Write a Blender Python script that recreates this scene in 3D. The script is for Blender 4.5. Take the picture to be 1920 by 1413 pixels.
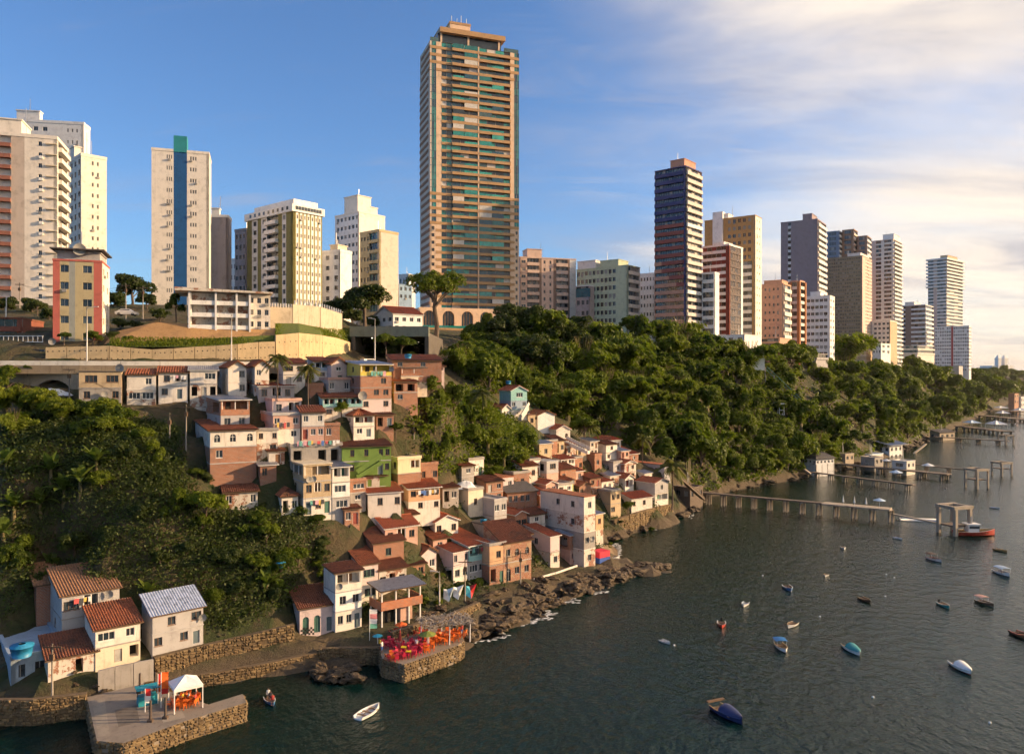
import bpy, math, random
import numpy as np
from mathutils import Vector, Matrix
R = math.radians
rnd = random.Random(11)
for o in list(bpy.data.objects): bpy.data.objects.remove(o)
SC = bpy.context.scene
COL = SC.collection
# ---------------------------------------------------------------- camera, sky, sun, exposure
F, CX, HY, CH = 1450.0, 960.0, 700.0, 40.0          # focal length in photo pixels, horizon row, camera height (m)
cam = bpy.data.cameras.new('camera'); cam.lens = 36 * F / 1920; cam.sensor_width = 36
cam.shift_y = -6.5 / 1920; cam.clip_start = 1; cam.clip_end = 30000
co = bpy.data.objects.new('camera', cam); COL.objects.link(co)
co.location = (0, 0, CH); co.rotation_euler = (R(90), 0, 0); SC.camera = co
SUN_AZ, SUN_EL = 4.0, 15.0                          # degrees from +X towards +Y, elevation
sd = Vector((math.cos(R(SUN_AZ)) * math.cos(R(SUN_EL)), math.sin(R(SUN_AZ)) * math.cos(R(SUN_EL)), math.sin(R(SUN_EL))))
sl = bpy.data.lights.new('sun', 'SUN'); sl.energy = 5.0; sl.angle = R(0.6); sl.color = (1.0, 0.68, 0.38)
so = bpy.data.objects.new('sun', sl); COL.objects.link(so); so.rotation_euler = (-sd).to_track_quat('-Z', 'Y').to_euler()
so.location = (300, 100, 200)
W = bpy.data.worlds.new('World'); SC.world = W; W.use_nodes = True
def build_sky():
    nt = W.node_tree; N = nt.nodes; L = nt.links; N.clear()
    def n(t, **k):
        x = N.new(t)
        for a, b in k.items(): setattr(x, a, b)
        return x
    def m(op, a, b=None, c=None):
        x = n('ShaderNodeMath', operation=op)
        for i, q in enumerate((a, b, c)):
            if q is None: continue
            if isinstance(q, (int, float)): x.inputs[i].default_value = q
            else: L.new(q, x.inputs[i])
        return x.outputs[0]
    def mr(v, a, b, c=0, d=1):
        x = n('ShaderNodeMapRange', interpolation_type='SMOOTHSTEP'); L.new(v, x.inputs[0])
        for i, q in enumerate((a, b, c, d)): x.inputs[i + 1].default_value = q
        return x.outputs[0]
    def mix(f, a, b):
        x = n('ShaderNodeMix', data_type='RGBA')
        for i, q in ((0, f), (6, a), (7, b)):
            if isinstance(q, tuple): x.inputs[i].default_value = q + (1,)
            elif isinstance(q, (int, float)): x.inputs[i].default_value = q
            else: L.new(q, x.inputs[i])
        return x.outputs[2]
    sky = n('ShaderNodeTexSky', sky_type='NISHITA'); sky.sun_disc = False
    sky.sun_elevation = R(SUN_EL); sky.sun_rotation = R(90 - SUN_AZ)
    sky.altitude = 40; sky.air_density = 1.0; sky.dust_density = 0.6; sky.ozone_density = 2.5
    tc = n('ShaderNodeTexCoord'); sp = n('ShaderNodeSeparateXYZ'); L.new(tc.outputs['Generated'], sp.inputs[0])
    x, y, z = sp.outputs
    zz = m('ADD', m('MAXIMUM', z, 0.0), 0.10)
    cv = n('ShaderNodeCombineXYZ'); L.new(m('DIVIDE', x, zz), cv.inputs[0]); L.new(m('DIVIDE', y, zz), cv.inputs[1])
    def noise(scale, detail, rough, sx, sy, off, dist=0.0):
        mp = n('ShaderNodeMapping'); L.new(cv.outputs[0], mp.inputs[0]); mp.inputs['Scale'].default_value = (sx, sy, 1)
        mp.inputs['Location'].default_value = (off, off * .7, off * .3); mp.inputs['Rotation'].default_value = (0, 0, R(-28))
        t = n('ShaderNodeTexNoise'); t.inputs['Scale'].default_value = scale; t.inputs['Detail'].default_value = detail
        t.inputs['Roughness'].default_value = rough; t.inputs['Distortion'].default_value = dist; L.new(mp.outputs[0], t.inputs[0]); return t.outputs[0]
    big = noise(0.42, 7, .55, 1.0, 1.7, 3.1, .3)
    wisp = noise(1.1, 9, .62, .55, 2.2, 7.4, .6)
    s_ = n('ShaderNodeVectorMath', operation='DOT_PRODUCT'); L.new(tc.outputs['Generated'], s_.inputs[0]); s_.inputs[1].default_value = sd
    toward = mr(s_.outputs['Value'], -0.12, 0.62)
    low = mr(z, 0.42, 0.02)
    cover = m('ADD', m('MULTIPLY', big, 1.0), m('ADD', m('MULTIPLY', toward, 0.46), m('MULTIPLY', low, 0.03)))
    f1 = mr(cover, 0.60, 1.04)
    f2 = m('MULTIPLY', mr(m('ADD', wisp, m('MULTIPLY', toward, .1)), 0.52, 0.80), 0.6)
    fac = m('MINIMUM', m('MAXIMUM', f1, f2), 0.94)
    shade = noise(0.9, 6, .6, 1, 2.0, 1.7, .4)
    sunny = mr(m('ADD', m('MULTIPLY', toward, .8), m('MULTIPLY', shade, 1.5)), 1.0, 1.75)
    ccol = mix(sunny, (3.5, 3.5, 4.1), (8.8, 7.6, 6.3))
    tint = n('ShaderNodeMix', data_type='RGBA', blend_type='MULTIPLY'); tint.inputs[0].default_value = 1
    L.new(sky.outputs[0], tint.inputs[6]); tint.inputs[7].default_value = (0.98, 1.24, 1.60, 1)
    glow = mr(m('ADD', m('MULTIPLY', toward, .8), m('MULTIPLY', low, .45)), 0.75, 1.2)
    base = mix(m('MULTIPLY', glow, .55), tint.outputs[2], (8.8, 8.0, 6.6))
    out = mix(fac, base, ccol)
    bg = n('ShaderNodeBackground'); bg.inputs[1].default_value = 0.078; L.new(out, bg.inputs[0])
    wo = n('ShaderNodeOutputWorld'); L.new(bg.outputs[0], wo.inputs[0])
build_sky()
V = SC.view_settings; V.view_transform = 'Standard'; V.look = 'None'; V.exposure = 0.80; V.gamma = 1.0; V.use_curve_mapping = False
cy = SC.cycles; cy.max_bounces = 4; cy.diffuse_bounces = 2; cy.glossy_bounces = 2; cy.transmission_bounces = 2; cy.use_adaptive_sampling = True; cy.adaptive_threshold = .035; cy.adaptive_min_samples = 12
cy.transparent_max_bounces = 6; cy.volume_bounces = 0; cy.caustics_reflective = False; cy.caustics_refractive = False
cy.use_denoising = True; cy.sample_clamp_indirect = 4
# ---------------------------------------------------------------- helpers
def P(px, py, D): return Vector(((px - CX) / F * D, D, CH - (py - HY) / F * D))
def G(px, py, z=0.0):
    D = (CH - z) * F / (py - HY); return Vector(((px - CX) / F * D, D, z))
def proj(p): return (CX + F * p[0] / p[1], HY - F * (p[2] - CH) / p[1])
def tag(o, label=None, cat=None, group=None, kind=None):
    if label: o['label'] = label
    if cat: o['category'] = cat
    if group: o['group'] = group
    if kind: o['kind'] = kind
    return o
def empty(name, loc, rz=0.0):
    o = bpy.data.objects.new(name, None); COL.objects.link(o); o.location = loc; o.rotation_euler = (0, 0, rz); o.empty_display_size = .2; return o
def link(name, me, parent=None, loc=None, rz=None, scale=None):
    o = bpy.data.objects.new(name, me); COL.objects.link(o)
    if parent is not None: o.parent = parent
    if loc is not None: o.location = loc
    if rz is not None: o.rotation_euler = (0, 0, rz)
    if scale is not None: o.scale = scale
    return o
def copy_tree(o, parent=None):
    c = o.copy(); COL.objects.link(c); c.parent = parent
    for ch in o.children: copy_tree(ch, c)
    return c
def objmat(o, *mats):
    for i, m in enumerate(mats):
        o.material_slots[i].link = 'OBJECT'; o.material_slots[i].material = m
class MB:
    def __init__(s): s.v = []; s.f = []; s.m = []
    def add(s, vs, fs, mi=0):
        k = len(s.v); s.v += [tuple(p) for p in vs]; s.f += [tuple(k + i for i in f) for f in fs]; s.m += [mi] * len(fs)
    def quad(s, a, b, c, d, mi=0): s.add((a, b, c, d), ((0, 1, 2, 3),), mi)
    def hexa(s, p, mi=0): s.add(p, ((0, 3, 2, 1), (4, 5, 6, 7), (0, 1, 5, 4), (1, 2, 6, 5), (2, 3, 7, 6), (3, 0, 4, 7)), mi)
    def box(s, x0, x1, y0, y1, z0, z1, mi=0):
        s.hexa(((x0, y0, z0), (x1, y0, z0), (x1, y1, z0), (x0, y1, z0), (x0, y0, z1), (x1, y0, z1), (x1, y1, z1), (x0, y1, z1)), mi)
    def beam(s, a, b, w, h, mi=0, up=(0, 0, 1)):
        a = Vector(a); b = Vector(b); d = (b - a).normalized(); u = Vector(up)
        if abs(d.dot(u)) > .98: u = Vector((1, 0, 0))
        sx = d.cross(u).normalized() * w / 2; sz = sx.cross(d).normalized() * h / 2
        s.hexa([a - sx - sz, a + sx - sz, b + sx - sz, b - sx - sz, a - sx + sz, a + sx + sz, b + sx + sz, b - sx + sz], mi)
    def tube(s, pts, rad, n=7, mi=0, cap=True):
        pts = [Vector(p) for p in pts]; k = len(s.v); rings = []
        if isinstance(rad, (int, float)): rad = [rad] * len(pts)
        for i, p in enumerate(pts):
            d = (pts[min(i + 1, len(pts) - 1)] - pts[max(i - 1, 0)]).normalized()
            u = Vector((0, 0, 1)) if abs(d.z) < .9 else Vector((1, 0, 0))
            x = d.cross(u).normalized(); y = d.cross(x)
            for j in range(n):
                t = 2 * math.pi * j / n; s.v.append(tuple(p + (x * math.cos(t) + y * math.sin(t)) * rad[i]))
        for i in range(len(pts) - 1):
            for j in range(n):
                a = k + i * n + j; b = k + i * n + (j + 1) % n
                s.f.append((a, b, b + n, a + n)); s.m.append(mi)
        if cap:
            s.f.append(tuple(k + j for j in range(n))); s.m.append(mi)
            e = k + (len(pts) - 1) * n; s.f.append(tuple(e + j for j in reversed(range(n)))); s.m.append(mi)
    def prism(s, poly, z0, z1, mi=0):
        n = len(poly); vs = [(x, y, z0) for x, y in poly] + [(x, y, z1) for x, y in poly]
        fs = [tuple(reversed(range(n))), tuple(range(n, 2 * n))] + [(i, (i + 1) % n, (i + 1) % n + n, i + n) for i in range(n)]
        s.add(vs, fs, mi)
    def mesh(s, name, mats, smooth=False):
        me = bpy.data.meshes.new(name); me.from_pydata(s.v, [], s.f)
        for m in (mats if isinstance(mats, (list, tuple)) else [mats]): me.materials.append(m)
        if any(s.m): me.polygons.foreach_set('material_index', s.m)
        if smooth: me.polygons.foreach_set('use_smooth', [True] * len(s.f))
        me.update(); return me
    def build(s, name, mats, parent=None, smooth=False, loc=None): return link(name, s.mesh(name, mats, smooth), parent, loc)
# ---------------------------------------------------------------- materials
MATS = {}
def newmat(name):
    m = bpy.data.materials.new(name); m.use_nodes = True; nt = m.node_tree
    return m, nt, nt.nodes['Principled BSDF']
def nd(nt, t, **k):
    x = nt.nodes.new(t)
    for a, b in k.items(): setattr(x, a, b)
    return x
def coords(nt, scale=(1, 1, 1), rand=True):
    tc = nd(nt, 'ShaderNodeTexCoord'); mp = nd(nt, 'ShaderNodeMapping'); mp.inputs['Scale'].default_value = scale
    nt.links.new(tc.outputs['Object'], mp.inputs[0])
    if rand:
        oi = nd(nt, 'ShaderNodeObjectInfo'); ml = nd(nt, 'ShaderNodeMath', operation='MULTIPLY'); ml.inputs[1].default_value = 73.0
        nt.links.new(oi.outputs['Random'], ml.inputs[0]); nt.links.new(ml.outputs[0], mp.inputs['Location'])
    return mp.outputs[0]
def noise(nt, vec, scale, detail=4, rough=.6):
    t = nd(nt, 'ShaderNodeTexNoise'); t.inputs['Scale'].default_value = scale; t.inputs['Detail'].default_value = detail
    t.inputs['Roughness'].default_value = rough; nt.links.new(vec, t.inputs[0]); return t.outputs[0]
def ramp(nt, v, a, b):
    t = nd(nt, 'ShaderNodeMapRange', interpolation_type='SMOOTHSTEP'); nt.links.new(v, t.inputs[0])
    t.inputs[1].default_value = a; t.inputs[2].default_value = b; return t.outputs[0]
def mixc(nt, f, a, b, blend='MIX'):
    x = nd(nt, 'ShaderNodeMix', data_type='RGBA', blend_type=blend)
    for i, q in ((0, f), (6, a), (7, b)):
        if isinstance(q, tuple): x.inputs[i].default_value = tuple(q[:3]) + (1,)
        elif isinstance(q, (int, float)): x.inputs[i].default_value = q
        else: nt.links.new(q, x.inputs[i])
    return x.outputs[2]
def bump(nt, b, h, s=.3, d=.05):
    x = nd(nt, 'ShaderNodeBump'); x.inputs['Strength'].default_value = s; x.inputs['Distance'].default_value = d
    nt.links.new(h, x.inputs['Height']); nt.links.new(x.outputs[0], b.inputs['Normal'])
def wall(c, dirt=.5, rough=.88, brickpatch=0.0):
    """painted render with streaks, blotches and, if asked, patches of bare brick"""
    key = ('wall', c, dirt, brickpatch)
    if key in MATS: return MATS[key]
    m, nt, b = newmat('plaster'); L = nt.links
    v = coords(nt); n1 = noise(nt, v, .55, 6, .65)
    vs = coords(nt, (1.6, 1.6, .13)); n2 = noise(nt, vs, 1.1, 5, .7)
    dk = tuple(x * y for x, y in zip(c, (.42, .37, .31)))
    col = mixc(nt, ramp(nt, n1, .46, .74), c, tuple(x * .74 for x in c))
    f = nd(nt, 'ShaderNodeMath', operation='MULTIPLY'); L.new(ramp(nt, n2, .52, .78), f.inputs[0]); f.inputs[1].default_value = dirt
    col = mixc(nt, f.outputs[0], col, dk)
    if brickpatch:
        n3 = noise(nt, v, .4, 7, .7); bc = brick_col(nt)
        col = mixc(nt, ramp(nt, n3, .60 - brickpatch * .2, .64 - brickpatch * .2), col, bc)
    L.new(col, b.inputs['Base Color']); b.inputs['Roughness'].default_value = rough
    bump(nt, b, noise(nt, v, 5, 4, .7), .25, .06)
    MATS[key] = m; return m
def brick_col(nt, c=(.36, .13, .06)):
    tc = nd(nt, 'ShaderNodeTexCoord'); sp = nd(nt, 'ShaderNodeSeparateXYZ'); nt.links.new(tc.outputs['Object'], sp.inputs[0])
    ad = nd(nt, 'ShaderNodeMath', operation='ADD'); nt.links.new(sp.outputs[0], ad.inputs[0]); nt.links.new(sp.outputs[1], ad.inputs[1])
    cb = nd(nt, 'ShaderNodeCombineXYZ'); nt.links.new(ad.outputs[0], cb.inputs[0]); nt.links.new(sp.outputs[2], cb.inputs[1])
    t = nd(nt, 'ShaderNodeTexBrick'); nt.links.new(cb.outputs[0], t.inputs[0]); t.inputs['Scale'].default_value = 1
    t.inputs['Brick Width'].default_value = .32; t.inputs['Row Height'].default_value = .2; t.inputs['Mortar Size'].default_value = .022
    t.inputs['Color1'].default_value = c + (1,); t.inputs['Color2'].default_value = (c[0] * .72, c[1] * .68, c[2] * .66, 1)
    t.inputs['Mortar'].default_value = (.33, .28, .23, 1); return t.outputs[0]
def brick(c=(.36, .13, .06)):
    key = ('brick', c)
    if key in MATS: return MATS[key]
    m, nt, b = newmat('bare_brick'); v = coords(nt)
    col = mixc(nt, ramp(nt, noise(nt, v, .5, 5, .65), .45, .8), brick_col(nt, c), (.20, .13, .10))
    nt.links.new(col, b.inputs['Base Color']); b.inputs['Roughness'].default_value = .9
    bump(nt, b, noise(nt, v, 6, 3), .4, .06); MATS[key] = m; return m
def flat(c, rough=.7, metal=0.0, var=.25, scale=1.0, spec=.5, emit=None):
    key = ('flat', c, rough, metal, var, scale, emit)
    if key in MATS: return MATS[key]
    m, nt, b = newmat('surface'); v = coords(nt)
    n1 = noise(nt, v, 1.3 * scale, 5, .65)
    nt.links.new(mixc(nt, ramp(nt, n1, .4, .72), c, tuple(x * (1 - var) for x in c)), b.inputs['Base Color'])
    b.inputs['Roughness'].default_value = rough; b.inputs['Metallic'].default_value = metal
    b.inputs['Specular IOR Level'].default_value = spec
    if emit: b.inputs['Emission Color'].default_value = tuple(emit[:3]) + (1,); b.inputs['Emission Strength'].default_value = emit[3]
    MATS[key] = m; return m
def glass(c=(.03, .04, .05), rough=.08):
    key = ('glass', c, rough)
    if key in MATS: return MATS[key]
    m, nt, b = newmat('window_glass'); v = coords(nt)
    nt.links.new(mixc(nt, ramp(nt, noise(nt, v, .8, 3), .4, .7), c, tuple(x * .6 for x in c)), b.inputs['Base Color'])
    b.inputs['Roughness'].default_value = rough; b.inputs['Specular IOR Level'].default_value = .6
    bump(nt, b, noise(nt, v, .5, 2), .06, .3); MATS[key] = m; return m
def tilemat(c=(.30, .095, .04), moss=.5):
    key = ('tile', c, moss)
    if key in MATS: return MATS[key]
    m, nt, b = newmat('clay_tile'); v = coords(nt)
    n1 = noise(nt, v, .35, 6, .7); n2 = noise(nt, v, 3.2, 3, .8)
    col = mixc(nt, ramp(nt, n2, .35, .68), tuple(x * 1.25 for x in c), tuple(x * .62 for x in c))
    f = nd(nt, 'ShaderNodeMath', operation='MULTIPLY'); nt.links.new(ramp(nt, n1, .48, .66), f.inputs[0]); f.inputs[1].default_value = moss
    col = mixc(nt, f.outputs[0], col, (.075, .045, .03))
    nt.links.new(col, b.inputs['Base Color']); b.inputs['Roughness'].default_value = .9; MATS[key] = m; return m
def leafmat(key, c1, c2, trans=.38):
    if key in MATS: return MATS[key]
    m, nt, b = newmat('foliage_' + key); L = nt.links
    oi = nd(nt, 'ShaderNodeObjectInfo'); g = nd(nt, 'ShaderNodeNewGeometry')
    ad = nd(nt, 'ShaderNodeMath', operation='MULTIPLY_ADD'); L.new(g.outputs['Random Per Island'], ad.inputs[0]); ad.inputs[1].default_value = .55; L.new(oi.outputs['Random'], ad.inputs[2])
    ml = nd(nt, 'ShaderNodeMath', operation='MULTIPLY'); L.new(ad.outputs[0], ml.inputs[0]); ml.inputs[1].default_value = .65
    col = mixc(nt, ml.outputs[0], c1, c2)
    L.new(col, b.inputs['Base Color']); b.inputs['Roughness'].default_value = .55; b.inputs['Specular IOR Level'].default_value = .25
    tr = nd(nt, 'ShaderNodeBsdfTranslucent'); L.new(mixc(nt, .5, col, (.13, .21, .008)), tr.inputs[0])
    mx = nd(nt, 'ShaderNodeMixShader'); mx.inputs[0].default_value = trans
    L.new(b.outputs[0], mx.inputs[1]); L.new(tr.outputs[0], mx.inputs[2]); L.new(mx.outputs[0], nt.nodes['Material Output'].inputs[0])
    MATS[key] = m; return m
LEAF = leafmat('broad', (.026, .056, .006), (.18, .22, .012), .42)
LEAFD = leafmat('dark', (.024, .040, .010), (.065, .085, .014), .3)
LEAFY = leafmat('bamboo', (.09, .13, .010), (.22, .25, .016), .45)
LEAFB = leafmat('banana', (.075, .12, .022), (.15, .19, .03), .45)
PALM = leafmat('palm', (.075, .085, .018), (.15, .14, .03), .35)
DRY = leafmat('dry', (.16, .085, .03), (.24, .13, .05), .3)
BARK = flat((.12, .085, .06), .9, 0, .5, 3)
WHITE = wall((.72, .66, .58), .85); CREAM = wall((.70, .60, .45), .4); CONC = wall((.34, .31, .28), .6); PINK = wall((.58, .36, .28), .45)
WHITE2 = wall((.62, .56, .48), .95, brickpatch=.38); WHITEC = wall((.80, .78, .74), .35); TAN = wall((.50, .38, .24), .55); GREY = wall((.42, .40, .39), .5)
BRICK = brick(); BRICKO = brick((.44, .17, .08)); TILE = tilemat(); TILED = tilemat((.20, .07, .035), .75); TILER = tilemat((.36, .10, .045), .3)
GLASS = glass(); GLASSB = glass((.05, .065, .08)); CURT = flat((.45, .42, .36), .7, 0, .3, 2); DARK = flat((.02, .018, .016), .9)
SHEET = flat((.42, .43, .46), .45, .5, .35, 1.4); SHEETD = flat((.10, .09, .085), .8, 0, .4); STEEL = flat((.45, .45, .45), .4, .8)
WOOD = flat((.17, .10, .055), .85, 0, .4, 3); WPAINT = flat((.78, .76, .72), .6, 0, .12)
# ---------------------------------------------------------------- village houses, one row each (photo pixels of the outer edges, depth in metres, turn in degrees)
WK = dict(W=WHITE, V=WHITE2, C=CREAM, G=CONC, B=BRICK, O=BRICKO, P=PINK, T=TAN, Y=GREY, X=WHITEC,
          g=wall((.17, .27, .055), .35), l=wall((.52, .56, .20), .3), q=wall((.30, .55, .52), .4), y=wall((.62, .50, .10), .3),
          b=wall((.10, .32, .62), .3), p=wall((.62, .50, .48), .5), s=wall((.34, .42, .50), .5), z=wall((.62, .38, .22), .3), e=wall((.74, .60, .40), .25))
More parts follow.
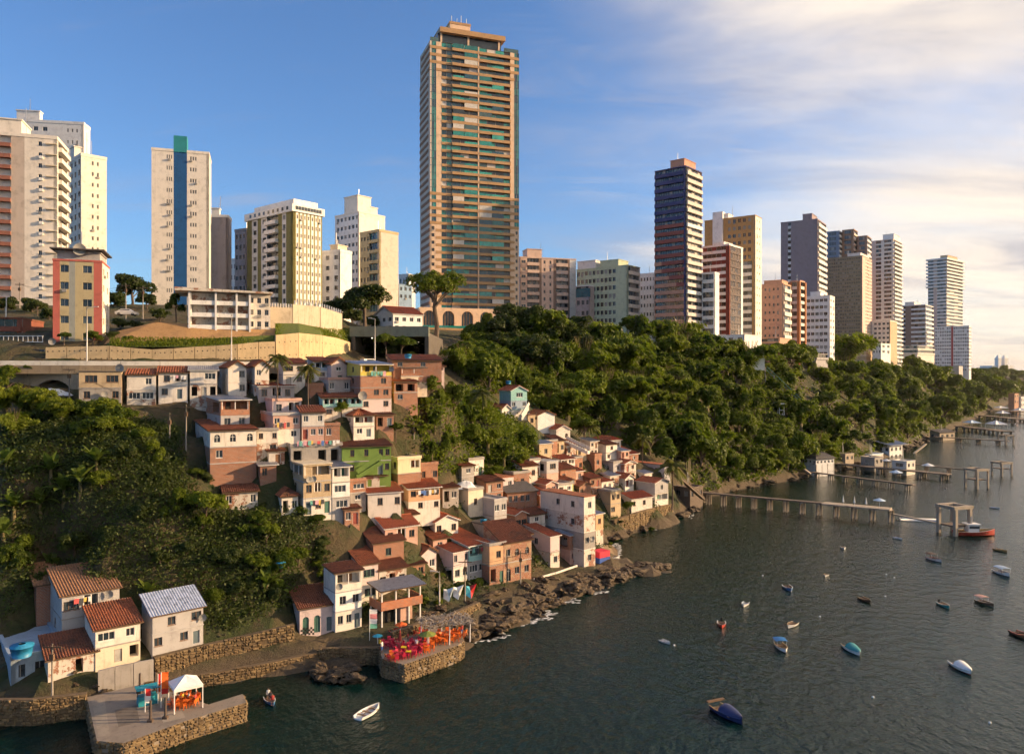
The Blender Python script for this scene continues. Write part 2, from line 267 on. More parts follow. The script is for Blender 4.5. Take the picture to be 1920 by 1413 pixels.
# label, xl, xc, xr, yt, yb, D, turn, left-face floors, right-face floors, walls top to bottom, roof, rise
HOUSES = [
 # row under the road
 ('grey beige two storey house with barred window under the road viaduct', 143,148,228,697,757,137,22,'-/-','WW/w-w','T/G',('fl','D'),0),
 ('white house with red tile roof and bare brick ground floor under road', 233,238,292,703,757,137.5,22,'-/-','-w/WW','W/V',('sR','t'),1.1),
 ('white house with upstairs veranda and laundry in the row under the road', 293,297,352,699,748,138,22,'-/-','wO/wd','W/W',('sR','t'),1.2),
 ('white shop house with pale sheet roof in the row under the road', 352,356,407,694,745,138.5,22,'-/-','-W/odo','W/V',('sR','s'),.8),
 ('white gabled house with two narrow windows under the road', 408,428,462,690,742,139,30,'-w/-','-w/-w','W/W',('gL','t'),1.2),
 ('narrow white house left of the tall coconut palm below the road', 462,478,503,688,735,139.5,30,'-/w','w-/w-','W/V',('gL','t'),1.2),
 ('white house right of the tall coconut palm with aqua window', 522,531,572,682,722,140,25,'-','Ww/dw','W/W',('sR','t'),1.1),
 ('white house with pale blue balcony below the curved retaining wall', 576,589,617,678,710,141,25,'-','O/w','s/W',('sR','t'),1.0),
 ('shaded white gabled house beside the tall brick house', 618,621,650,684,716,140,35,'-','w/d','p/p',('gL','t'),1.3),
 ('tall brick house with yellow veranda on its top floor', 648,676,734,683,770,139,32,'w/w/w/-','O/-w/-ww/w-w','y/O/O/p',('sR','s'),.7),
 ('brick house with open balcony beside the tall brick house', 742,752,801,690,720,140,25,'-','O/dw','O/C',('fl','D'),0),
 ('long brick house under a wide old tile roof at the tunnel road', 730,737,828,676,692,146,20,'-','w-w-','B',('sR','t'),1.3),
 ('pink house with white posts at the right end of the top row', 797,801,833,687,709,142,25,'-','O/w','p/p',('sR','t'),.6),
 ('orange brick house with dark veranda below the top row', 733,739,783,716,755,136,28,'-','oo/w-','O/O',('sR','t'),.8),
 ('grey block with pink parapet and two windows below the palms', 574,616,657,712,738,138,35,'-','w-w','Y',('fl','P'),0),
 ('low brick room beside the grey block with pink parapet', 576,580,603,723,740,134,25,'-','--','O',('fl','O'),0),
 ('turquoise veranda house with long tile roof', 590,605,680,746,782,133,22,'w','OOO/w-w','q/W',('sR','t'),1.3),
 ('top storey of the stepped grey house with thin red roof', 465,485,552,724,752,133,30,'-','wOw','Y',('sR','r'),.5),
 ('middle storey of the stepped grey house with open terrace', 490,511,565,752,780,130.5,30,'-','wO','p',('fl','P'),0),
 ('pale pink lower block of the stepped house with hanging laundry', 489,512,563,779,828,128,30,'-','w-w/-w','P/W',('fl','Y'),0),
 ('white house with pink painted mural on its lower wall', 562,566,608,774,824,128,22,'-','w-w/dww','W/P',('sR','t'),1.0),
 ('small bare brick box house beside the pink mural', 606,609,637,798,824,127,22,'-','w-','O',('fl','O'),0),
 ('white hip roofed house with corner balcony and outside stair', 621,663,702,780,820,129,35,'www/w-','O/wd','W/W',('hip','t'),1.1),
 ('brick house with grey sheet roof terrace at the left edge of the hillside', 353,414,468,750,806,126,32,'ow/ww','O/ww','O/Y',('sR','s'),.5),
 ('white house with three arched windows over bare brick floors', 362,394,481,808,900,121,30,'aa/-/-','aaa/w--/--','W/O/B',('sR','t'),.9),
 ('small white house wedged right of the arched window house', 478,482,521,808,852,124,25,'-','w-w/-w','W/V',('fl','G'),0),
 ('green house with outside stair and tile roof', 615,641,733,838,893,122,20,'-/-','-w-w-ww/-w---dw','g/g',('sR','T'),1.2),
 ('unfinished concrete frame house with laundry on its terrace', 517,545,641,838,875,121,25,'o','o-oo','G',('fl','G'),0),
 ('ochre house with railed roof terrace and satellite dishes', 512,569,622,872,966,114,33,'OO/w-/-','O/wOw/dwd','T/T/W',('fl','C'),0),
 ('white balcony house leaning on the ochre terrace house', 619,623,656,876,962,114.5,33,'-','O/W/W','W/X/Y',('sR','s'),.3),
 ('small brick annex with green awning beside white balcony house', 654,657,686,903,945,116,33,'-','W/w','O/G',('fl','O'),0),
 ('white house under a low red roof in the middle of the hillside', 685,690,752,925,960,118,22,'-','-w-w','W',('sR','r'),.9),
 ('small whitewashed house below the foot of the green stair', 684,687,724,893,922,120.5,22,'-','w-W','V',('sR','t'),.5),
 ('peach tower house with big square opening', 722,746,789,862,915,120,38,'w-/-','-O/--','e/B',('fl','e'),0),
 ('bare brick house right of the peach tower house', 787,790,821,872,908,121,30,'-','w-W','O',('fl','O'),0),
 ('house with brick balcony full of laundry above two small windows', 748,766,825,917,962,117,30,'-','wOO/-w-w','z/W',('sR','r'),1.0),
 ('weathered white cottage left of the ochre house', 418,421,483,924,955,116,25,'-','w--w','V',('sR','T'),1.0),
 ('little tile roofed house at the foot of the ochre house', 503,528,559,932,966,113,30,'-','ow','W',('hip','T'),1.1),
 ('plain brick shed in the gap below the small white wedged house', 484,488,516,872,902,122,28,'-','w-','B',('sR','s'),.4),
 ('low whitewashed shed under the unfinished concrete frame', 500,504,528,846,872,122,28,'-','d','V',('sR','t'),.4),
 ('little brick house below the laundry terrace steps', 640,646,672,955,985,118,30,'-','wd','O',('sR','T'),.7),
 ('pale shed with tile roof between the two red roofed cottages', 752,757,783,966,990,125,33,'-','w-','W',('sR','T'),.9),
 ('brown tile roofed shed behind the pink gabled house', 800,812,838,1012,1040,130,38,'-','w','P',('sR','t'),1.0),
 ('grey brick house above the cream tarpaulin house', 822,830,860,915,945,140,33,'-','ow','G',('sR','T'),.8),
 ('small brick house with red roof left of the lime green house', 1004,1012,1034,928,948,166,38,'-','w-','B',('sR','r'),.9),
 ('brown roofed house between the lime green and layered roof houses', 1072,1086,1108,912,934,178,42,'-','w-','B',('gL','t'),.9),
 ('small grey house with flat roof behind the yellow framed veranda', 1128,1150,1166,868,890,200,42,'w','w','Y',('fl','G'),0),
 ('tiny pink house behind the layered red roofs', 1064,1078,1094,884,904,186,42,'-','w','P',('sR','r'),.8),
 ('brick shack with rusty roof below the tall brick house', 700,706,738,778,802,138,28,'-','od','B',('sR','T'),.5),
 # lower village
 ('white cottage with wide red roof and grey side wall', 779,816,859,980,1008,133,36,'--','w-w','W',('gL','r'),1.2),
 ('brick house under a broad red roof with broken gutter', 691,722,783,992,1024,121,36,'-','wOw','P',('gR','r'),1.3),
 ('pink house with green slatted windows on two floors by the shore', 630,677,709,1060,1132,114,36,'-/-','W/W','p/W',('sR','t'),3.2),
 ('long house under dark old tiles behind the green slatted windows', 650,700,757,1020,1058,118,36,'-','-w-','B',('gR','T'),1.9),
 ('whitewashed house with patched tile roof above the sheet roofed bar', 705,711,762,1070,1110,116,33,'-','wow','V',('sR','T'),1.7),
 ('white three storey shore house with open top terrace', 607,629,678,1075,1184,112,36,'-/-/-','O/ww/wwd','W/X/W',('sR','T'),.5),
 ('small pink and white house with green arched doors and checked mural', 559,562,628,1142,1192,109.5,30,'-','aad','p',('sR','T'),1.7),
 ('small orange brick house behind the sheet roofed bar', 755,768,797,1060,1088,120,36,'-','ow','O',('sR','T'),.6),
 ('pale pink gabled house above the hanging banners', 774,790,818,1040,1078,133,42,'w','-w','p',('gL','t'),1.2),
 ('pink and white corner house above the hanging banners', 818,850,880,1036,1092,139,42,'-/o-','w-w/ww','p/W',('sR','r'),.6),
 ('house with aqua balcony under a curved red roof', 818,879,916,1024,1084,142,42,'--/-','O/WW','q/Y',('sR','r'),1.4),
 ('narrow brown brick house with one tall doorway by the shore path', 913,918,949,1024,1097,137.3,38,'-/-','w/od','z/B',('fl','G'),0),
 ('ruined stone house with arched openings and old tile roof', 938,944,996,1020,1092,139,38,'-/-','waa/aww','Q',('sR','T'),3.0),
 ('grey block house with black open front under dark roof', 862,912,936,985,1020,143,42,'-','o','G',('fl','D'),0),
 ('grey three storey house with raised corner tower', 884,927,950,940,996,150,42,'-w/w-','ww/-w','Y/Y',('fl','Y'),0),
 ('orange house with small tile roof behind the stone house', 941,966,988,966,998,149,42,'--','WW','O',('gL','r'),.8),
 ('brick house with dark sheet roof and row of windows', 948,951,1007,924,950,157,25,'-','wwww-','B',('sR','D'),1.2),
 ('small grey house with brown roof left of the big white block', 984,1010,1034,963,992,154,42,'-','ww','Y',('sR','t'),.5),
 ('big white block house, the tallest on the shore', 1013,1095,1116,932,1064,151,42,'-w-w--/-w----/--w---/--ww--','w/-/ww/w','W/V/G/V',('fl','t'),0),
 ('faded pink house with tile roof and plain tower wall', 979,1032,1047,1006,1066,149,42,'-w-/---','-/w','p/V',('sR','r'),1.4),
 ('brick house with grey sheet awning beside the big white block', 1043,1069,1093,1004,1056,153,42,'o/-','W/aw','O/P',('sR','s'),.6),
 ('narrow brick house squeezed against the big white block', 1114,1117,1129,964,1022,172,42,'-/-','w/-','z/V',('sR','s'),.4),
 ('concrete cube house standing on stilts over the stone wall', 1113,1145,1164,922,968,187,42,'--/--','ww/W-','T/T',('fl','G'),0),
 ('low white house with blue end wall and bright red roof', 1170,1184,1223,936,956,199,36,'-','w-w-','W',('sR','r'),1.2),
 ('grey house with stacked balconies and tile roof over the rocks', 1193,1228,1253,906,946,208,42,'-/-','w/O','Y/W',('gL','r'),1.0),
 ('long grey concrete house at the edge of the forest', 1167,1246,1257,872,894,216,42,'-w-w-w-w','w','Y',('fl','r'),0),
 ('white house with layered red roofs in the middle of the point', 1092,1128,1149,904,922,183,42,'-w-','ww','W',('sR','r'),1.0),
 ('white house with yellow framed veranda on the point', 1146,1172,1188,898,922,188,42,'w','O','W',('gL','r'),1.2),
 ('lime green house with white windows', 1030,1058,1075,902,930,171,42,'--','ww','l',('sR','t'),.9),
 ('long low house in grey, yellow and lilac paint', 857,932,963,897,924,155,42,'----w-','ww','p',('fl','t'),0),
 ('cream house with tarpaulin heap on its roof', 853,878,906,920,962,149,42,'--','-w-','C',('fl','G'),0),
 ('tan house with grey veranda roof at the foot of the green spur', 998,1025,1047,866,908,178,42,'o/-','W/-','Y/P',('fl','s'),0),
 ('white house with long veranda and tile roof under the green spur', 1029,1052,1078,862,888,186,42,'w','OO/w','W/V',('sR','r'),.7),
 ('bare brick house with square turret at the back of the point', 1088,1115,1128,854,880,196,42,'-','w','O',('fl','O'),0),
 ('long brick house with red roof below the forest', 1111,1178,1197,852,868,207,42,'----','w','B',('gR','r'),1.6),
 ('small white house with many windows below the forest', 1108,1146,1164,826,845,214,42,'-w','ww','W',('hip','r'),1.0),
 # ridge
 ('pale green four storey house alone on the ridge', 949,958,988,733,785,198,30,'-/-/-','W/w-w/-w','q/s/W',('gL','r'),1.3),
 ('white cottage with red roof on the ridge beside the green bamboo', 915,941,957,768,790,196,40,'-','w-','W',('gL','r'),1.3),
 ('small tan box house on the ridge', 986,990,1002,778,800,200,35,'-','w','T',('fl','T'),0),
 ('white barn like house with rounded roof on the ridge', 1004,1008,1040,779,811,204,30,'-','---','X',('gL','t'),1.2),
 ('white gabled house with one arched window at the ridge stair', 1038,1043,1069,806,828,203,30,'-','-a','W',('gL','r'),1.2),
 # bottom left
 ('grey house with wide brown ribbed roof at bottom left', 91,116,224,1118,1205,99,40,'-/w','WO-/-w-','Y/Y',('sR','R'),1.9),
 ('small annex with ribbed roof behind the grey house at bottom left', 63,68,112,1098,1180,104,40,'-','-','B',('sR','R'),1.8),
 ('white two storey house with bright clay tile roof at bottom left', 171,179,263,1182,1250,95,40,'-/-','Ww/-do','W/C',('sR','t'),1.7),
 ('grey house with blue white sheet roof above the stone sea wall', 266,286,381,1156,1225,99,43,'-/-','-w-W/w-wd','Y/Y',('sR','S'),2.0),
 ('low white house with dark mossy tile roof at bottom left', 80,90,181,1238,1276,92,38,'-','--o-','V',('sR','T'),1.4),
]
RMATS = dict(t=TILE, T=TILED, r=TILER, R=tilemat((.30, .15, .075), .2), s=SHEET, S=flat((.50, .55, .66), .5, .2, .45, 1.2), D=SHEETD, G=CONC, O=BRICKO, P=PINK, Y=GREY, C=flat((.60, .52, .38), .7), e=WK['e'], T2=TAN)
WK['Q'] = wall((.40, .27, .17), .7, brickpatch=.7)
def solve(xl, xc, xr, yb, D, th):
    """corner point and the two face lengths from the photo edges"""
    C = P(xc, yb, D); c, s = math.cos(R(th)), math.sin(R(th)); out = []
    for u, (dx, dy) in (((xl - CX) / F, (-s, c)), ((xr - CX) / F, (c, s))):
        den = dx - u * dy; t = (u * C.y - C.x) / den if abs(den) > .02 else 6; out.append(t)
    return C, out[0], out[1]
# depth of the hillside (m) seen at a photo pixel, by columns
RPX = ([-140, 0, 150, 300, 420, 520, 600, 650, 685, 700, 708], [134, 137, 140, 144, 148, 152, 158, 167, 182, 202, 240])
WPX = ([-60, 85, 205, 325, 445, 516, 560, 600, 630, 652, 664], [143, 146.5, 149.5, 153, 157, 160.5, 164, 170, 178, 190, 204])
def RD(px): return float(np.interp(px, *RPX))
def WD(px): return float(np.interp(px, *WPX))
DCOL = {140: [(690, 131), (757, 130), (806, 126), (900, 116), (960, 113), (1100, 107), (1225, 98)], 300: [(690, 136.5), (757, 135.5), (806, 127), (900, 119), (960, 116), (1100, 109), (1225, 100)], 450: [(690, 142), (745, 140), (806, 128), (850, 125), (900, 122), (955, 119), (1100, 112), (1192, 108)],
        600: [(690, 147), (710, 145), (740, 141), (782, 136), (824, 131), (893, 126.5), (966, 122), (1024, 120), (1132, 118), (1190, 110.8)], 720: [(690, 146), (716, 144), (770, 141.5), (820, 139), (893, 135), (922, 133), (962, 130), (1024, 126), (1058, 124), (1110, 121), (1165, 117), (1190, 111)],
        820: [(709, 158), (755, 155), (815, 152), (908, 147), (962, 142), (1008, 138), (1078, 132.5), (1092, 131), (1130, 124.5)], 930: [(720, 195), (800, 180), (880, 168), (924, 160), (950, 155), (996, 148), (1020, 144), (1060, 139), (1097, 135)],
        1030: [(785, 205), (828, 200), (888, 185), (908, 178), (950, 168), (992, 161), (1020, 157), (1064, 149), (1092, 141)], 1120: [(800, 222), (845, 216), (880, 206), (922, 196), (968, 187), (1022, 172), (1064, 152)], 1200: [(820, 230), (845, 226), (868, 222), (894, 217), (922, 210), (946, 206), (956, 200), (1022, 178)]}
def DF(px, py):
    ks = sorted(DCOL); f = lambda k: float(np.interp(py, [a for a, _ in DCOL[k]], [b for _, b in DCOL[k]])); return float(np.interp(px, ks, [f(k) for k in ks]))
CTRL = []                                            # terrain control points (x, y, z)
HS = []
for h in HOUSES:
    lab, xl, xc, xr, yt, yb, D, th = h[:8]
    if 'bottom left' not in lab and 'sea wall' not in lab and 'ridge' not in lab: D = round(DF(xc, yb), 2); h = h[:6] + (D,) + h[7:]
    C, a, b = solve(xl, xc, xr, yb, D, th)
    if not 0 < b < 30: b = 6
    a = min(max(a, 4.0), 16); b = max(b, 2.5)
    if a < 5 and xc - xl < 12: a = 6.0
    HS.append((h, C, a, b)); c, s = math.cos(R(th)), math.sin(R(th))
    z = C.z - .15
    CTRL += [(C.x, C.y, z), (C.x + c * b, C.y + s * b, z), (C.x + c * b * .5 - s * a, C.y + s * b * .5 + c * a, z + 1.2)]
FPS = [(C.x + math.cos(R(h[7])) * b / 2 - math.sin(R(h[7])) * a / 2, C.y + math.sin(R(h[7])) * b / 2 + math.cos(R(h[7])) * a / 2, .42 * math.hypot(a, b), h[0]) for h, C, a, b in HS]
VZ = [(440, 790, 640, 960), (560, 720, 780, 960), (620, 940, 860, 1080), (820, 890, 1060, 1060), (990, 850, 1220, 940)]
rf_ = random.Random(5); ns_ = 0; USED = set()
for _ in range(6000):
    if ns_ >= 46: break
    x0, y0, x1, y1 = rf_.choice(VZ); px, py = rf_.uniform(x0, x1), rf_.uniform(y0, y1)
    if 770 < px < 1000 and py < 895: continue
    D = DF(px, py); th = 30 if px < 760 else 40; C = P(px, py, D); a, b = rf_.uniform(3.2, 4.6), rf_.uniform(3.0, 5.2); c, s_ = math.cos(R(th)), math.sin(R(th)); mx, my = C.x + c * b / 2 - s_ * a / 2, C.y + s_ * b / 2 + c * a / 2
    if any(math.hypot(mx - q[0], my - q[1]) < q[2] * .8 + 2.1 for q in FPS): continue
    near = min(FPS, key=lambda q: math.hypot(mx - q[0], my - q[1]) + (50 if q[3] in USED else 0)); w = rf_.choice([('O', 'brick'), ('B', 'dark brick'), ('V', 'whitewashed'), ('W', 'white'), ('P', 'pink'), ('G', 'grey'), ('T', 'tan')]); r_ = rf_.choice([(('sR', 't'), 'tile'), (('sR', 'T'), 'old tile'), (('sR', 's'), 'sheet'), (('gL', 'r'), 'red'), (('fl', 'G'), 'flat')])
    USED.add(near[3]); lab = 'small %s shed with %s roof beside the %s' % (w[1], r_[1], ' '.join(near[3].split()[:6])); hh = rf_.uniform(2.5, 4.6); nf = 2 if hh > 3.9 else 1
    spec = (lab, px, px, px + 20, py - hh * F / D, py, D, th, '-', rf_.choice(['w-', 'wd', 'ow', 'w', 'dw']) + ('/' + rf_.choice(['w-', 'ww', 'dw']) if nf == 2 else ''), w[0], r_[0], rf_.uniform(.5, 1.2)); HS.append((spec, C, a, b)); FPS.append((mx, my, 2.4, lab)); ns_ += 1
    CTRL += [(C.x, C.y, C.z - .15), (C.x + c * b, C.y + s_ * b, C.z - .15)]
print('sheds', ns_)
def ct(px, py, D, dz=0): p = P(px, py, D); CTRL.append((p.x, p.y, p.z + dz))
def cz(px, D, z): CTRL.append(((px - CX) / F * D, D, z))
SHORE = [(-60, 1350), (0, 1345), (165, 1328), (230, 1308), (300, 1298), (400, 1284), (480, 1270), (600, 1246), (690, 1242), (760, 1262), (820, 1240), (868, 1212), (905, 1192), (980, 1162), (1060, 1122), (1135, 1098),
         (1195, 1078), (1250, 1064), (1190, 1056), (1150, 1042), (1128, 1030), (1142, 1010), (1200, 992), (1250, 974), (1292, 956), (1306, 938), (1350, 925), (1400, 914), (1480, 901), (1540, 888), (1600, 876), (1650, 862), (1690, 847), (1725, 832),
         (1760, 815), (1800, 797), (1850, 775), (1890, 757), (1925, 745)]
SH = [G(x, y) for x, y in SHORE]
def densify(pts, step):
    out = []
    for a, b in zip(pts[:-1], pts[1:]):
        n = max(1, int((b - a).length / step))
        out += [a.lerp(b, i / n) for i in range(n)]
    return out + [pts[-1]]
SHD = densify(SH, 5.0)
for i, p in enumerate(SHD):
    CTRL.append((p.x, p.y, 0.1))
    a = SHD[max(i - 1, 0)]; b = SHD[min(i + 1, len(SHD) - 1)]; t = (b - a).normalized(); nrm = Vector((t.y, -t.x, 0))
    if i % 2 == 0:
        q = p + nrm * 7; CTRL.append((q.x, q.y, -2.6))
        if p.y < 400: q = p + nrm * 26; CTRL.append((q.x, q.y, -6))
for x in range(-100, 400, 50):
    for y in (20, 60): CTRL.append((x, y, -7))
for x, y in ((60, 120), (100, 150), (140, 180), (200, 220), (250, 300), (400, 300), (500, 450), (700, 600), (1000, 800), (1500, 1000), (60, 90), (20, 110), (0, 100)): CTRL.append((x, y, -7))
# shore path and rock shelf in front of the houses
for px, py, z in ((590, 1212, 2.2), (570, 1216, 2.2), (700, 1182, 2.6), (750, 1150, 2.9), (790, 1132, 3.2), (830, 1112, 3.6), (870, 1104, 3.2), (640, 1205, 2.6), (700, 1190, 2.6), (760, 1172, 2.8), (820, 1150, 2.8), (900, 1110, 2.8), (1000, 1085, 2.2), (1080, 1062, 2.0), (860, 1175, 1.6), (930, 1150, 1.6), (1010, 1118, 1.8), (1080, 1092, 1.8), (1150, 1072, 1.6), (1210, 1062, 1.2)):
    p = G(px, py, z); CTRL.append((p.x, p.y, z))
for px, py, D in ((20, 1300, 91), (60, 1295, 91), (120, 1262, 93), (200, 1265, 94), (340, 1224, 102), (430, 1205, 105), (530, 1182, 108.5)): ct(px, py, D)
# left green slope
for px, py, D in ((-60, 760, 128), (20, 765, 129), (100, 768, 129), (200, 775, 130), (290, 800, 128), (330, 870, 121), (-60, 900, 112), (50, 900, 112), (150, 905, 112), (250, 905, 114), (330, 930, 115),
                  (-60, 1020, 107), (50, 1040, 106), (180, 1040, 106), (300, 1020, 109), (420, 985, 115), (480, 1000, 115), (560, 1040, 117), (400, 1090, 109), (500, 1110, 111), (300, 1120, 106), (480, 1172, 108), (20, 1180, 101), (590, 990, 121), (20, 1240, 95)): ct(px, py, D)
# centre spur
for px, py in ((800, 790), (860, 800), (920, 800), (960, 815), (1000, 825), (1060, 852), (900, 880), (840, 880), (960, 870), (780, 850), (770, 770), (850, 760), (930, 790), (1090, 850), (720, 830), (760, 850)): ct(px, py, DF(px, py))
# road bench, wall foot and the plateau behind
for px in range(-80, 690, 55): cz(px, RD(px) - 1.2, 36.6 if px < 150 else 37.6); cz(px, RD(px) + 4, 39.6)
for px in range(-80, 520, 60): cz(px, WD(px) + 3, 45.2); cz(px, WD(px) + 24, 50); cz(px, WD(px) + 50, 57)
for px in (520, 580, 640): cz(px, WD(px) + 8, 47); cz(px, WD(px) + 45, 55)
for px, D, z in ((720, 165, 40.2), (695, 190, 40.4), (690, 215, 42), (760, 165, 40.5), (760, 200, 44), (830, 178, 39), (840, 220, 45), (900, 240, 45), (880, 205, 36), (800, 260, 52), (700, 260, 54), (650, 240, 56)): cz(px, D, z)
for px in (-150, 0, 200, 400, 600): cz(px, 240, 60); cz(px, 320, 60); cz(px, 500, 58)
# forest slope: plateau edge, mid slope and hollows
for px, D, z in ((900, 290, 52), (1000, 290, 50), (1090, 300, 50), (1190, 312, 47), (1290, 325, 47), (1400, 340, 45), (1500, 410, 45), (1600, 510, 45), (1700, 610, 45), (1790, 710, 43), (1840, 900, 40), (1890, 1150, 36), (1930, 1500, 30),
                 (900, 360, 60), (1000, 370, 56), (1100, 380, 54), (1200, 390, 54), (1300, 400, 52), (1400, 430, 50), (1500, 520, 50), (1600, 650, 50), (1700, 760, 50), (1780, 860, 47), (1840, 1200, 42), (1900, 1700, 34), (900, 600, 60), (1200, 700, 55), (1500, 1000, 52), (1800, 2000, 40),
                 (950, 240, 38), (1010, 235, 33), (1080, 245, 34), (1150, 250, 30), (1200, 268, 33), (1260, 272, 28), (1320, 280, 24), (1400, 300, 24), (1470, 330, 24), (1550, 385, 24), (1620, 440, 26), (1700, 520, 26), (1780, 640, 24), (1840, 850, 20),
                 (1130, 222, 19), (1200, 225, 14), (1270, 240, 10), (1340, 258, 9), (1000, 212, 27), (1070, 215, 22), (1450, 312, 13), (1580, 350, 11)): cz(px, D, z)
# ---------------------------------------------------------------- terrain
CP = np.array(CTRL, float)
def dedupe(c):
    out = []
    for p in c:
        if all((p[0] - q[0]) ** 2 + (p[1] - q[1]) ** 2 > 1.2 for q in out): out.append(p)
    return np.array(out)
CP = dedupe(CP)
def kern(d): return np.sqrt(d * d + .6)
d_ = np.sqrt(((CP[:, None, :2] - CP[None, :, :2]) ** 2).sum(-1))
n_ = len(CP); A_ = np.zeros((n_ + 1, n_ + 1)); A_[:n_, :n_] = kern(d_) - np.eye(n_) * .35; A_[:n_, n_] = 1; A_[n_, :n_] = 1
RBF_W = np.linalg.solve(A_, np.append(CP[:, 2], 0))
def hz(x, y):
    x = np.atleast_1d(np.asarray(x, float)); y = np.atleast_1d(np.asarray(y, float)); out = np.empty(len(x))
    for i in range(0, len(x), 4000):
        d = np.sqrt((x[i:i + 4000, None] - CP[None, :, 0]) ** 2 + (y[i:i + 4000, None] - CP[None, :, 1]) ** 2)
        out[i:i + 4000] = kern(d) @ RBF_W[:-1] + RBF_W[-1]
    return out
def h1(x, y): return float(hz([x], [y])[0])
def axis(a, b, st, far, k=1.12):
    v = list(np.arange(a, b, st)); s = st
    while v[-1] < far: s *= k; v.append(v[-1] + s)
    return v
xs = [-900, -600, -400, -300, -240, -200, -175] + axis(-160, 140, 2.0, 2600, 1.06); ys = [50, 60, 68, 74] + axis(78, 300, 2.0, 4200, 1.055)
gx, gy = np.meshgrid(xs, ys); zz = hz(gx.ravel(), gy.ravel())
rr = np.random.default_rng(4)
zz += rr.normal(0, .12, zz.shape); zz += np.where((zz > -.5) & (zz < 2.3) & (gy.ravel() < 200) & (gx.ravel() > -14), rr.normal(0, .42, zz.shape), 0); zz = np.clip(zz, -12, 75)
nx, ny = len(xs), len(ys)
me = bpy.data.meshes.new('terrain')
idx = np.arange(nx * ny).reshape(ny, nx)
q = np.stack([idx[:-1, :-1], idx[:-1, 1:], idx[1:, 1:], idx[1:, :-1]], -1).reshape(-1, 4)
me.from_pydata(np.stack([gx.ravel(), gy.ravel(), zz], -1).tolist(), [], q.tolist())
def earth_mat():
    m, nt, b = newmat('earth'); v = coords(nt, rand=False); L = nt.links
    n1 = noise(nt, v, .12, 8, .65); n2 = noise(nt, v, .9, 6, .7)
    col = mixc(nt, ramp(nt, n1, .42, .62), (.030, .040, .010), (.085, .062, .030))
    col = mixc(nt, ramp(nt, n2, .5, .7), col, (.05, .035, .02))
    g = nd(nt, 'ShaderNodeNewGeometry'); sp = nd(nt, 'ShaderNodeSeparateXYZ'); L.new(g.outputs['Position'], sp.inputs[0])
    col = mixc(nt, ramp(nt, sp.outputs[2], 3.2, 1.0), col, (.085, .062, .038))
    L.new(col, b.inputs['Base Color']); b.inputs['Roughness'].default_value = .95
    bump(nt, b, n2, .8, .5); return m
EARTH = earth_mat(); me.materials.append(EARTH)
tag(link('terrain', me), 'steep green hillside falling from the plateau to the sea', kind='structure')
# ---------------------------------------------------------------- sea
def water_mat():
    m, nt, b = newmat('sea_water'); L = nt.links
    tc = nd(nt, 'ShaderNodeTexCoord')
    def wv(sx, sy, rot, sc, det):
        mp = nd(nt, 'ShaderNodeMapping'); mp.inputs['Scale'].default_value = (sx, sy, 1); mp.inputs['Rotation'].default_value = (0, 0, R(rot)); L.new(tc.outputs['Object'], mp.inputs[0])
        return noise(nt, mp.outputs[0], sc, det, .55)
    a = wv(1, .6, 25, .7, 4); c = wv(1, .5, -20, 2.4, 4); e = wv(1, 1, 0, .035, 3)
    s1 = nd(nt, 'ShaderNodeMath', operation='MULTIPLY_ADD'); L.new(c, s1.inputs[0]); s1.inputs[1].default_value = .34; L.new(a, s1.inputs[2])
    L.new(mixc(nt, ramp(nt, e, .4, .65), (.002, .018, .016), (.006, .018, .013)), b.inputs['Base Color'])
    b.inputs['Roughness'].default_value = .11; b.inputs['IOR'].default_value = 1.33; b.inputs['Specular IOR Level'].default_value = .33; b.inputs['Specular Tint'].default_value = (.94, .97, .92, 1)
    x = nd(nt, 'ShaderNodeBump'); x.inputs['Strength'].default_value = .85; x.inputs['Distance'].default_value = .42
    L.new(s1.outputs[0], x.inputs['Height']); L.new(x.outputs[0], b.inputs['Normal']); return m
SEA = water_mat()
mb = MB(); mb.quad((-3000, -400, 0), (12000, -400, 0), (12000, 14000, 0), (-3000, 14000, 0)); o = mb.build('sea', SEA)
tag(o, 'dark rippled bay water with moored boats', kind='structure')
# ---------------------------------------------------------------- building blocks for houses
def wall_holes(mb, face, L, z0, z1, holes, mi, o=0.0, rev=None):
    """a wall in the local frame with real openings; holes = (u0,u1,z0,z1,depth,back)"""
    def pt(u, z, d=0.0): return (u, d + o, z) if face == 'R' else (d + o, u, z)
    us = sorted({0.0, L, *[h[0] for h in holes], *[h[1] for h in holes]}); vs = sorted({z0, z1, *[h[2] for h in holes], *[h[3] for h in holes]})
    us = [u for u in us if 0 <= u <= L]; vs = [v for v in vs if z0 <= v <= z1]
    for i in range(len(us) - 1):
        for j in range(len(vs) - 1):
            cu, cv = (us[i] + us[i + 1]) / 2, (vs[j] + vs[j + 1]) / 2
            if any(h[0] < cu < h[1] and h[2] < cv < h[3] for h in holes): continue
            mb.quad(pt(us[i], vs[j]), pt(us[i + 1], vs[j]), pt(us[i + 1], vs[j + 1]), pt(us[i], vs[j + 1]), mi)
    for u0, u1, a, b, dp, back in holes:
        r = mi if rev is None else rev
        mb.quad(pt(u0, a), pt(u1, a), pt(u1, a, dp), pt(u0, a, dp), r); mb.quad(pt(u0, b), pt(u1, b), pt(u1, b, dp), pt(u0, b, dp), r)
        mb.quad(pt(u0, a), pt(u0, b), pt(u0, b, dp), pt(u0, a, dp), r); mb.quad(pt(u1, a), pt(u1, b), pt(u1, b, dp), pt(u1, a, dp), r)
        if back is not None: mb.quad(pt(u0, a, dp), pt(u1, a, dp), pt(u1, b, dp), pt(u0, b, dp), back)
FR = [WPAINT, flat((.20, .11, .06), .7), flat((.10, .20, .16), .6), flat((.30, .30, .30), .5)]
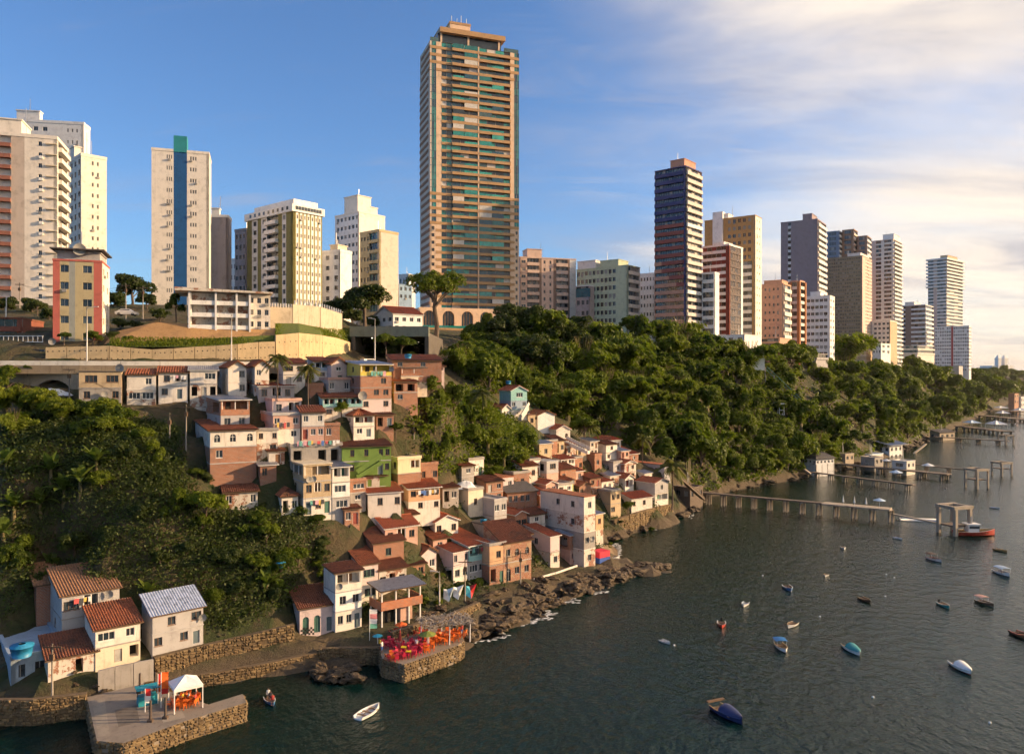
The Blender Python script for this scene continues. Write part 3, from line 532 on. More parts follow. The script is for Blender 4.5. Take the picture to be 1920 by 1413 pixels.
DOORS = [flat((.22, .11, .05), .7), flat((.06, .16, .12), .6), flat((.10, .14, .16), .6), flat((.42, .40, .36), .6), flat((.28, .06, .04), .6)]
WM = {}
def win_mesh(kind, w, h, fr, wallm=None):
    """frame mesh and pane (or door leaf) mesh of a window, shared between equal ones"""
    w, h = round(w, 1), round(h, 1); key = (kind, w, h, fr, wallm.name if wallm else 0)
    if key in WM: return WM[key]
    mb = MB(); pn = MB(); t = .06; mats = [FR[fr % 4]]; pm = GLASS if (w * 10 + h * 10) % 3 else GLASSB
    if kind in 'wW':
        n = 2 if kind == 'w' else max(2, int(w / .6)); pn.box(-w / 2, w / 2, .03, .06, 0, h)
        mb.box(-w / 2, w / 2, -.03, .03, 0, t); mb.box(-w / 2, w / 2, -.03, .03, h - t, h)
        for i in range(n + 1):
            x = -w / 2 + w * i / n; x = min(max(x, -w / 2 + t / 2), w / 2 - t / 2); mb.box(x - t / 2, x + t / 2, -.028, .032, t, h - t)
        mb.box(-w / 2 - .06, w / 2 + .06, -.18, -.1, -.07, -.01)
    elif kind == 'd':
        pn.box(-w / 2, w / 2, .0, .05, 0, h); mb.box(-w / 2, -w / 2 + t, -.04, .0, 0, h); mb.box(w / 2 - t, w / 2, -.04, .0, 0, h); mb.box(-w / 2 + t, w / 2 - t, -.04, .0, h - t, h)
        pn.box(w / 2 - .2, w / 2 - .15, -.04, .0, h * .45, h * .52); mats = [FR[fr % 2]]; pm = DOORS[fr % 5]
    else:  # arched
        pn.box(-w / 2, w / 2, .03, .06, 0, h); n = 8; hc = h - w / 2
        arc = [(w / 2 * math.cos(math.pi * i / n), hc + w / 2 * math.sin(math.pi * i / n)) for i in range(n + 1)]
        for i in range(n):
            (x0, z0), (x1, z1) = arc[i], arc[i + 1]
            mb.hexa(((x0, -.13, z0), (x0, .03, z0), (x1, .03, z1), (x1, -.13, z1), (x0, -.13, h), (x0, .03, h), (x1, .03, h), (x1, -.13, h)), 1)
        mb.box(-t / 2, t / 2, -.02, .03, 0, h - t); mb.box(-w / 2, w / 2, -.02, .03, hc - t / 2, hc + t / 2); mats = [FR[fr], wallm]; pm = DOORS[1] if fr == 2 else GLASS
    WM[key] = (mb.mesh('window_frame', mats), pn.mesh('pane', pm)); return WM[key]
def corrugate(mb, a, b, c, d, mi, pitch, rows=True, amp=.05):
    """ribbed or tiled sheet on the quad a-b (eave) d-c (ridge)"""
    a, b, c, d = map(Vector, (a, b, c, d)); L = (b - a).length; S = (d - a).length; nrm = (b - a).cross(d - a).normalized()
    if nrm.z < 0: nrm = -nrm
    nu = max(3, int(L / pitch)); k = 4; nv = max(2, int(S / (.55 if pitch < .4 else .9))) if rows else 1
    base = len(mb.v)
    prof = [math.sin(2 * math.pi * j / k) for j in range(k)]; U = nu * k
    jit = [[rnd.uniform(-.016, .016) for _ in range(nu + 1)] for _ in range(nv + 1)]
    rowsv = []
    for r in range(nv):
        rowsv += [(r / nv, r, 0.045), ((r + 1) / nv, r, 0.0)] if rows else [(0, 0, 0), (1, 0, 0)]
    for t, r, up in rowsv:
        e0 = a.lerp(d, t); e1 = b.lerp(c, t)
        for j in range(U + 1):
            p = e0.lerp(e1, j / U) + nrm * (amp * prof[j % k] + up + (jit[r][j // k] if rows else 0)); mb.v.append(tuple(p))
    for i in range(len(rowsv) - 1):
        for j in range(U):
            q = base + i * (U + 1) + j; mb.f.append((q, q + 1, q + U + 2, q + U + 1)); mb.m.append(mi)
    dn = nrm * -.09; dn2 = nrm * -.2
    mb.hexa([a + dn2, b + dn2, c + dn2, d + dn2, a + dn, b + dn, c + dn, d + dn], mi + 1)
def roof(root, kind, a, b, h, mk, rise, wm, D, ov=.38):
    mat = RMATS[mk]; rows = mk in 'tTrR' and mk != 'R'; pitch = .3 if D < 125 else .42; amp = .055 if D < 125 else .075
    if mk in 'sSR': pitch, amp = .34, .05
    if mk == 'D': pitch, amp = .5, .02
    mb = MB(); M = [mat, WPAINT if mk in 'rs' else WOOD, wm]
    z = h + .12
    if kind == 'fl':
        mb.box(-.15, b + .15, -.15, a + .15, h, h + .16); t = .12; ph = .34
        if mk in 'PGOYe':
            mb.box(-.1, b + .1, -.1, t, h + .16, h + .16 + ph); mb.box(-.1, t, t, a, h + .16, h + .16 + ph); mb.box(b - t, b + .1, t, a, h + .16, h + .16 + ph)
        return mb.build('roof', M, root)
    if kind == 'sR':
        corrugate(mb, (-ov, -ov, z), (b + ov, -ov, z), (b + ov, a, z + rise), (-ov, a, z + rise), 0, pitch, rows, amp)
        for x in (0, b): mb.add([(x, 0, h), (x, a, h), (x, a, z + rise - .12)], [(0, 1, 2)], 2)
        mb.quad((0, a, h), (b, a, h), (b, a, z + rise), (0, a, z + rise), 2)
    elif kind == 'gR':
        corrugate(mb, (-ov, -ov, z), (b + ov, -ov, z), (b + ov, a / 2, z + rise), (-ov, a / 2, z + rise), 0, pitch, rows, amp)
        corrugate(mb, (b + ov, a + ov, z), (-ov, a + ov, z), (-ov, a / 2, z + rise), (b + ov, a / 2, z + rise), 0, pitch, rows, amp)
        for x in (0, b): mb.add([(x, 0, h), (x, a, h), (x, a / 2, z + rise - .15)], [(0, 1, 2)], 2)
        mb.beam((-ov, a / 2, z + rise + .06), (b + ov, a / 2, z + rise + .06), .3, .14, 0)
    elif kind == 'gL':
        corrugate(mb, (-ov, a + ov, z), (-ov, -ov, z), (b / 2, -ov, z + rise), (b / 2, a + ov, z + rise), 0, pitch, rows, amp)
        corrugate(mb, (b + ov, -ov, z), (b + ov, a + ov, z), (b / 2, a + ov, z + rise), (b / 2, -ov, z + rise), 0, pitch, rows, amp)
        for y in (0, a): mb.add([(0, y, h), (b, y, h), (b / 2, y, z + rise - .15)], [(0, 1, 2)], 2)
        mb.beam((b / 2, -ov, z + rise + .06), (b / 2, a + ov, z + rise + .06), .3, .14, 0)
    else:
        m = min(a, b) / 2 * .9; r0, r1 = (m, a / 2, z + rise), (b - m, a / 2, z + rise)
        if b < a: r0, r1 = (b / 2, m, z + rise), (b / 2, a - m, z + rise)
        q = [(-ov, -ov, z), (b + ov, -ov, z), (b + ov, a + ov, z), (-ov, a + ov, z)]
        if b >= a: fs = [(q[0], q[1], r1, r0), (q[2], q[3], r0, r1), (q[1], q[2], r1, r1), (q[3], q[0], r0, r0)]
        else: fs = [(q[0], q[1], r0, r0), (q[2], q[3], r1, r1), (q[1], q[2], r1, r0), (q[3], q[0], r0, r1)]
        for f in fs:
            f = [Vector(p) for p in f]
            if (f[2] - f[3]).length < .01: f[2] = f[2] + (f[1] - f[0]) * .02
            corrugate(mb, *f, 0, pitch, rows, amp)
    return mb.build('roof', M, root)
def house(spec, C, a, b, name='hillside_house'):
    lab, xl, xc, xr, yt, yb, D, th, lf, rf, walls, rk, rise = spec
    h = (yb - yt) * D / F; root = empty(name, C, R(th)); tag(root, lab, 'house', 'hillside village houses')
    ws = walls.split('/'); nf = max(len(rf.split('/')), len(lf.split('/')), len(ws)); fh = h / nf; wm = WK[ws[0]]
    mats = [WK[w] for w in ws] + [DARK, CURT]; DK = len(ws); mb = MB(); fr = rnd.choice([0, 0, 1, 1, 3])
    if 'green' in lab and ('doors' in lab or 'slatted' in lab): fr = 2
    parts = []
    for face, fl, L in (('R', rf.split('/'), b), ('L', lf.split('/'), a)):
        for k in range(nf):
            z1 = h - k * fh; z0 = z1 - fh; mi = min(k, len(ws) - 1)
            s = fl[k] if k < len(fl) else '-'; holes = []; n = len(s); sw = L / n; i = 0
            for i, ch in enumerate(s):
                u = (i + .5) * sw
                if face == 'R': u += rnd.uniform(-.08, .08) * sw
                if ch in 'wWa':
                    w = min({'w': 1.0, 'W': 1.9, 'a': .95}[ch], sw * (.62 if ch == 'w' else .8)); hh = min(1.25, fh * .46); zb = z0 + fh * (.34 if ch != 'a' else .3)
                    if ch == 'a' and ('doors' in lab or (k == nf - 1 and 'openings' in lab)): hh, zb = fh * .66, z0 + .1
                    w, hh = max(round(w, 1), .4), max(round(hh, 1), .5)
                    holes.append((u - w / 2, u + w / 2, zb, zb + hh, .16, None)); parts.append((ch, face, u, zb, w, hh, WK[ws[mi]]))
                elif ch == 'd':
                    w = round(min(.95, sw * .75), 1); hh = round(min(2.15, fh * .74), 1); holes.append((u - w / 2, u + w / 2, z0 + .04, z0 + .04 + hh, .14, None)); parts.append(('d', face, u, z0 + .04, w, hh, None))
                elif ch == 'o':
                    w = sw * .62; holes.append((u - w / 2, u + w / 2, z0 + fh * .12, z0 + fh * .8, 1.3, DK))
                elif ch == 'O':
                    u0, u1 = i * sw + .18, (i + 1) * sw - .18; zz0, zz1 = z0 + fh * .36, z0 + fh * .9
                    holes.append((u0, u1, zz0, zz1, 1.5, mi)); m = max(2, int((u1 - u0) / 2.2))
                    for j in range(m + 1):
                        x = u0 + (u1 - u0) * j / m; x = min(max(x, u0 + .07), u1 - .07); pm = MB()
                        if face == 'R': pm.box(x - .06, x + .06, .05, .17, zz0, zz1)
                        else: pm.box(.05, .17, x - .06, x + .06, zz0, zz1)
                        pm.build('veranda_post', WPAINT, root)
                    u = u0 + (u1 - u0) * .3; q = min(.8, (u1 - u0) * .25)
                    for uu, mm in ((u, DARK), (u + q * 1.9, rnd.choice(DOORS))):
                        dm = MB()
                        if face == 'R': dm.box(uu - q / 2, uu + q / 2, 1.42, 1.49, zz0, zz1 - .15)
                        else: dm.box(1.42, 1.49, uu - q / 2, uu + q / 2, zz0, zz1 - .15)
                        dm.build('veranda_door', mm, root)
            wall_holes(mb, face, L, z0 - (2.5 if k == nf - 1 else 0), z1, holes, mi)
    mb.quad((b, 0, -2.5), (b, a, -2.5), (b, a, h), (b, 0, h), 0); mb.quad((0, a, -2.5), (b, a, -2.5), (b, a, h), (0, a, h), 0)
    mb.quad((0, 0, h - .01), (b, 0, h - .01), (b, a, h - .01), (0, a, h - .01), 0)
    mb.build('wall', mats, root)
    if nf > 1:
        sl_m = rnd.choice([CONC, wm, GREY])
        for k in range(1, nf):
            z = h - k * fh; sm = MB(); sm.add([(-.07, -.07, z - .1), (b + .07, -.07, z - .1), (b + .07, .02, z - .1), (.02, .02, z - .1), (.02, a, z - .1), (-.07, a, z - .1), (-.07, -.07, z + .06), (b + .07, -.07, z + .06), (b + .07, .02, z + .06), (.02, .02, z + .06), (.02, a, z + .06), (-.07, a, z + .06)],
                [(0, 3, 2, 1), (0, 5, 4, 3), (6, 7, 8, 9), (6, 9, 10, 11), (0, 1, 7, 6), (1, 2, 8, 7), (4, 5, 11, 10), (5, 0, 6, 11)]); sm.build('floor_slab_edge', sl_m, root)
    for ch, face, u, zb, w, hh, wmt in parts:
        f = fr if ch != 'd' else (fr if fr == 2 else rnd.randrange(5))
        fm_, pm_ = win_mesh(ch, w, hh, f, wmt if ch == 'a' else None); o = link({'d': 'door'}.get(ch, 'window'), fm_, root); link({'d': 'door_leaf'}.get(ch, 'pane'), pm_, o)
        o.location = (u, .13, zb) if face == 'R' else (.13, u, zb)
        if face == 'L': o.rotation_euler = (0, 0, R(-90))
    roof(root, rk[0], a, b, h, rk[1], rise, wm, D)
    return root
HB = {}
for spec, C, a, b in HS: HB[spec[0]] = (house(spec, C, a, b), C, a, b, spec)
# ---------------------------------------------------------------- towers on the plateau
PG = [glass((.03, .045, .06)), glass((.06, .08, .10)), flat((.30, .29, .27), .6, 0, .3), glass((.015, .02, .025))]
class Tower:
    def __init__(s, name, lab, xl, xc, xr, yt, zb, D, th, floors, cat='apartment building', a=None, b=None, group=None):
        s.C, la, lb = solve(xl, xc, xr, 700, D, th); s.a = a or min(max(la, 6), 60); s.b = b or min(max(lb, 6), 60)
        s.C.z = zb; s.h = CH - (yt - HY) / F * D - zb; s.n = floors; s.fh = s.h / floors; s.root = empty(name, s.C, R(th)); tag(s.root, lab, cat, group)
        s.mb = MB(); s.mats = []; s.gl = MB(); s.glm = list(PG); s.D = D; s.name = name
    def mi(s, m):
        if m not in s.mats: s.mats.append(m)
        return s.mats.index(m)
    def gi(s, m):
        if m not in s.glm: s.glm.append(m)
        return s.glm.index(m)
    def L(s, f): return s.b if f == 'R' else s.a
    def pt(s, f, u, d, z): return (u, d, z) if f == 'R' else (d, u, z)          # d > 0 is into the building
    def bx(s, mb, f, u0, u1, d0, d1, z0, z1, mi=0):
        if f == 'R': mb.box(u0, u1, d0, d1, z0, z1, mi)
        else: mb.box(d0, d1, u0, u1, z0, z1, mi)
    def plain(s, f, f0, f1, m, z0=0, z1=None, d=0):
        L = s.L(f); z1 = s.h if z1 is None else z1; s.bx(s.mb, f, f0 * L, f1 * L, d, d + .8, z0, z1, s.mi(m))
    def wins(s, f, f0, f1, m, cols, wf=.5, hf=.45, sill=.3, k0=0, k1=None, mix=(6, 3, 2, 3), dep=.3, skip=0):
        """wall with a recessed window grid; panes are real sheets set back in the openings"""
        L = s.L(f); u0, u1 = f0 * L, f1 * L; k1 = s.n if k1 is None else k1; cw = (u1 - u0) / cols; mi = s.mi(m); t = MB()
        for k in range(k0, k1):
            z = k * s.fh; hs = []
            for c in range(cols):
                if skip and rnd.random() < skip: continue
                x = (c + .5) * cw; hs.append((x - cw * wf / 2, x + cw * wf / 2, z + s.fh * sill, z + s.fh * (sill + hf), dep, None))
            tm = MB(); wall_holes(tm, f, u1 - u0, z, z + s.fh, hs, mi)
            off = (u0, 0, 0) if f == 'R' else (0, u0, 0)
            s.mb.add([(p[0] + off[0], p[1] + off[1], p[2]) for p in tm.v], tm.f, mi)
            for h in hs:
                g = rnd.choices(range(4), mix)[0]
                s.gl.quad(s.pt(f, u0 + h[0], dep - .02, h[2]), s.pt(f, u0 + h[1], dep - .02, h[2]), s.pt(f, u0 + h[1], dep - .02, h[3]), s.pt(f, u0 + h[0], dep - .02, h[3]), g)
                xm = u0 + (h[0] + h[1]) / 2
                if rnd.random() < .13: s.bx(s.gl, f, xm - .4, xm + .4, -.4, 0, h[2] - .6, h[2] - .08, 2)
                s.bx(s.gl, f, xm - .05, xm + .05, dep - .08, dep - .03, h[2], h[3], 2)
    def bands(s, f, f0, f1, m, hf=.42, proud=.7, k0=0, k1=None, name='balcony_band', panes=6, mix=(6, 3, 2, 3), dep=.6, zo=0.0, back=True, mats=None, glm=None):
        """a recessed glazed strip with one proud band for each floor, each band an object"""
        L = s.L(f); u0, u1 = f0 * L, f1 * L; k1 = s.n if k1 is None else k1; b = MB()
        s.bx(b, f, u0, u1, -proud, dep, 0, s.fh * hf); me = b.mesh(name, m)
        for k in range(k0, k1):
            mm = m if mats is None else mats(k)
            o = link(name, me, s.root, (0, 0, k * s.fh + zo * s.fh))
            if mm is not m: objmat(o, mm)
            if back:
                pw = (u1 - u0) / panes
                for c in range(panes):
                    g = rnd.choices(range(len(mix)), mix)[0] if glm is None else s.gi(rnd.choice(glm))
                    z0, z1 = k * s.fh + (zo + hf - .02) * s.fh, (k + 1 + zo + .02) * s.fh
                    s.gl.quad(s.pt(f, u0 + c * pw, dep, z0), s.pt(f, u0 + (c + 1) * pw, dep, z0), s.pt(f, u0 + (c + 1) * pw, dep, z1), s.pt(f, u0 + c * pw, dep, z1), g)
                    s.bx(s.gl, f, u0 + c * pw - .06, u0 + c * pw + .06, dep - .12, dep - .01, z0, z1, 2)
    def pier(s, f, u, w, m, z0=0, z1=None, proud=.5, name='pier'):
        L = s.L(f); b = MB(); s.bx(b, f, u * L - w / 2, u * L + w / 2, -proud, .5, z0, s.h if z1 is None else z1); b.build(name, m, s.root)
    def top(s, m, boxes=(), par=.9, name='roof_parapet'):
        b = MB(); t = .35; z = s.h
        b.box(-.12, s.b + .1, -.12, t, z, z + par); b.box(-.12, t, t, s.a + .1, z, z + par); b.box(s.b - t, s.b + .1, t, s.a + .1, z, z + par); b.box(t, s.b - t, s.a - t, s.a + .1, z, z + par)
        b.build(name, m, s.root)
        for (x0, x1, y0, y1, hh, mm) in boxes:
            q = MB(); q.box(x0 * s.b, x1 * s.b, y0 * s.a, y1 * s.a, z + .02, z + hh); q.box(x0 * s.b - .25, x1 * s.b + .25, y0 * s.a - .25, y1 * s.a + .25, z + hh, z + hh + .3)
            q.build('roof_house', mm, s.root)
        q = MB(); cx, cy = s.b * .45, s.a * .5; zz = z + max([0] + [x[4] for x in boxes]) * .9
        q.tube([(cx, cy, z), (cx, cy, zz + 5)], .09, 5); q.tube([(cx + 1.5, cy + .7, z), (cx + 1.5, cy + .7, zz + 3)], .07, 5); q.build('antenna', STEEL, s.root)
    def done(s, side=None):
        m = s.mi(side or (s.mats[0] if s.mats else CREAM)); b = s.mb
        b.box(.85, s.b - .01, .85, s.a - .01, -8, s.h - .01, m)
        b.box(.0, s.b, .0, s.a, -8, -.01, m)
        b.quad((s.b, 0, 0), (s.b, s.a, 0), (s.b, s.a, s.h), (s.b, 0, s.h), m); b.quad((0, s.a, 0), (s.b, s.a, 0), (s.b, s.a, s.h), (0, s.a, s.h), m)
        b.quad((0, 0, s.h - .005), (s.b, 0, s.h - .005), (s.b, s.a, s.h - .005), (0, s.a, s.h - .005), m)
        b.build('wall', s.mats, s.root)
        if s.gl.v: tag(s.gl.build('window_glazing', s.glm, s.root), kind='stuff')
cw_ = wall((.76, .69, .60), .3); brn = wall((.24, .10, .06), .3); wht = wall((.74, .72, .70), .22); blu = wall((.008, .085, .25), .2)
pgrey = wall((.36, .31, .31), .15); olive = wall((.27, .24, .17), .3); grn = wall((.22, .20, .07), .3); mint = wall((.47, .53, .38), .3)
# --- left
t = Tower('apartment_tower', 'plain white slab tower behind the brown striped tower, top left', -60, 157, 160, 234, 50, 262, 100, 19)
t.wins('L', 0, .16, wht, 4, .34, .3); t.plain('L', .16, .3, wht); t.wins('L', .3, .62, wht, 4, .5, .34, skip=.35); t.plain('L', .62, 1, wht); t.plain('R', 0, 1, wht); t.top(wht, [(.2, .6, .4, .6, 4, wht)]); t.done()
t = Tower('apartment_tower', 'cream tower with brown balcony stripes at the left edge', -34, 107, 128, 262, 50, 200, 108, 18)
t.plain('L', 0, .16, cw_); t.wins('L', .16, .30, cw_, 1, .35, .4, mix=(6, 1, 1, 4)); t.plain('L', .30, .44, cw_)
t.plain('L', .44, .62, wall((.52, .43, .36), .3), d=.0); t.bands('L', .62, 1, wall((.30, .12, .08), .2), .34, .5, panes=5, mix=(1, 2, 9, 1), dep=1.6)
t.bands('R', .1, .9, cw_, .4, .9, panes=4); t.plain('R', 0, .1, WHITEC); t.plain('R', .9, 1, cw_); t.top(cw_, [(.1, .8, .5, .8, 4.5, cw_)])
acm = MB(); acm.box(-.5, 0, -.45, .45, 0, .7); acme = acm.mesh('air_conditioner', WHITEC); slm = MB(); slm.box(-.55, 0, -1.3, 1.3, 0, .25); slme = slm.mesh('ledge', CREAM)
for k in range(18):
    if k % 2 == 0 or rnd.random() < .4: link('air_conditioner', acme, t.root, (0, t.a * .215, (k + .12) * t.fh))
    link('ledge', slme, t.root, (0, t.a * .075, (k + .5) * t.fh))
t.done()
t = Tower('apartment_tower', 'narrow cream block with paired small windows beside the striped tower', 131, 152, 200, 292, 50, 228, 45, 17)
t.wins('R', .35, .75, cw_, 2, .36, .36); t.plain('R', 0, .35, cw_); t.plain('R', .75, 1, cw_); t.wins('L', 0, 1, cw_, 3, .5, .5); t.top(cw_, [(.0, .3, .6, .95, 4, cw_)]); t.done()
red = wall((.50, .13, .10), .25); yel = wall((.46, .38, .22), .35); gst = wall((.30, .31, .28), .3)
t = Tower('apartment_block', 'five storey red and yellow apartment block by the retaining wall', 99, 191, 205, 492, 45.5, 155, 110, 5)
t.plain('L', 0, .17, red); t.wins('L', .17, .43, yel, 1, .72, .42, .34, mix=(2, 5, 2, 1)); t.plain('L', .43, .55, yel); t.plain('L', .55, .67, gst); t.wins('L', .67, .86, yel, 1, .9, .42, .34, mix=(2, 5, 2, 1)); t.plain('L', .86, 1, red)
t.wins('R', 0, 1, cw_, 2, .35, .4); t.top(red, [(.12, .9, .06, .94, 1.9, GREY)], par=.35)
q = MB(); q.box(-.5, t.b + .5, -.5, t.a + .5, t.h + 2.3, t.h + 2.55); q.build('roof_slab', SHEETD, t.root); t.done(cw_)
t = Tower('apartment_tower', 'white tower with a broad blue stripe down its front', 284, 392, 396, 290, 50, 240, 108, 17)
u = lambda px: (392 - px) / 108.0
t.plain('L', 0, u(369), cw_); t.wins('L', u(369), u(355), cw_, 3, .55, .34, .35); t.plain('L', u(355), u(350), cw_); t.plain('L', u(350), u(325), blu); t.plain('L', u(325), u(323), cw_); t.wins('L', u(323), u(311), cw_, 3, .5, .36, .35); t.plain('L', u(311), 1, cw_)
t.plain('R', 0, 1, cw_); t.top(cw_, par=.8)
q = MB(); L_ = t.a; q.box(-.15, 4, L_ * u(350), L_ * u(325), t.h, t.h + 5); q.build('stair_tower', wall((.02, .24, .27), .2), t.root); t.done()
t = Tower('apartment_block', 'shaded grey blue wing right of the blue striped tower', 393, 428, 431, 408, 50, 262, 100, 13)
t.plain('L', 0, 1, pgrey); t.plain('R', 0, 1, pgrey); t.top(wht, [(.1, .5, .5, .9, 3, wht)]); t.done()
t = Tower('apartment_tower', 'white block with olive green stripes and curved balconies', 463, 549, 604, 396, 50, 250, 50, 14)
u = lambda px: (549 - px) / 86.0
t.plain('L', 0, u(537), grn); t.wins('L', u(537), u(530), wht, 1, .7, .5); t.plain('L', u(530), u(523), grn); t.bands('L', u(523), u(502), wht, .40, 1.3, panes=3, name='balcony'); t.wins('L', u(502), u(491), wht, 1, .6, .5); t.plain('L', u(491), u(484), grn); t.wins('L', u(484), u(473), wht, 1, .6, .5); t.plain('L', u(473), 1, grn)
for i in range(7):
    f0, f1 = .06 + i * .128, .06 + (i + 1) * .128
    t.plain('R', f0, f0 + .05, grn); t.wins('R', f0 + .05, f1, WHITEC, 1, .55, .42)
t.plain('R', 0, .06, grn); t.plain('R', .956, 1, grn)
q = MB(); q.box(-.6, t.b + .6, -.6, t.a + .6, t.h, t.h + 2.4); q.box(1, t.b - 1, 1, t.a - 3, t.h + 2.4, t.h + 4.4); q.build('roof_crown', WHITEC, t.root)
q = MB()
for i in range(9): x = t.a * (.06 + i * .1); q.box(-.72, -.55, x, x + 1.0, t.h + .7, t.h + 1.8)
for i in range(9): x = t.b * (.06 + i * .1); q.box(x, x + .9, -.72, -.55, t.h + .7, t.h + 1.8)
tag(q.build('attic_windows', GLASSB, t.root), kind='stuff'); t.done(WHITEC)
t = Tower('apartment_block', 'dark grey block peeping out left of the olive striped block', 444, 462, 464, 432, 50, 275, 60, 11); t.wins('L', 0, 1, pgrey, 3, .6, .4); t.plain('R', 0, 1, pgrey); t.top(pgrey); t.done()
t = Tower('apartment_block', 'pale block with two window columns right of the olive striped block', 603, 638, 641, 472, 50, 262, 62, 9)
t.wins('L', 0, .9, wht, 2, .42, .42); t.plain('L', .9, 1, wht); t.plain('R', 0, 1, wht); t.top(wht, [(.1, .9, .2, .6, 2.5, CREAM)]); t.done()
t = Tower('apartment_tower', 'white stepped tower with gridded windows and blank sunlit side', 628, 673, 722, 398, 50, 292, 50, 15)
t.wins('L', 0, .95, wht, 6, .62, .42); t.plain('L', .95, 1, wht); t.plain('R', 0, 1, cw_); t.top(cw_, [(0, .5, .05, .6, 6.5, cw_), (.5, .75, .05, .5, 3, cw_)], par=.5)
q = MB(); q.box(t.b, t.b + 4.5, 0, t.a * .8, -8, t.h - 5); q.build('side_wing', cw_, t.root); t.done(cw_)
t = Tower('apartment_block', 'lower block with teal glazed balconies and blank beige side', 675, 711, 747, 434, 50, 278, 50, 11)
t.bands('L', .02, .5, yel, .3, .25, panes=4, glm=[glass((.05, .14, .16)), glass((.12, .20, .22)), PG[0]]); t.wins('L', .5, 1, yel, 3, .5, .4); t.plain('L', 0, .02, yel); t.plain('R', 0, 1, wall((.58, .48, .40), .2)); t.top(yel); t.done(cw_)
for (xl, xc, xr, yt, D, lab) in ((748, 766, 768, 516, 420, 'small far white block right of the beige side wall'), (429, 443, 445, 488, 330, 'small far white block behind the blue striped tower')):
    t = Tower('apartment_block', lab, xl, xc, xr, yt, 50, D, 60, 8); t.wins('L', 0, 1, wht, 3, .5, .4); t.plain('R', 0, 1, wht); t.top(wht); t.done()
# --- the tall golden tower
gold = wall((.45, .26, .115), .15, .6); crm = wall((.74, .53, .36), .12); teal = [glass((.01, .16, .16), .05), glass((.015, .26, .24), .05), glass((.01, .08, .13), .05), glass((.02, .035, .05), .06), glass((.06, .12, .13)), glass((.04, .38, .31), .05)]
t = Tower('golden_tower', 'very tall golden brown tower with teal glass balconies', 788, 806, 973, 76, 67.5, 345, 20, 37, 'skyscraper', a=19)
u = lambda px: (px - 806) / 167.0
blinds = flat((.62, .58, .52), .7); tl = teal + teal[:2] + [teal[3]] * 5 + [teal[2]] * 3 + [blinds]
t.plain('R', u(817.5), u(827), crm); t.plain('R', u(956), u(964), crm)
for f0, f1 in ((0, u(817.5)), (u(964), 1)):
    t.bands('R', f0, f1, teal[2], .06, .02, k0=17, k1=34, panes=3, dep=.08, glm=teal[:3], name='corner_glazing_bar')
    t.bands('R', f0, f1, gold, .40, .1, k0=12, k1=17, panes=2, dep=.15, glm=teal[:3], name='corner_band'); t.bands('R', f0, f1, gold, .40, .1, k0=34, k1=37, panes=2, dep=.15, glm=teal[:3], name='corner_band')
    t.wins('R', f0, f1, crm, 1, .45, .45, .28, 0, 12, mix=(1, 0, 0, 4))
t.bands('R', u(827), u(846), gold, .36, .1, panes=2, dep=.3, glm=tl, name='side_balcony')
t.bands('R', u(846), u(894), gold, .38, .9, panes=3, dep=.2, glm=tl, name='balcony'); t.bands('R', u(895.5), u(944), gold, .38, .9, panes=3, dep=.2, glm=tl, name='balcony'); t.bands('R', u(944), u(956), gold, .40, .9, panes=1, dep=.5, glm=tl, name='side_balcony')
t.pier('R', u(894.7), .55, crm, proud=.8, name='balcony_post')
for k in range(37):
    for (p0, p1) in ((847, 868), (868, 893), (896, 920), (920, 943)):
        if rnd.random() < .7:
            q = MB(); up = rnd.random() < .25
            q.box(u(p0) * t.b + .1, u(p1) * t.b - .1, -.82, -.76, (k + .38) * t.fh, (k + (.995 if rnd.random() < .5 else .64)) * t.fh); q.build('glass_screen', blinds if rnd.random() < .1 else rnd.choice(teal + teal[:2] + [teal[5]]), t.root)
for k in list(range(0, 17)) + list(range(33, 37)):
    for p0, p1 in ((817, 827.3), (955.6, 964.4)): q = MB(); q.box(u(p0) * t.b, u(p1) * t.b, -.12, .3, k * t.fh + .05, (k + .38) * t.fh); q.build('pier_band', gold, t.root)
t.plain('L', 0, 1, wall((.60, .50, .42), .1)); sb = MB(); sb.box(-.25, .1, t.a * .12 if 0 else .0, t.a * .86, .0, .42 * t.fh); sme = sb.mesh('side_band', wall((.30, .15, .08), .1))  # left wall and bands coloured greyer and darker, shade put into the colour
for k in range(37): link('side_band', sme, t.root, (0, t.a * .14 if 17 <= k < 33 else 0, k * t.fh))
q = MB(); q.box(u(822) * t.b, u(940) * t.b, 1.5, t.a - 1, t.h, t.h + 4.6); q.build('penthouse', teal[3], t.root)
q = MB(); q.box(u(824) * t.b, u(946) * t.b, -.6, t.a, t.h + 4.6, t.h + 6.8); q.build('penthouse_roof', gold, t.root)
for px in (826, 876, 934): q = MB(); q.box(u(px) * t.b, u(px) * t.b + .8, .8, 1.6, t.h, t.h + 4.6); q.build('penthouse_post', crm, t.root)
q = MB(); q.box(u(848) * t.b, u(886) * t.b, 5, 15, t.h + 6.8, t.h + 11.4); q.build('lift_house', crm, t.root)
q = MB(); q.box(u(847) * t.b, u(887) * t.b, 4.8, 15.2, t.h + 11.4, t.h + 12.4); q.build('lift_house_cap', gold, t.root)
q = MB(); [q.tube([(u(px) * t.b, 6, t.h + 12.4), (u(px) * t.b, 6, t.h + 12.4 + hh)], .16, 5) for px, hh in ((852, 3), (862, 2), (870, 3.6), (880, 2.6))]; q.build('antenna', WPAINT, t.root)
q = MB(); q.box(.2, u(822) * t.b, .2, .35, t.h, t.h + 1.8); q.box(u(944) * t.b, t.b - .2, .2, .35, t.h, t.h + 1.8); q.build('roof_glass_rail', teal[4], t.root)
t.done(crm); GT = t
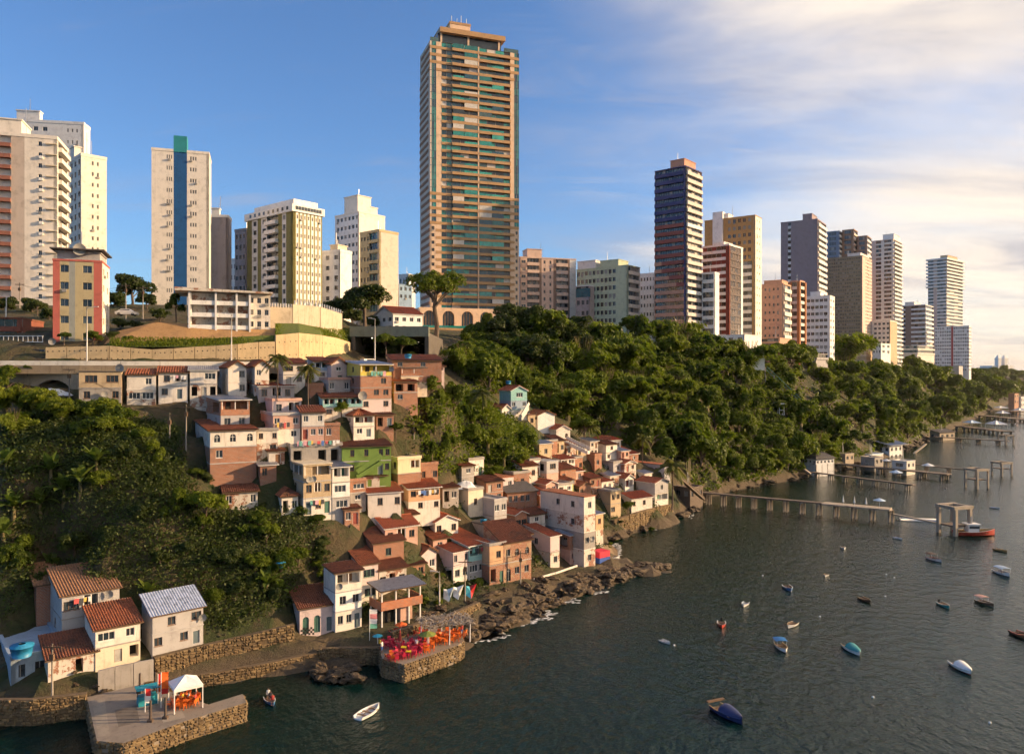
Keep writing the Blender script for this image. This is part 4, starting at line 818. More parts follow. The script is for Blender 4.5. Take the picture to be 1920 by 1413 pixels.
# podium of the golden tower with arches
C = GT.C; pod = empty('tower_podium', (C.x, C.y, 67.5), R(20)); tag(pod, 'arched two level podium at the foot of the golden tower', 'podium')
def arch_wall(mb, x0, x1, y, z0, z1, n, wf, mi, gm, gmi, dep=1.2):
    cw = (x1 - x0) / n
    for i in range(n):
        c = x0 + (i + .5) * cw; w = cw * wf / 2; spring = z0 + (z1 - z0) * .86 - w; K = 10; xa, xb = x0 + i * cw, x0 + (i + 1) * cw
        mb.quad((xa, y, z0), (c - w, y, z0), (c - w, y, z1), (xa, y, z1), mi); mb.quad((c + w, y, z0), (xb, y, z0), (xb, y, z1), (c + w, y, z1), mi)
        arc = [(c + w * math.cos(math.pi * j / K), spring + w * math.sin(math.pi * j / K)) for j in range(K + 1)]
        for (p, s1), (r_, s2) in zip(arc[:-1], arc[1:]):
            mb.quad((p, y, s1), (r_, y, s2), (r_, y, z1), (p, y, z1), mi); mb.quad((p, y, s1), (r_, y, s2), (r_, y + dep, s2), (p, y + dep, s1), mi)
        for x in (c - w, c + w): mb.quad((x, y, z0), (x, y + dep, z0), (x, y + dep, spring), (x, y, spring), mi)
        gm.quad((c - w, y + dep, z0), (c + w, y + dep, z0), (c + w, y + dep, z1), (c - w, y + dep, z1), gmi)
        for j in range(1, 4): gm.box(c - w + w * j / 2 - .08, c - w + w * j / 2 + .08, y + dep - .15, y + dep - .03, z0, z1 - .5, 1)
mb = MB(); gm = MB(); arch_wall(mb, -6, 46, -6, -8, 1.5, 6, .62, 0, gm, 0); mb.box(-6, 46, -4, 14, -8, 1.45, 0); mb.build('arcade_wall', crm, pod); tag(gm.build('arcade_windows', [teal[3], gold], pod), kind='stuff')
q = MB(); q.box(-13, 40, -16, -4.8, -9.2, -8); q.build('terrace_slab', gold, pod)
mb = MB(); gm = MB(); arch_wall(mb, -12, 34, -14, -18, -9.2, 6, .66, 0, gm, 0); mb.box(-12, 34, -12, 2, -24, -9.25, 0); mb.box(-12, 34, -14, -12, -24, -18, 0); mb.build('lower_arcade_wall', crm, pod); tag(gm.build('lower_arcade_windows', [teal[4], gold], pod), kind='stuff')
q = MB(); q.box(-12.8, 39.8, -15.8, -15.7, -8, -7); q.build('terrace_rail', teal[1], pod)
# --- right of the golden tower
t = Tower('apartment_block', 'cream block with brown balcony columns right of the golden tower', 973, 975, 1080, 483, 46, 388, 16, 14, a=16)
f = lambda px: (px - 975) / 105.0; lp = wall((.66, .50, .42), .3); dkb = wall((.26, .18, .14), .3)
t.wins('R', 0, f(988), lp, 1, .6, .4); t.bands('R', f(988), f(1010), lp, .42, .8, panes=4); t.plain('R', f(1010), f(1015), dkb); t.wins('R', f(1015), f(1037), lp, 2, .32, .45); t.plain('R', f(1037), f(1042), dkb); t.bands('R', f(1042), f(1064), lp, .45, .8, panes=4, mix=(3, 3, 5, 2)); t.plain('R', f(1064), f(1068), dkb); t.plain('R', f(1068), 1, WHITEC)
t.plain('L', 0, 1, lp); t.top(lp, [(.16, .42, .2, .7, 5, lp)], par=.6); t.done()
t = Tower('apartment_block', 'low grey block with teal top strip between cream and mint blocks', 1080, 1106, 1109, 536, 46, 380, 55, 7)
t.wins('L', 0, 1, pgrey, 3, .6, .4, k1=6); t.bands('L', 0, 1, glass((.02, .12, .17)), .8, .1, k0=6, panes=3); t.plain('R', 0, 1, pgrey); t.top(wht, par=.4); t.done()
t = Tower('apartment_block', 'mint green block with ten rows of wide windows', 1081, 1177, 1200, 498, 48, 372, 52, 11)
t.wins('L', .22, 1, mint, 10, .74, .5, .26, mix=(6, 4, 2, 3)); t.plain('L', 0, .22, mint); t.bands('R', .06, .94, cw_, .42, .5, panes=4, mix=(3, 2, 5, 2)); t.plain('R', 0, .06, mint); t.plain('R', .94, 1, cw_)
t.top(mint, [(.1, .9, .2, .55, 3.6, mint), (.0, .8, .62, .98, 4.2, wht)], par=.5); t.done()
t = Tower('apartment_block', 'pale blue grey block between the mint block and the striped tower', 1200, 1228, 1231, 514, 46, 412, 55, 10); t.wins('L', 0, 1, wht, 5, .55, .4); t.plain('R', 0, 1, wht); t.top(wht); t.done()
dblue = wall((.05, .06, .17), .12); mar = wall((.27, .085, .07), .15); pnk = wall((.50, .27, .19), .15); lgr = wall((.60, .53, .48), .15)
t = Tower('striped_tower', 'tall tower with blue bands on top and pink bands below', 1228, 1286, 1316, 312, 46, 355, 50, 26, 'skyscraper')
def smat(frac):
    def g(k):
        k = 25 - k
        if k < 7: return dblue
        d = 11 + (1 - frac) * 5.5
        if k < 12: return mar if k < d else pnk
        if k < d: return mar
        return pnk
    return g
for i in range(4): t.bands('L', .06 + i * .235, .06 + (i + 1) * .235, pnk, .5, .55, panes=3, mats=smat(1 - (i + .5) / 4 if 0 else (i + .5) / 4), mix=(5, 2, 1, 6))
t.plain('L', 0, .06, DARK, d=.5)
t.bands('R', .04, .98, lgr, .48, .7, panes=5, mix=(4, 4, 5, 2), mats=lambda k: lgr if k % 9 else WHITEC); t.plain('R', 0, .04, dblue, d=.4)
t.top(dblue, [(.2, .9, .15, .6, 4.6, pnk)], par=.5); t.done(pnk)
t = Tower('apartment_block', 'slim pale blue block right of the striped tower', 1316, 1340, 1343, 513, 44, 362, 55, 10); t.bands('L', .05, .95, wht, .4, .4, panes=4, mix=(3, 5, 2, 2)); t.plain('L', 0, .05, wht); t.plain('L', .95, 1, wht); t.plain('R', 0, 1, wht); t.top(wht); t.done()
mrn = wall((.20, .045, .03), .15)
t = Tower('apartment_tower', 'maroon and white banded tower with bronze glass side', 1317, 1367, 1393, 460, 44, 376, 50, 17)
t.bands('L', 0.12, 1, wht, .42, .3, panes=5, glm=[mrn, PG[3]], dep=.2); t.plain('L', 0, .12, mrn); brz = glass((.12, .07, .03), .1)
t.bands('R', .08, .86, brz, .35, .1, panes=4, glm=[brz, glass((.05, .03, .02))], dep=.3); t.plain('R', 0, .08, mrn); t.plain('R', .86, 1, WHITEC); t.top(wht, [(.2, .8, .3, .7, 2.5, wht)]); t.done(wht)
och = wall((.47, .27, .10), .15)
t = Tower('apartment_tower', 'ochre tower with big white framed windows near its top', 1321, 1416, 1428, 404, 44, 402, 55, 20)
t.wins('L', .06, .55, och, 5, .55, .5, k0=14, mix=(1, 4, 4, 1)); t.plain('L', .55, 1, och, z0=0); t.plain('L', 0, .06, och)
t.bands('L', .06, .24, cw_, .45, 1.2, k0=0, k1=14, panes=2); t.plain('L', .24, .55, cw_, 0, 14 * t.fh); t.wins('R', .1, .9, cw_, 2, .25, .3); t.plain('R', 0, .1, cw_); t.plain('R', .9, 1, cw_)
t.top(och, [(.2, .9, .55, .78, 3, wht)], par=.4); q = MB(); q.box(-1.2, 3, t.a * .62, t.a * .82, 0, t.h + 4); q.build('stair_tower', wht, t.root); t.done(cw_)
sal = wall((.56, .32, .22), .3)
t = Tower('apartment_block', 'salmon pink block with roof garden', 1427, 1469, 1483, 533, 42, 430, 55, 11)
t.wins('L', .15, .9, sal, 4, .4, .32); t.plain('L', 0, .15, sal); t.plain('L', .9, 1, sal); t.bands('R', 0.05, .95, cw_, .5, .7, panes=3, mix=(2, 2, 6, 2)); t.plain('R', 0, .05, cw_); t.plain('R', .95, 1, cw_); t.top(sal, [(.1, .9, .1, .9, 2.6, sal)], par=.8); t.done()
t = Tower('apartment_block', 'block with orange brown vertical fins beside the salmon block', 1482, 1500, 1509, 528, 42, 452, 50, 12)
t.bands('L', 0, 1, cw_, .4, .3, panes=3); t.bands('R', 0, 1, cw_, .4, .5, panes=3); [t.pier('L', x, 1.6, wall((.42, .17, .06), .1), proud=1, name='fin') for x in (.1, .9)]; t.pier('R', .9, 1.6, wall((.42, .17, .06), .1), proud=1, name='fin'); t.top(sal); t.done(cw_)
pur_shade = wall((.30, .235, .25), .12)  # wall colour with the purple grey of the front's shade put in
t = Tower('apartment_tower', 'blank tower coloured in purple grey shade with sunlit white balconies on its right side', 1464, 1533, 1549, 412, 46, 560, 56, 24)
t.plain('L', 0, .72, pur_shade); t.bands('L', .72, .80, wht, .45, .3, panes=1, mix=(1, 0, 0, 5)); t.plain('L', .80, 1, pur_shade); t.bands('R', 0.05, 1, wht, .5, .9, panes=4, mix=(3, 3, 5, 1)); t.plain('R', 0, .05, pur_shade); t.top(pur_shade, [(.2, .8, .2, .45, 6, pur_shade)]); t.done()
t = Tower('apartment_block', 'white mid rise with brown tinted windows below the purple shaded tower', 1508, 1556, 1565, 556, 42, 470, 55, 11)
t.wins('L', .08, .92, wht, 5, .8, .45, .28, mix=(5, 3, 3, 2)); t.plain('L', 0, .08, wht); t.plain('L', .92, 1, wht); t.wins('R', 0, 1, WHITEC, 2, .4, .35); t.top(wht, [(.2, .9, .4, .8, 3.5, wht)]); t.done()
t = Tower('apartment_tower', 'olive grey slab tower with hundreds of small windows', 1548, 1617, 1635, 480, 58, 600, 52, 27)
t.wins('L', 0, .97, olive, 16, .62, .44, .3, mix=(4, 5, 4, 3), dep=.35); t.plain('L', .97, 1, cw_); t.plain('R', 0, .3, lp); t.wins('R', .3, 1, lp, 5, .5, .4); t.top(olive, [(0, .9, .05, .4, 2.6, wht)], par=.6); t.done(lp)
q = empty('tower_podium', (t.C.x, t.C.y, 40), R(52)); tag(q, 'tan banded podium under the olive slab tower', 'podium'); b_ = MB(); b_.box(-3, t.b + 2, -3, t.a * .85, -4, 17.6); b_.build('wall', TAN, q)
for k in range(4): b_ = MB(); b_.box(-3.3, t.b + 2.3, -3.3, t.a * .85, 1 + k * 4, 2.6 + k * 4); b_.build('band', wall((.58, .47, .34), .2), q)
for (xl, xc, xr, yt, m1, m2, lab) in ((1550, 1574, 1581, 434, flat((.12, .17, .26), .3), wht, 'blue glass tower behind the olive slab'), (1579, 1601, 1608, 431, wall((.28, .16, .10), .1), lp, 'brown tower behind the olive slab'), (1607, 1626, 1634, 443, wall((.26, .17, .13), .1), wht, 'brown framed tower right behind the olive slab')):
    t = Tower('apartment_tower', lab, xl, xc, xr, yt, 50, 700, 55, 26); t.plain('L', 0, .25, m1); t.bands('L', .25, .8, m1, .35, .1, panes=3, mix=(3, 5, 1, 1), dep=.3); t.plain('L', .8, 1, m1); t.bands('R', 0, 1, m2, .4, .3, panes=2); t.top(m1); t.done(m1)
t = Tower('apartment_tower', 'tall brown and cream banded tower with rounded glass balconies', 1634, 1675, 1691, 449, 46, 642, 50, 30)
t.plain('L', 0, .08, cw_); t.bands('L', .08, .42, cw_, .42, .5, panes=4, mix=(3, 1, 1, 6), glm=[dkb, PG[3]]); t.plain('L', .42, .55, cw_); t.bands('L', .55, .8, cw_, .3, .15, panes=2, glm=[dkb, PG[3]]); t.plain('L', .8, 1, lp); t.bands('R', 0, .96, wht, .42, 1.4, panes=4, mix=(3, 5, 3, 0)); t.top(lp, [(.3, 1, .1, .6, 6, wht)], par=.6); t.done(cw_)
t = Tower('apartment_block', 'cream lower block in front of the brown banded tower', 1634, 1669, 1682, 602, 44, 612, 50, 10); t.wins('L', 0, .9, cw_, 4, .6, .45); t.plain('L', .9, 1, cw_); t.plain('R', 0, 1, TAN); t.top(cw_); t.done()
t = Tower('apartment_block', 'brown and white banded mid rise left of the far pale tower', 1691, 1735, 1750, 572, 44, 765, 50, 14); t.bands('L', 0, .6, wht, .42, .4, panes=4, glm=[dkb, PG[3]]); t.plain('L', .6, .85, dkb); t.bands('L', .85, 1, wht, .4, .2, panes=1); t.bands('R', 0, 1, wht, .42, .4, panes=3); t.top(wht, [(.1, .9, .5, .9, 4, wht)]); t.done(dkb)
t = Tower('apartment_tower', 'far pale tower with wider crown, the last tall one on the right', 1740, 1774, 1805, 486, 44, 822, 40, 32)
t.bands('L', 0, .5, wht, .45, .5, panes=3, mix=(2, 4, 4, 1)); t.plain('L', .5, .7, lp); t.bands('L', .7, 1, wht, .4, .3, panes=2); t.bands('R', 0, 1, wht, .45, .6, panes=4, mix=(2, 4, 4, 1)); t.top(wht, [(.3, .9, .2, .6, 6, TAN)])
cr = MB(); cr.box(-1.6, t.b + 1.6, -1.6, t.a + 1.6, 0, .45 * t.fh); crme = cr.mesh('crown_slab', wht)
for k in range(24, 33): link('crown_slab', crme, t.root, (0, 0, k * t.fh + .02))
t.done(wht)
t = Tower('apartment_block', 'white gridded block with red stripe at the right end of the skyline', 1753, 1817, 1821, 611, 42, 740, 52, 13)
t.wins('L', 0, .46, wht, 7, .6, .42, skip=.15); t.plain('L', .46, .52, wall((.40, .06, .05), .1)); t.wins('L', .52, 1, wht, 7, .6, .42, skip=.15); t.wins('R', 0, 1, wht, 3, .6, .4); t.top(wht, par=.5); t.done()
q = MB(); q.box(0, 20, 0, 15, -14, 17); p = P(1798, 690, 725); o = tag(q.build('podium_block', GREY), 'grey concrete base block under the gridded block with red stripe', 'podium'); o.location = (p.x, p.y, 30); o.rotation_euler = (0, 0, R(50))
# --- lower buildings on the plateau edge
def lowb(name, lab, xl, xc, xr, yt, yb, D, th, nf, wl, wr, m, ml=None, cat='building', top=None, cols=4):
    z = CH - (yb - HY) / F * D; t = Tower(name, lab, xl, xc, xr, yt, z, D, th, nf, cat)
    for f, w in (('L', wl), ('R', wr)):
        mm = ml if (ml and f == 'L') else m
        if w == 0: t.plain(f, 0, 1, mm)
        elif w < 0: t.bands(f, 0, 1, mm, .4, .5, panes=-w, mix=(3, 3, 3, 4))
        else: t.wins(f, 0, 1, mm, w, .5, .45)
    t.top(top or m, par=.35); t.done(m); return t
lowb('villa', 'white villa with red shutters on the forest edge', 1198, 1240, 1245, 622, 664, 338, 50, 3, 4, 0, WHITEC, WHITEC)
lowb('villa', 'white terraced building right of the villa with red shutters', 1240, 1280, 1294, 618, 660, 336, 40, 3, 6, -3, WHITEC)
lowb('podium_building', 'sunlit white podium under the ochre tower', 1345, 1396, 1428, 628, 690, 352, 45, 4, 3, 0, WHITEC)
lowb('podium_building', 'low pink podium with brown bands below the salmon block', 1427, 1462, 1484, 634, 672, 402, 50, 4, -3, 0, sal)
lowb('podium_building', 'concrete colonnade below the mint block', 1139, 1170, 1195, 630, 668, 340, 45, 2, -3, -3, CONC)
lowb('podium_building', 'white base of the cream apartment blocks above the forest', 1180, 1200, 1230, 622, 655, 352, 40, 2, 2, -2, WHITE)
lowb('podium_building', 'flat roofed grey terrace building among the trees', 1500, 1530, 1552, 664, 674, 420, 40, 1, 2, -3, GREY)
lowb('podium_building', 'low white building at the foot of the brown banded tower', 1636, 1652, 1670, 644, 664, 590, 45, 2, 3, 2, WHITEC)
lowb('podium_building', 'low terrace building left of the far pale tower', 1690, 1720, 1752, 648, 664, 700, 40, 2, -4, -4, WHITE)
# --- around the tunnel and the left terrace
t = lowb('house', 'dim white house with red hipped roof above the tunnel', 703, 737, 792, 590, 622, 232, 38, 2, 3, 4, wht); roof(t.root, 'gR', t.a, t.b, t.h + .3, 'r', 2.6, wht, 200, .5)
lowb('house', 'blue house far behind the dim white house', 716, 748, 772, 534, 562, 300, 40, 2, 3, 3, wall((.25, .36, .50), .2))
lowb('house', 'small reddish house left of the blue house', 700, 716, 730, 540, 560, 290, 40, 2, 2, 2, wall((.34, .15, .10), .2))
# ---------------------------------------------------------------- road, viaduct, retaining wall, terrace building
def ribbon(name, pts, w, mat, lab, up=.0):
    mb = MB()
    for (a, b) in zip(pts[:-1], pts[1:]):
        mb.quad(a[0], b[0], b[1], a[1])
    return tag(mb.build(name, mat), lab, kind='structure')
ASPH = flat((.06, .058, .056), .9, 0, .3, 1)
RP = list(zip(*RPX))
rp = [Vector(((px - CX) / F * D, D, 41.45)) for px, D in RP]
rn = [Vector((-(rp[min(i + 1, len(rp) - 1)] - rp[max(i - 1, 0)]).y, (rp[min(i + 1, len(rp) - 1)] - rp[max(i - 1, 0)]).x, 0)).normalized() for i in range(len(rp))]
ribbon('road', [(p, p + n_v * 6.6) for p, n_v in zip(rp, rn)], 8, ASPH, 'asphalt road on the viaduct curving into the tunnel')
X0 = rp[0].x; via = empty('road_viaduct', (X0, rp[0].y, 38)); tag(via, 'concrete road viaduct with pale parapet above the village', 'viaduct'); VO = Vector((X0, rp[0].y, 38))
for a, b in zip(densify(rp[:8], 6)[:-1], densify(rp[:8], 6)[1:]):
    d = (b - a).normalized() * .04; lo = Vector((0, 0, -1.6)); nv = Vector((-d.y, d.x, 0)).normalized()
    q = MB(); q.beam(a - VO + Vector((0, 0, -.75)), b - VO + Vector((0, 0, -.75)), .9, 1.5); q.build('edge_beam', wall((.30, .23, .15), .7), via)
    q = MB(); q.beam(a + d - VO + Vector((0, 0, .42)), b - d - VO + Vector((0, 0, .42)), .24, .8); q.build('parapet_panel', wall((.70, .66, .58), .4), via)
q = MB(); gm = MB(); x1 = (150 - CX) / F * 140 - X0; YA = 139.0 - rp[0].y
K = 10
for c, w in ((x1 - 4.6, 3.9), (x1 - 14.4, 3.9), (x1 - 24, 3.9)):
    arc = [(c + w * math.cos(math.pi * j / K), -3.0 + w * math.sin(math.pi * j / K)) for j in range(K + 1)]
    for (a, s1), (b, s2) in zip(arc[:-1], arc[1:]): q.quad((a, YA + .5, s1), (b, YA + .5, s2), (b, YA + .5, 2.2), (a, YA + .5, 2.2)); q.quad((a, YA + .5, s1), (b, YA + .5, s2), (b, YA + 5, s2), (a, YA + 5, s1))
    for a, b in ((c - w - 1, c - w), (c + w, c + w + 1)): q.box(a, b, YA + .5, YA + 5, -7, 2.2)
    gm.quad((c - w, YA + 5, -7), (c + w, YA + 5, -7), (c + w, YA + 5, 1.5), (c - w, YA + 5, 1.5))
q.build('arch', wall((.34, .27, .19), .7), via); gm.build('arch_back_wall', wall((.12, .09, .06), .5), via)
# retaining wall, panel by panel
rw = wall((.56, .42, .24), .75); rwr = empty('retaining_wall', (0, 0, 0)); tag(rwr, 'long tan retaining wall with drain holes beside the road', 'retaining wall')
path = [(px, WD(px), y) for px, y in ((85, 651), (125, 650), (165, 649), (205, 648), (245, 652), (285, 655), (325, 653), (365, 650), (405, 648), (445, 645), (485, 641), (516, 640), (517, 628), (560, 624), (600, 628), (630, 633), (652, 640), (664, 645))]
holes = MB()
for (p0, D0, y0), (p1, D1, y1) in zip(path[:-1], path[1:]):
    if p1 - p0 < 3: continue
    a, b = P(p0, y0, D0), P(p1, y1, D1); d = Vector((b.x - a.x, b.y - a.y, 0)).normalized(); nn = Vector((-d.y, d.x, 0)) * .6
    a2 = a + d * .05; b2 = b - d * .05; lo = 40.2
    q = MB(); q.hexa([(a2.x, a2.y, lo), (b2.x, b2.y, lo), (b2.x + nn.x, b2.y + nn.y, lo), (a2.x + nn.x, a2.y + nn.y, lo), a2, b2, b2 + nn, a2 + nn]); q.build('wall_panel', rw, rwr)
    for j in range(4):
        for zf in (.35, .75):
            t_ = (j + .5) / 4 + rnd.uniform(-.03, .03); zt = lo + 1.2 + (a.z + (b.z - a.z) * t_ - lo - 1.2) * zf; c = a.lerp(b, t_); m = nn.normalized()
            holes.hexa([Vector((c.x, c.y, zt)) + d * (-.11) - m * .02, Vector((c.x, c.y, zt)) + d * .11 - m * .02, Vector((c.x, c.y, zt)) + d * .11 + m * .1, Vector((c.x, c.y, zt)) - d * .11 + m * .1] + [Vector((c.x, c.y, zt + .2)) - d * .11 - m * .02, Vector((c.x, c.y, zt + .2)) + d * .11 - m * .02, Vector((c.x, c.y, zt + .2)) + d * .11 + m * .1, Vector((c.x, c.y, zt + .2)) - d * .11 + m * .1])
tag(holes.build('drain_holes', DARK, rwr), kind='stuff')
# bank behind the wall: earth slope with grass
def bank(name, rows, mat, lab):
    mb = MB()
    for r0, r1 in zip(rows[:-1], rows[1:]):
        for (a, b, c, d) in zip(r0[:-1], r0[1:], r1[1:], r1[:-1]): mb.quad(a, b, c, d)
    return tag(mb.build(name, mat), lab, kind='structure')
EARTHO = wall((.36, .21, .09), .8); GRASSY = flat((.10, .13, .02), .95, 0, .55, 2.5)
bank('earth_bank', [[P(x, 650, WD(x) + .8) for x in (200, 255, 330, 400, 470, 520)], [P(x, y, WD(x) + 3) for x, y in ((200, 643), (255, 640), (330, 636), (400, 634), (470, 630), (520, 628))]], GRASSY, 'grassy strip along the top of the retaining wall')
bank('earth_slope', [[P(x, 645, WD(x) + 2.8) for x in (195, 290, 350, 430, 520)], [P(x, y, WD(x) + 8) for x, y in ((215, 622), (290, 604), (350, 606), (430, 616), (520, 618))]], EARTHO, 'bare orange earth bank under the white terrace building')
bank('grass_slope', [[P(x, y, WD(x) + .7) for x, y in ((516, 632), (560, 628), (600, 633), (655, 644))], [P(x, y, WD(x) + 11) for x, y in ((516, 606), (560, 606), (600, 614), (655, 636))]], GRASSY, 'green grass slope under the stained concrete wall')
# stained concrete wall under the olive striped block
cwr = empty('concrete_wall', (0, 0, 0)); tag(cwr, 'stained high concrete wall below the olive striped block', 'wall')
stw = wall((.50, .42, .31), .95)
for (p0, D0, y0, p1, D1, y1, yb) in ((502, 173, 575, 548, 176, 577, 612), (549, 176, 570, 600, 184, 575, 616), (601, 184, 575, 640, 196, 588, 620)):
    a, b = P(p0, y0, D0), P(p1, y1, D1); q = MB(); lo = CH - (yb - HY) / F * D0 - 2
    q.hexa([(a.x, a.y, lo), (b.x, b.y, lo), (b.x, b.y + 1, lo), (a.x, a.y + 1, lo), a, b, b + Vector((0, 1, 0)), a + Vector((0, 1, 0))]); q.build('wall_panel', stw, cwr)
    q = MB()
    for i in range(9):
        c = a.lerp(b, (i + .5) / 9); q.box(c.x - .12, c.x + .12, c.y + .2, c.y + .4, c.z, c.z + .9)
    q.build('balusters', WPAINT, cwr)
# white terrace building on stilts
z_ = CH - (617 - HY) / F * 163
t = Tower('terrace_building', 'white three level terrace building on stilts above the bank', 325, 352, 507, 548, z_, 162, 22, 3, 'building', a=12)
t.plain('L', 0, 1, WHITEC); t.bands('R', .0, .72, WHITEC, .34, 1.2, panes=14, mix=(4, 2, 1, 6), dep=1.6, name='balcony'); t.wins('R', .72, 1, WHITE, 3, .5, .45)
for x in (.02, .33, .58, .74): t.pier('R', x, .4, WPAINT, -4, proud=1.4, name='column')
q = MB(); q.hexa([(-2.5, -2, t.h + .2), (t.b + .4, -2, t.h + .2), (t.b + .4, t.a, t.h + .2), (-2.5, t.a, t.h + .2), (-2.5, -2, t.h + .9), (t.b + .4, -2, t.h + .5), (t.b + .4, t.a, t.h + .5), (-2.5, t.a, t.h + .9)]); q.build('roof_slab', WHITE2, t.root); t.done(WHITE2)
lowb('house', 'dark red house with veranda behind the white railing at far left', -60, 40, 82, 598, 645, 158, 104, 2, -6, 0, wall((.24, .08, .05), .5), None, 'house', TILED)
rl = empty('railing', P(-40, 638, 150.5)); tag(rl, 'white railing above the billboard', 'railing')
L_ = (80 + 40) / F * 150
for i in range(14): q = MB(); q.box(i * L_ / 13 - .05, i * L_ / 13 + .05, 0, .1, -.3, .8); q.build('railing_post', WPAINT, rl)
for zz in (.8, -.35): q = MB(); q.box(-.1, L_ + .1, -.02, .12, zz, zz + .12); q.build('rail', WPAINT, rl)
# billboard: dark panel, red car picture, lettering
bb = empty('billboard', P(-50, 680, 148.2)); tag(bb, 'dark car advertising billboard with red car and white lettering', 'billboard'); s_ = 148.2 / F
q = MB(); q.box(0, 133 * s_, 0, .2, 0, 25 * s_); q.build('panel', flat((.03, .035, .045), .5), bb)
q = MB(); q.box(0, 134 * s_, -.05, .25, -.5, -.02); q.build('frame', WPAINT, bb)
def disc(name, cx, cz, rx, rz, mat, y=-.012, n=20, round_=None):
    pts = [(cx + rx * math.copysign(abs(math.cos(2 * math.pi * i / n)) ** (round_ or 1), math.cos(2 * math.pi * i / n)), y, cz + rz * math.copysign(abs(math.sin(2 * math.pi * i / n)) ** (round_ or 1), math.sin(2 * math.pi * i / n))) for i in range(n)]
    q = MB(); q.add(pts, [tuple(range(n))]); return q.build(name, mat, bb)
disc('printed_car', 62 * s_, 12 * s_, 16 * s_, 5.5 * s_, flat((.42, .07, .05), .5)); disc('printed_car_roof', 57 * s_, 16 * s_, 10 * s_, 4.5 * s_, flat((.35, .05, .04), .5), -.008); disc('price_bubble', 97 * s_, 9.5 * s_, 11 * s_, 4 * s_, WPAINT, -.014, 24, .6)
def text(s, x, z, size, mat, parent, y=-.03, shear=0, rot=(R(90), 0, 0)):
    cu = bpy.data.curves.new('lettering', 'FONT'); cu.body = s; cu.size = size; cu.shear = shear; o = bpy.data.objects.new('tmp', cu); COL.objects.link(o)
    dg = bpy.context.evaluated_depsgraph_get(); me = bpy.data.meshes.new_from_object(o.evaluated_get(dg)); bpy.data.objects.remove(o); me.materials.clear(); me.materials.append(mat)
    r = link('lettering', me, parent, (x, y, z)); r.rotation_euler = rot; return r
text('FELIZ', 90 * s_, 18.5 * s_, 4.2 * s_, WPAINT, bb); text('Ford', 101 * s_, 18.3 * s_, 6 * s_, WPAINT, bb, shear=.3); text('NOVO', 116 * s_, 18.5 * s_, 4.2 * s_, WPAINT, bb); text('59.990', 89.5 * s_, 7.5 * s_, 4.6 * s_, flat((.35, .12, .1), .6), bb); text('1.290', 112 * s_, 8 * s_, 5 * s_, WPAINT, bb)
# tunnel portal
tp = empty('tunnel', P(700, 690, 196)); tag(tp, 'dark road tunnel mouth under a concrete beam', 'tunnel')
w_t = 11.5; q = MB(); q.box(-6, 14, 0, 2, 8, 10.6); q.build('portal_beam', wall((.20, .21, .16), .6), tp)
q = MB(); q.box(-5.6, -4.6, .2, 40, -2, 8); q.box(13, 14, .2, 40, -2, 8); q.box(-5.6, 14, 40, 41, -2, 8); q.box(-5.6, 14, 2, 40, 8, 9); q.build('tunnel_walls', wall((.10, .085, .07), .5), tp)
for i in range(9): q = MB(); q.box(-1 + i * 1.1, -.75 + i * 1.1, 3 + i * 3.2, 3.3 + i * 3.2, 7.7, 7.85); q.build('tunnel_lamp', flat((.9, .85, .7), .5, 0, .1, 1, .5, (1, .86, .6, 3)), tp)
# ---------------------------------------------------------------- vegetation prototypes (unit size, scaled when placed)
NR = np.random.default_rng(21)
def leaf_mesh(name, C, N, T, ln, wd, mats, mi=None):
    """quads: centre C, normal N, long axis T"""
    B = np.cross(N, T); B /= np.linalg.norm(B, axis=1)[:, None] + 1e-9
    a = T * ln[:, None] * .5; b = B * wd[:, None] * .5
    v = np.stack([C - a, C + b * 1.0 - a * .1, C + a, C - b * 1.0 - a * .1], 1).reshape(-1, 3)
    n = len(C); me = bpy.data.meshes.new(name); me.vertices.add(4 * n); me.vertices.foreach_set('co', v.ravel().astype('f'))
    me.loops.add(4 * n); me.loops.foreach_set('vertex_index', np.arange(4 * n, dtype='i')); me.polygons.add(n)
    me.polygons.foreach_set('loop_start', np.arange(0, 4 * n, 4, dtype='i')); me.polygons.foreach_set('loop_total', np.full(n, 4, 'i'))
    for m in (mats if isinstance(mats, list) else [mats]): me.materials.append(m)
    if mi is not None: me.polygons.foreach_set('material_index', mi.astype('i'))
    me.update(calc_edges=True); return me
def unit(n): v = NR.normal(size=(n, 3)); return v / np.linalg.norm(v, axis=1)[:, None]
def perp(N):
    t = np.cross(N, unit(len(N))); return t / (np.linalg.norm(t, axis=1)[:, None] + 1e-9)
def crown(name, lobes, n, size, mat, droop=0.0):
    cs, ns = [], []; tot = sum(r * r for _, r in lobes)
    for c, r in lobes:
        k = int(n * r * r / tot); d = unit(k); d[:, 2] = np.where(d[:, 2] < -.35, -d[:, 2], d[:, 2])
        rad = r * (NR.uniform(.55, 1.0, k) ** .5) * (1 + .16 * np.sin(d[:, 0] * 7 + d[:, 1] * 5) * np.sin(d[:, 2] * 6 + c[0] * 9))
        p = np.array(c) + d * rad[:, None]; p[:, 2] -= droop * np.abs(NR.normal(0, .3, k)) * r; cs.append(p); nn = d + NR.normal(0, .55, (k, 3)); nn[:, 2] += .25; ns.append(nn)
    C = np.concatenate(cs); N = np.concatenate(ns); N /= np.linalg.norm(N, axis=1)[:, None]
    s = NR.uniform(.6, 1.3, len(C)) * size
    return leaf_mesh(name, C, N, perp(N), s * 1.5, s, mat)
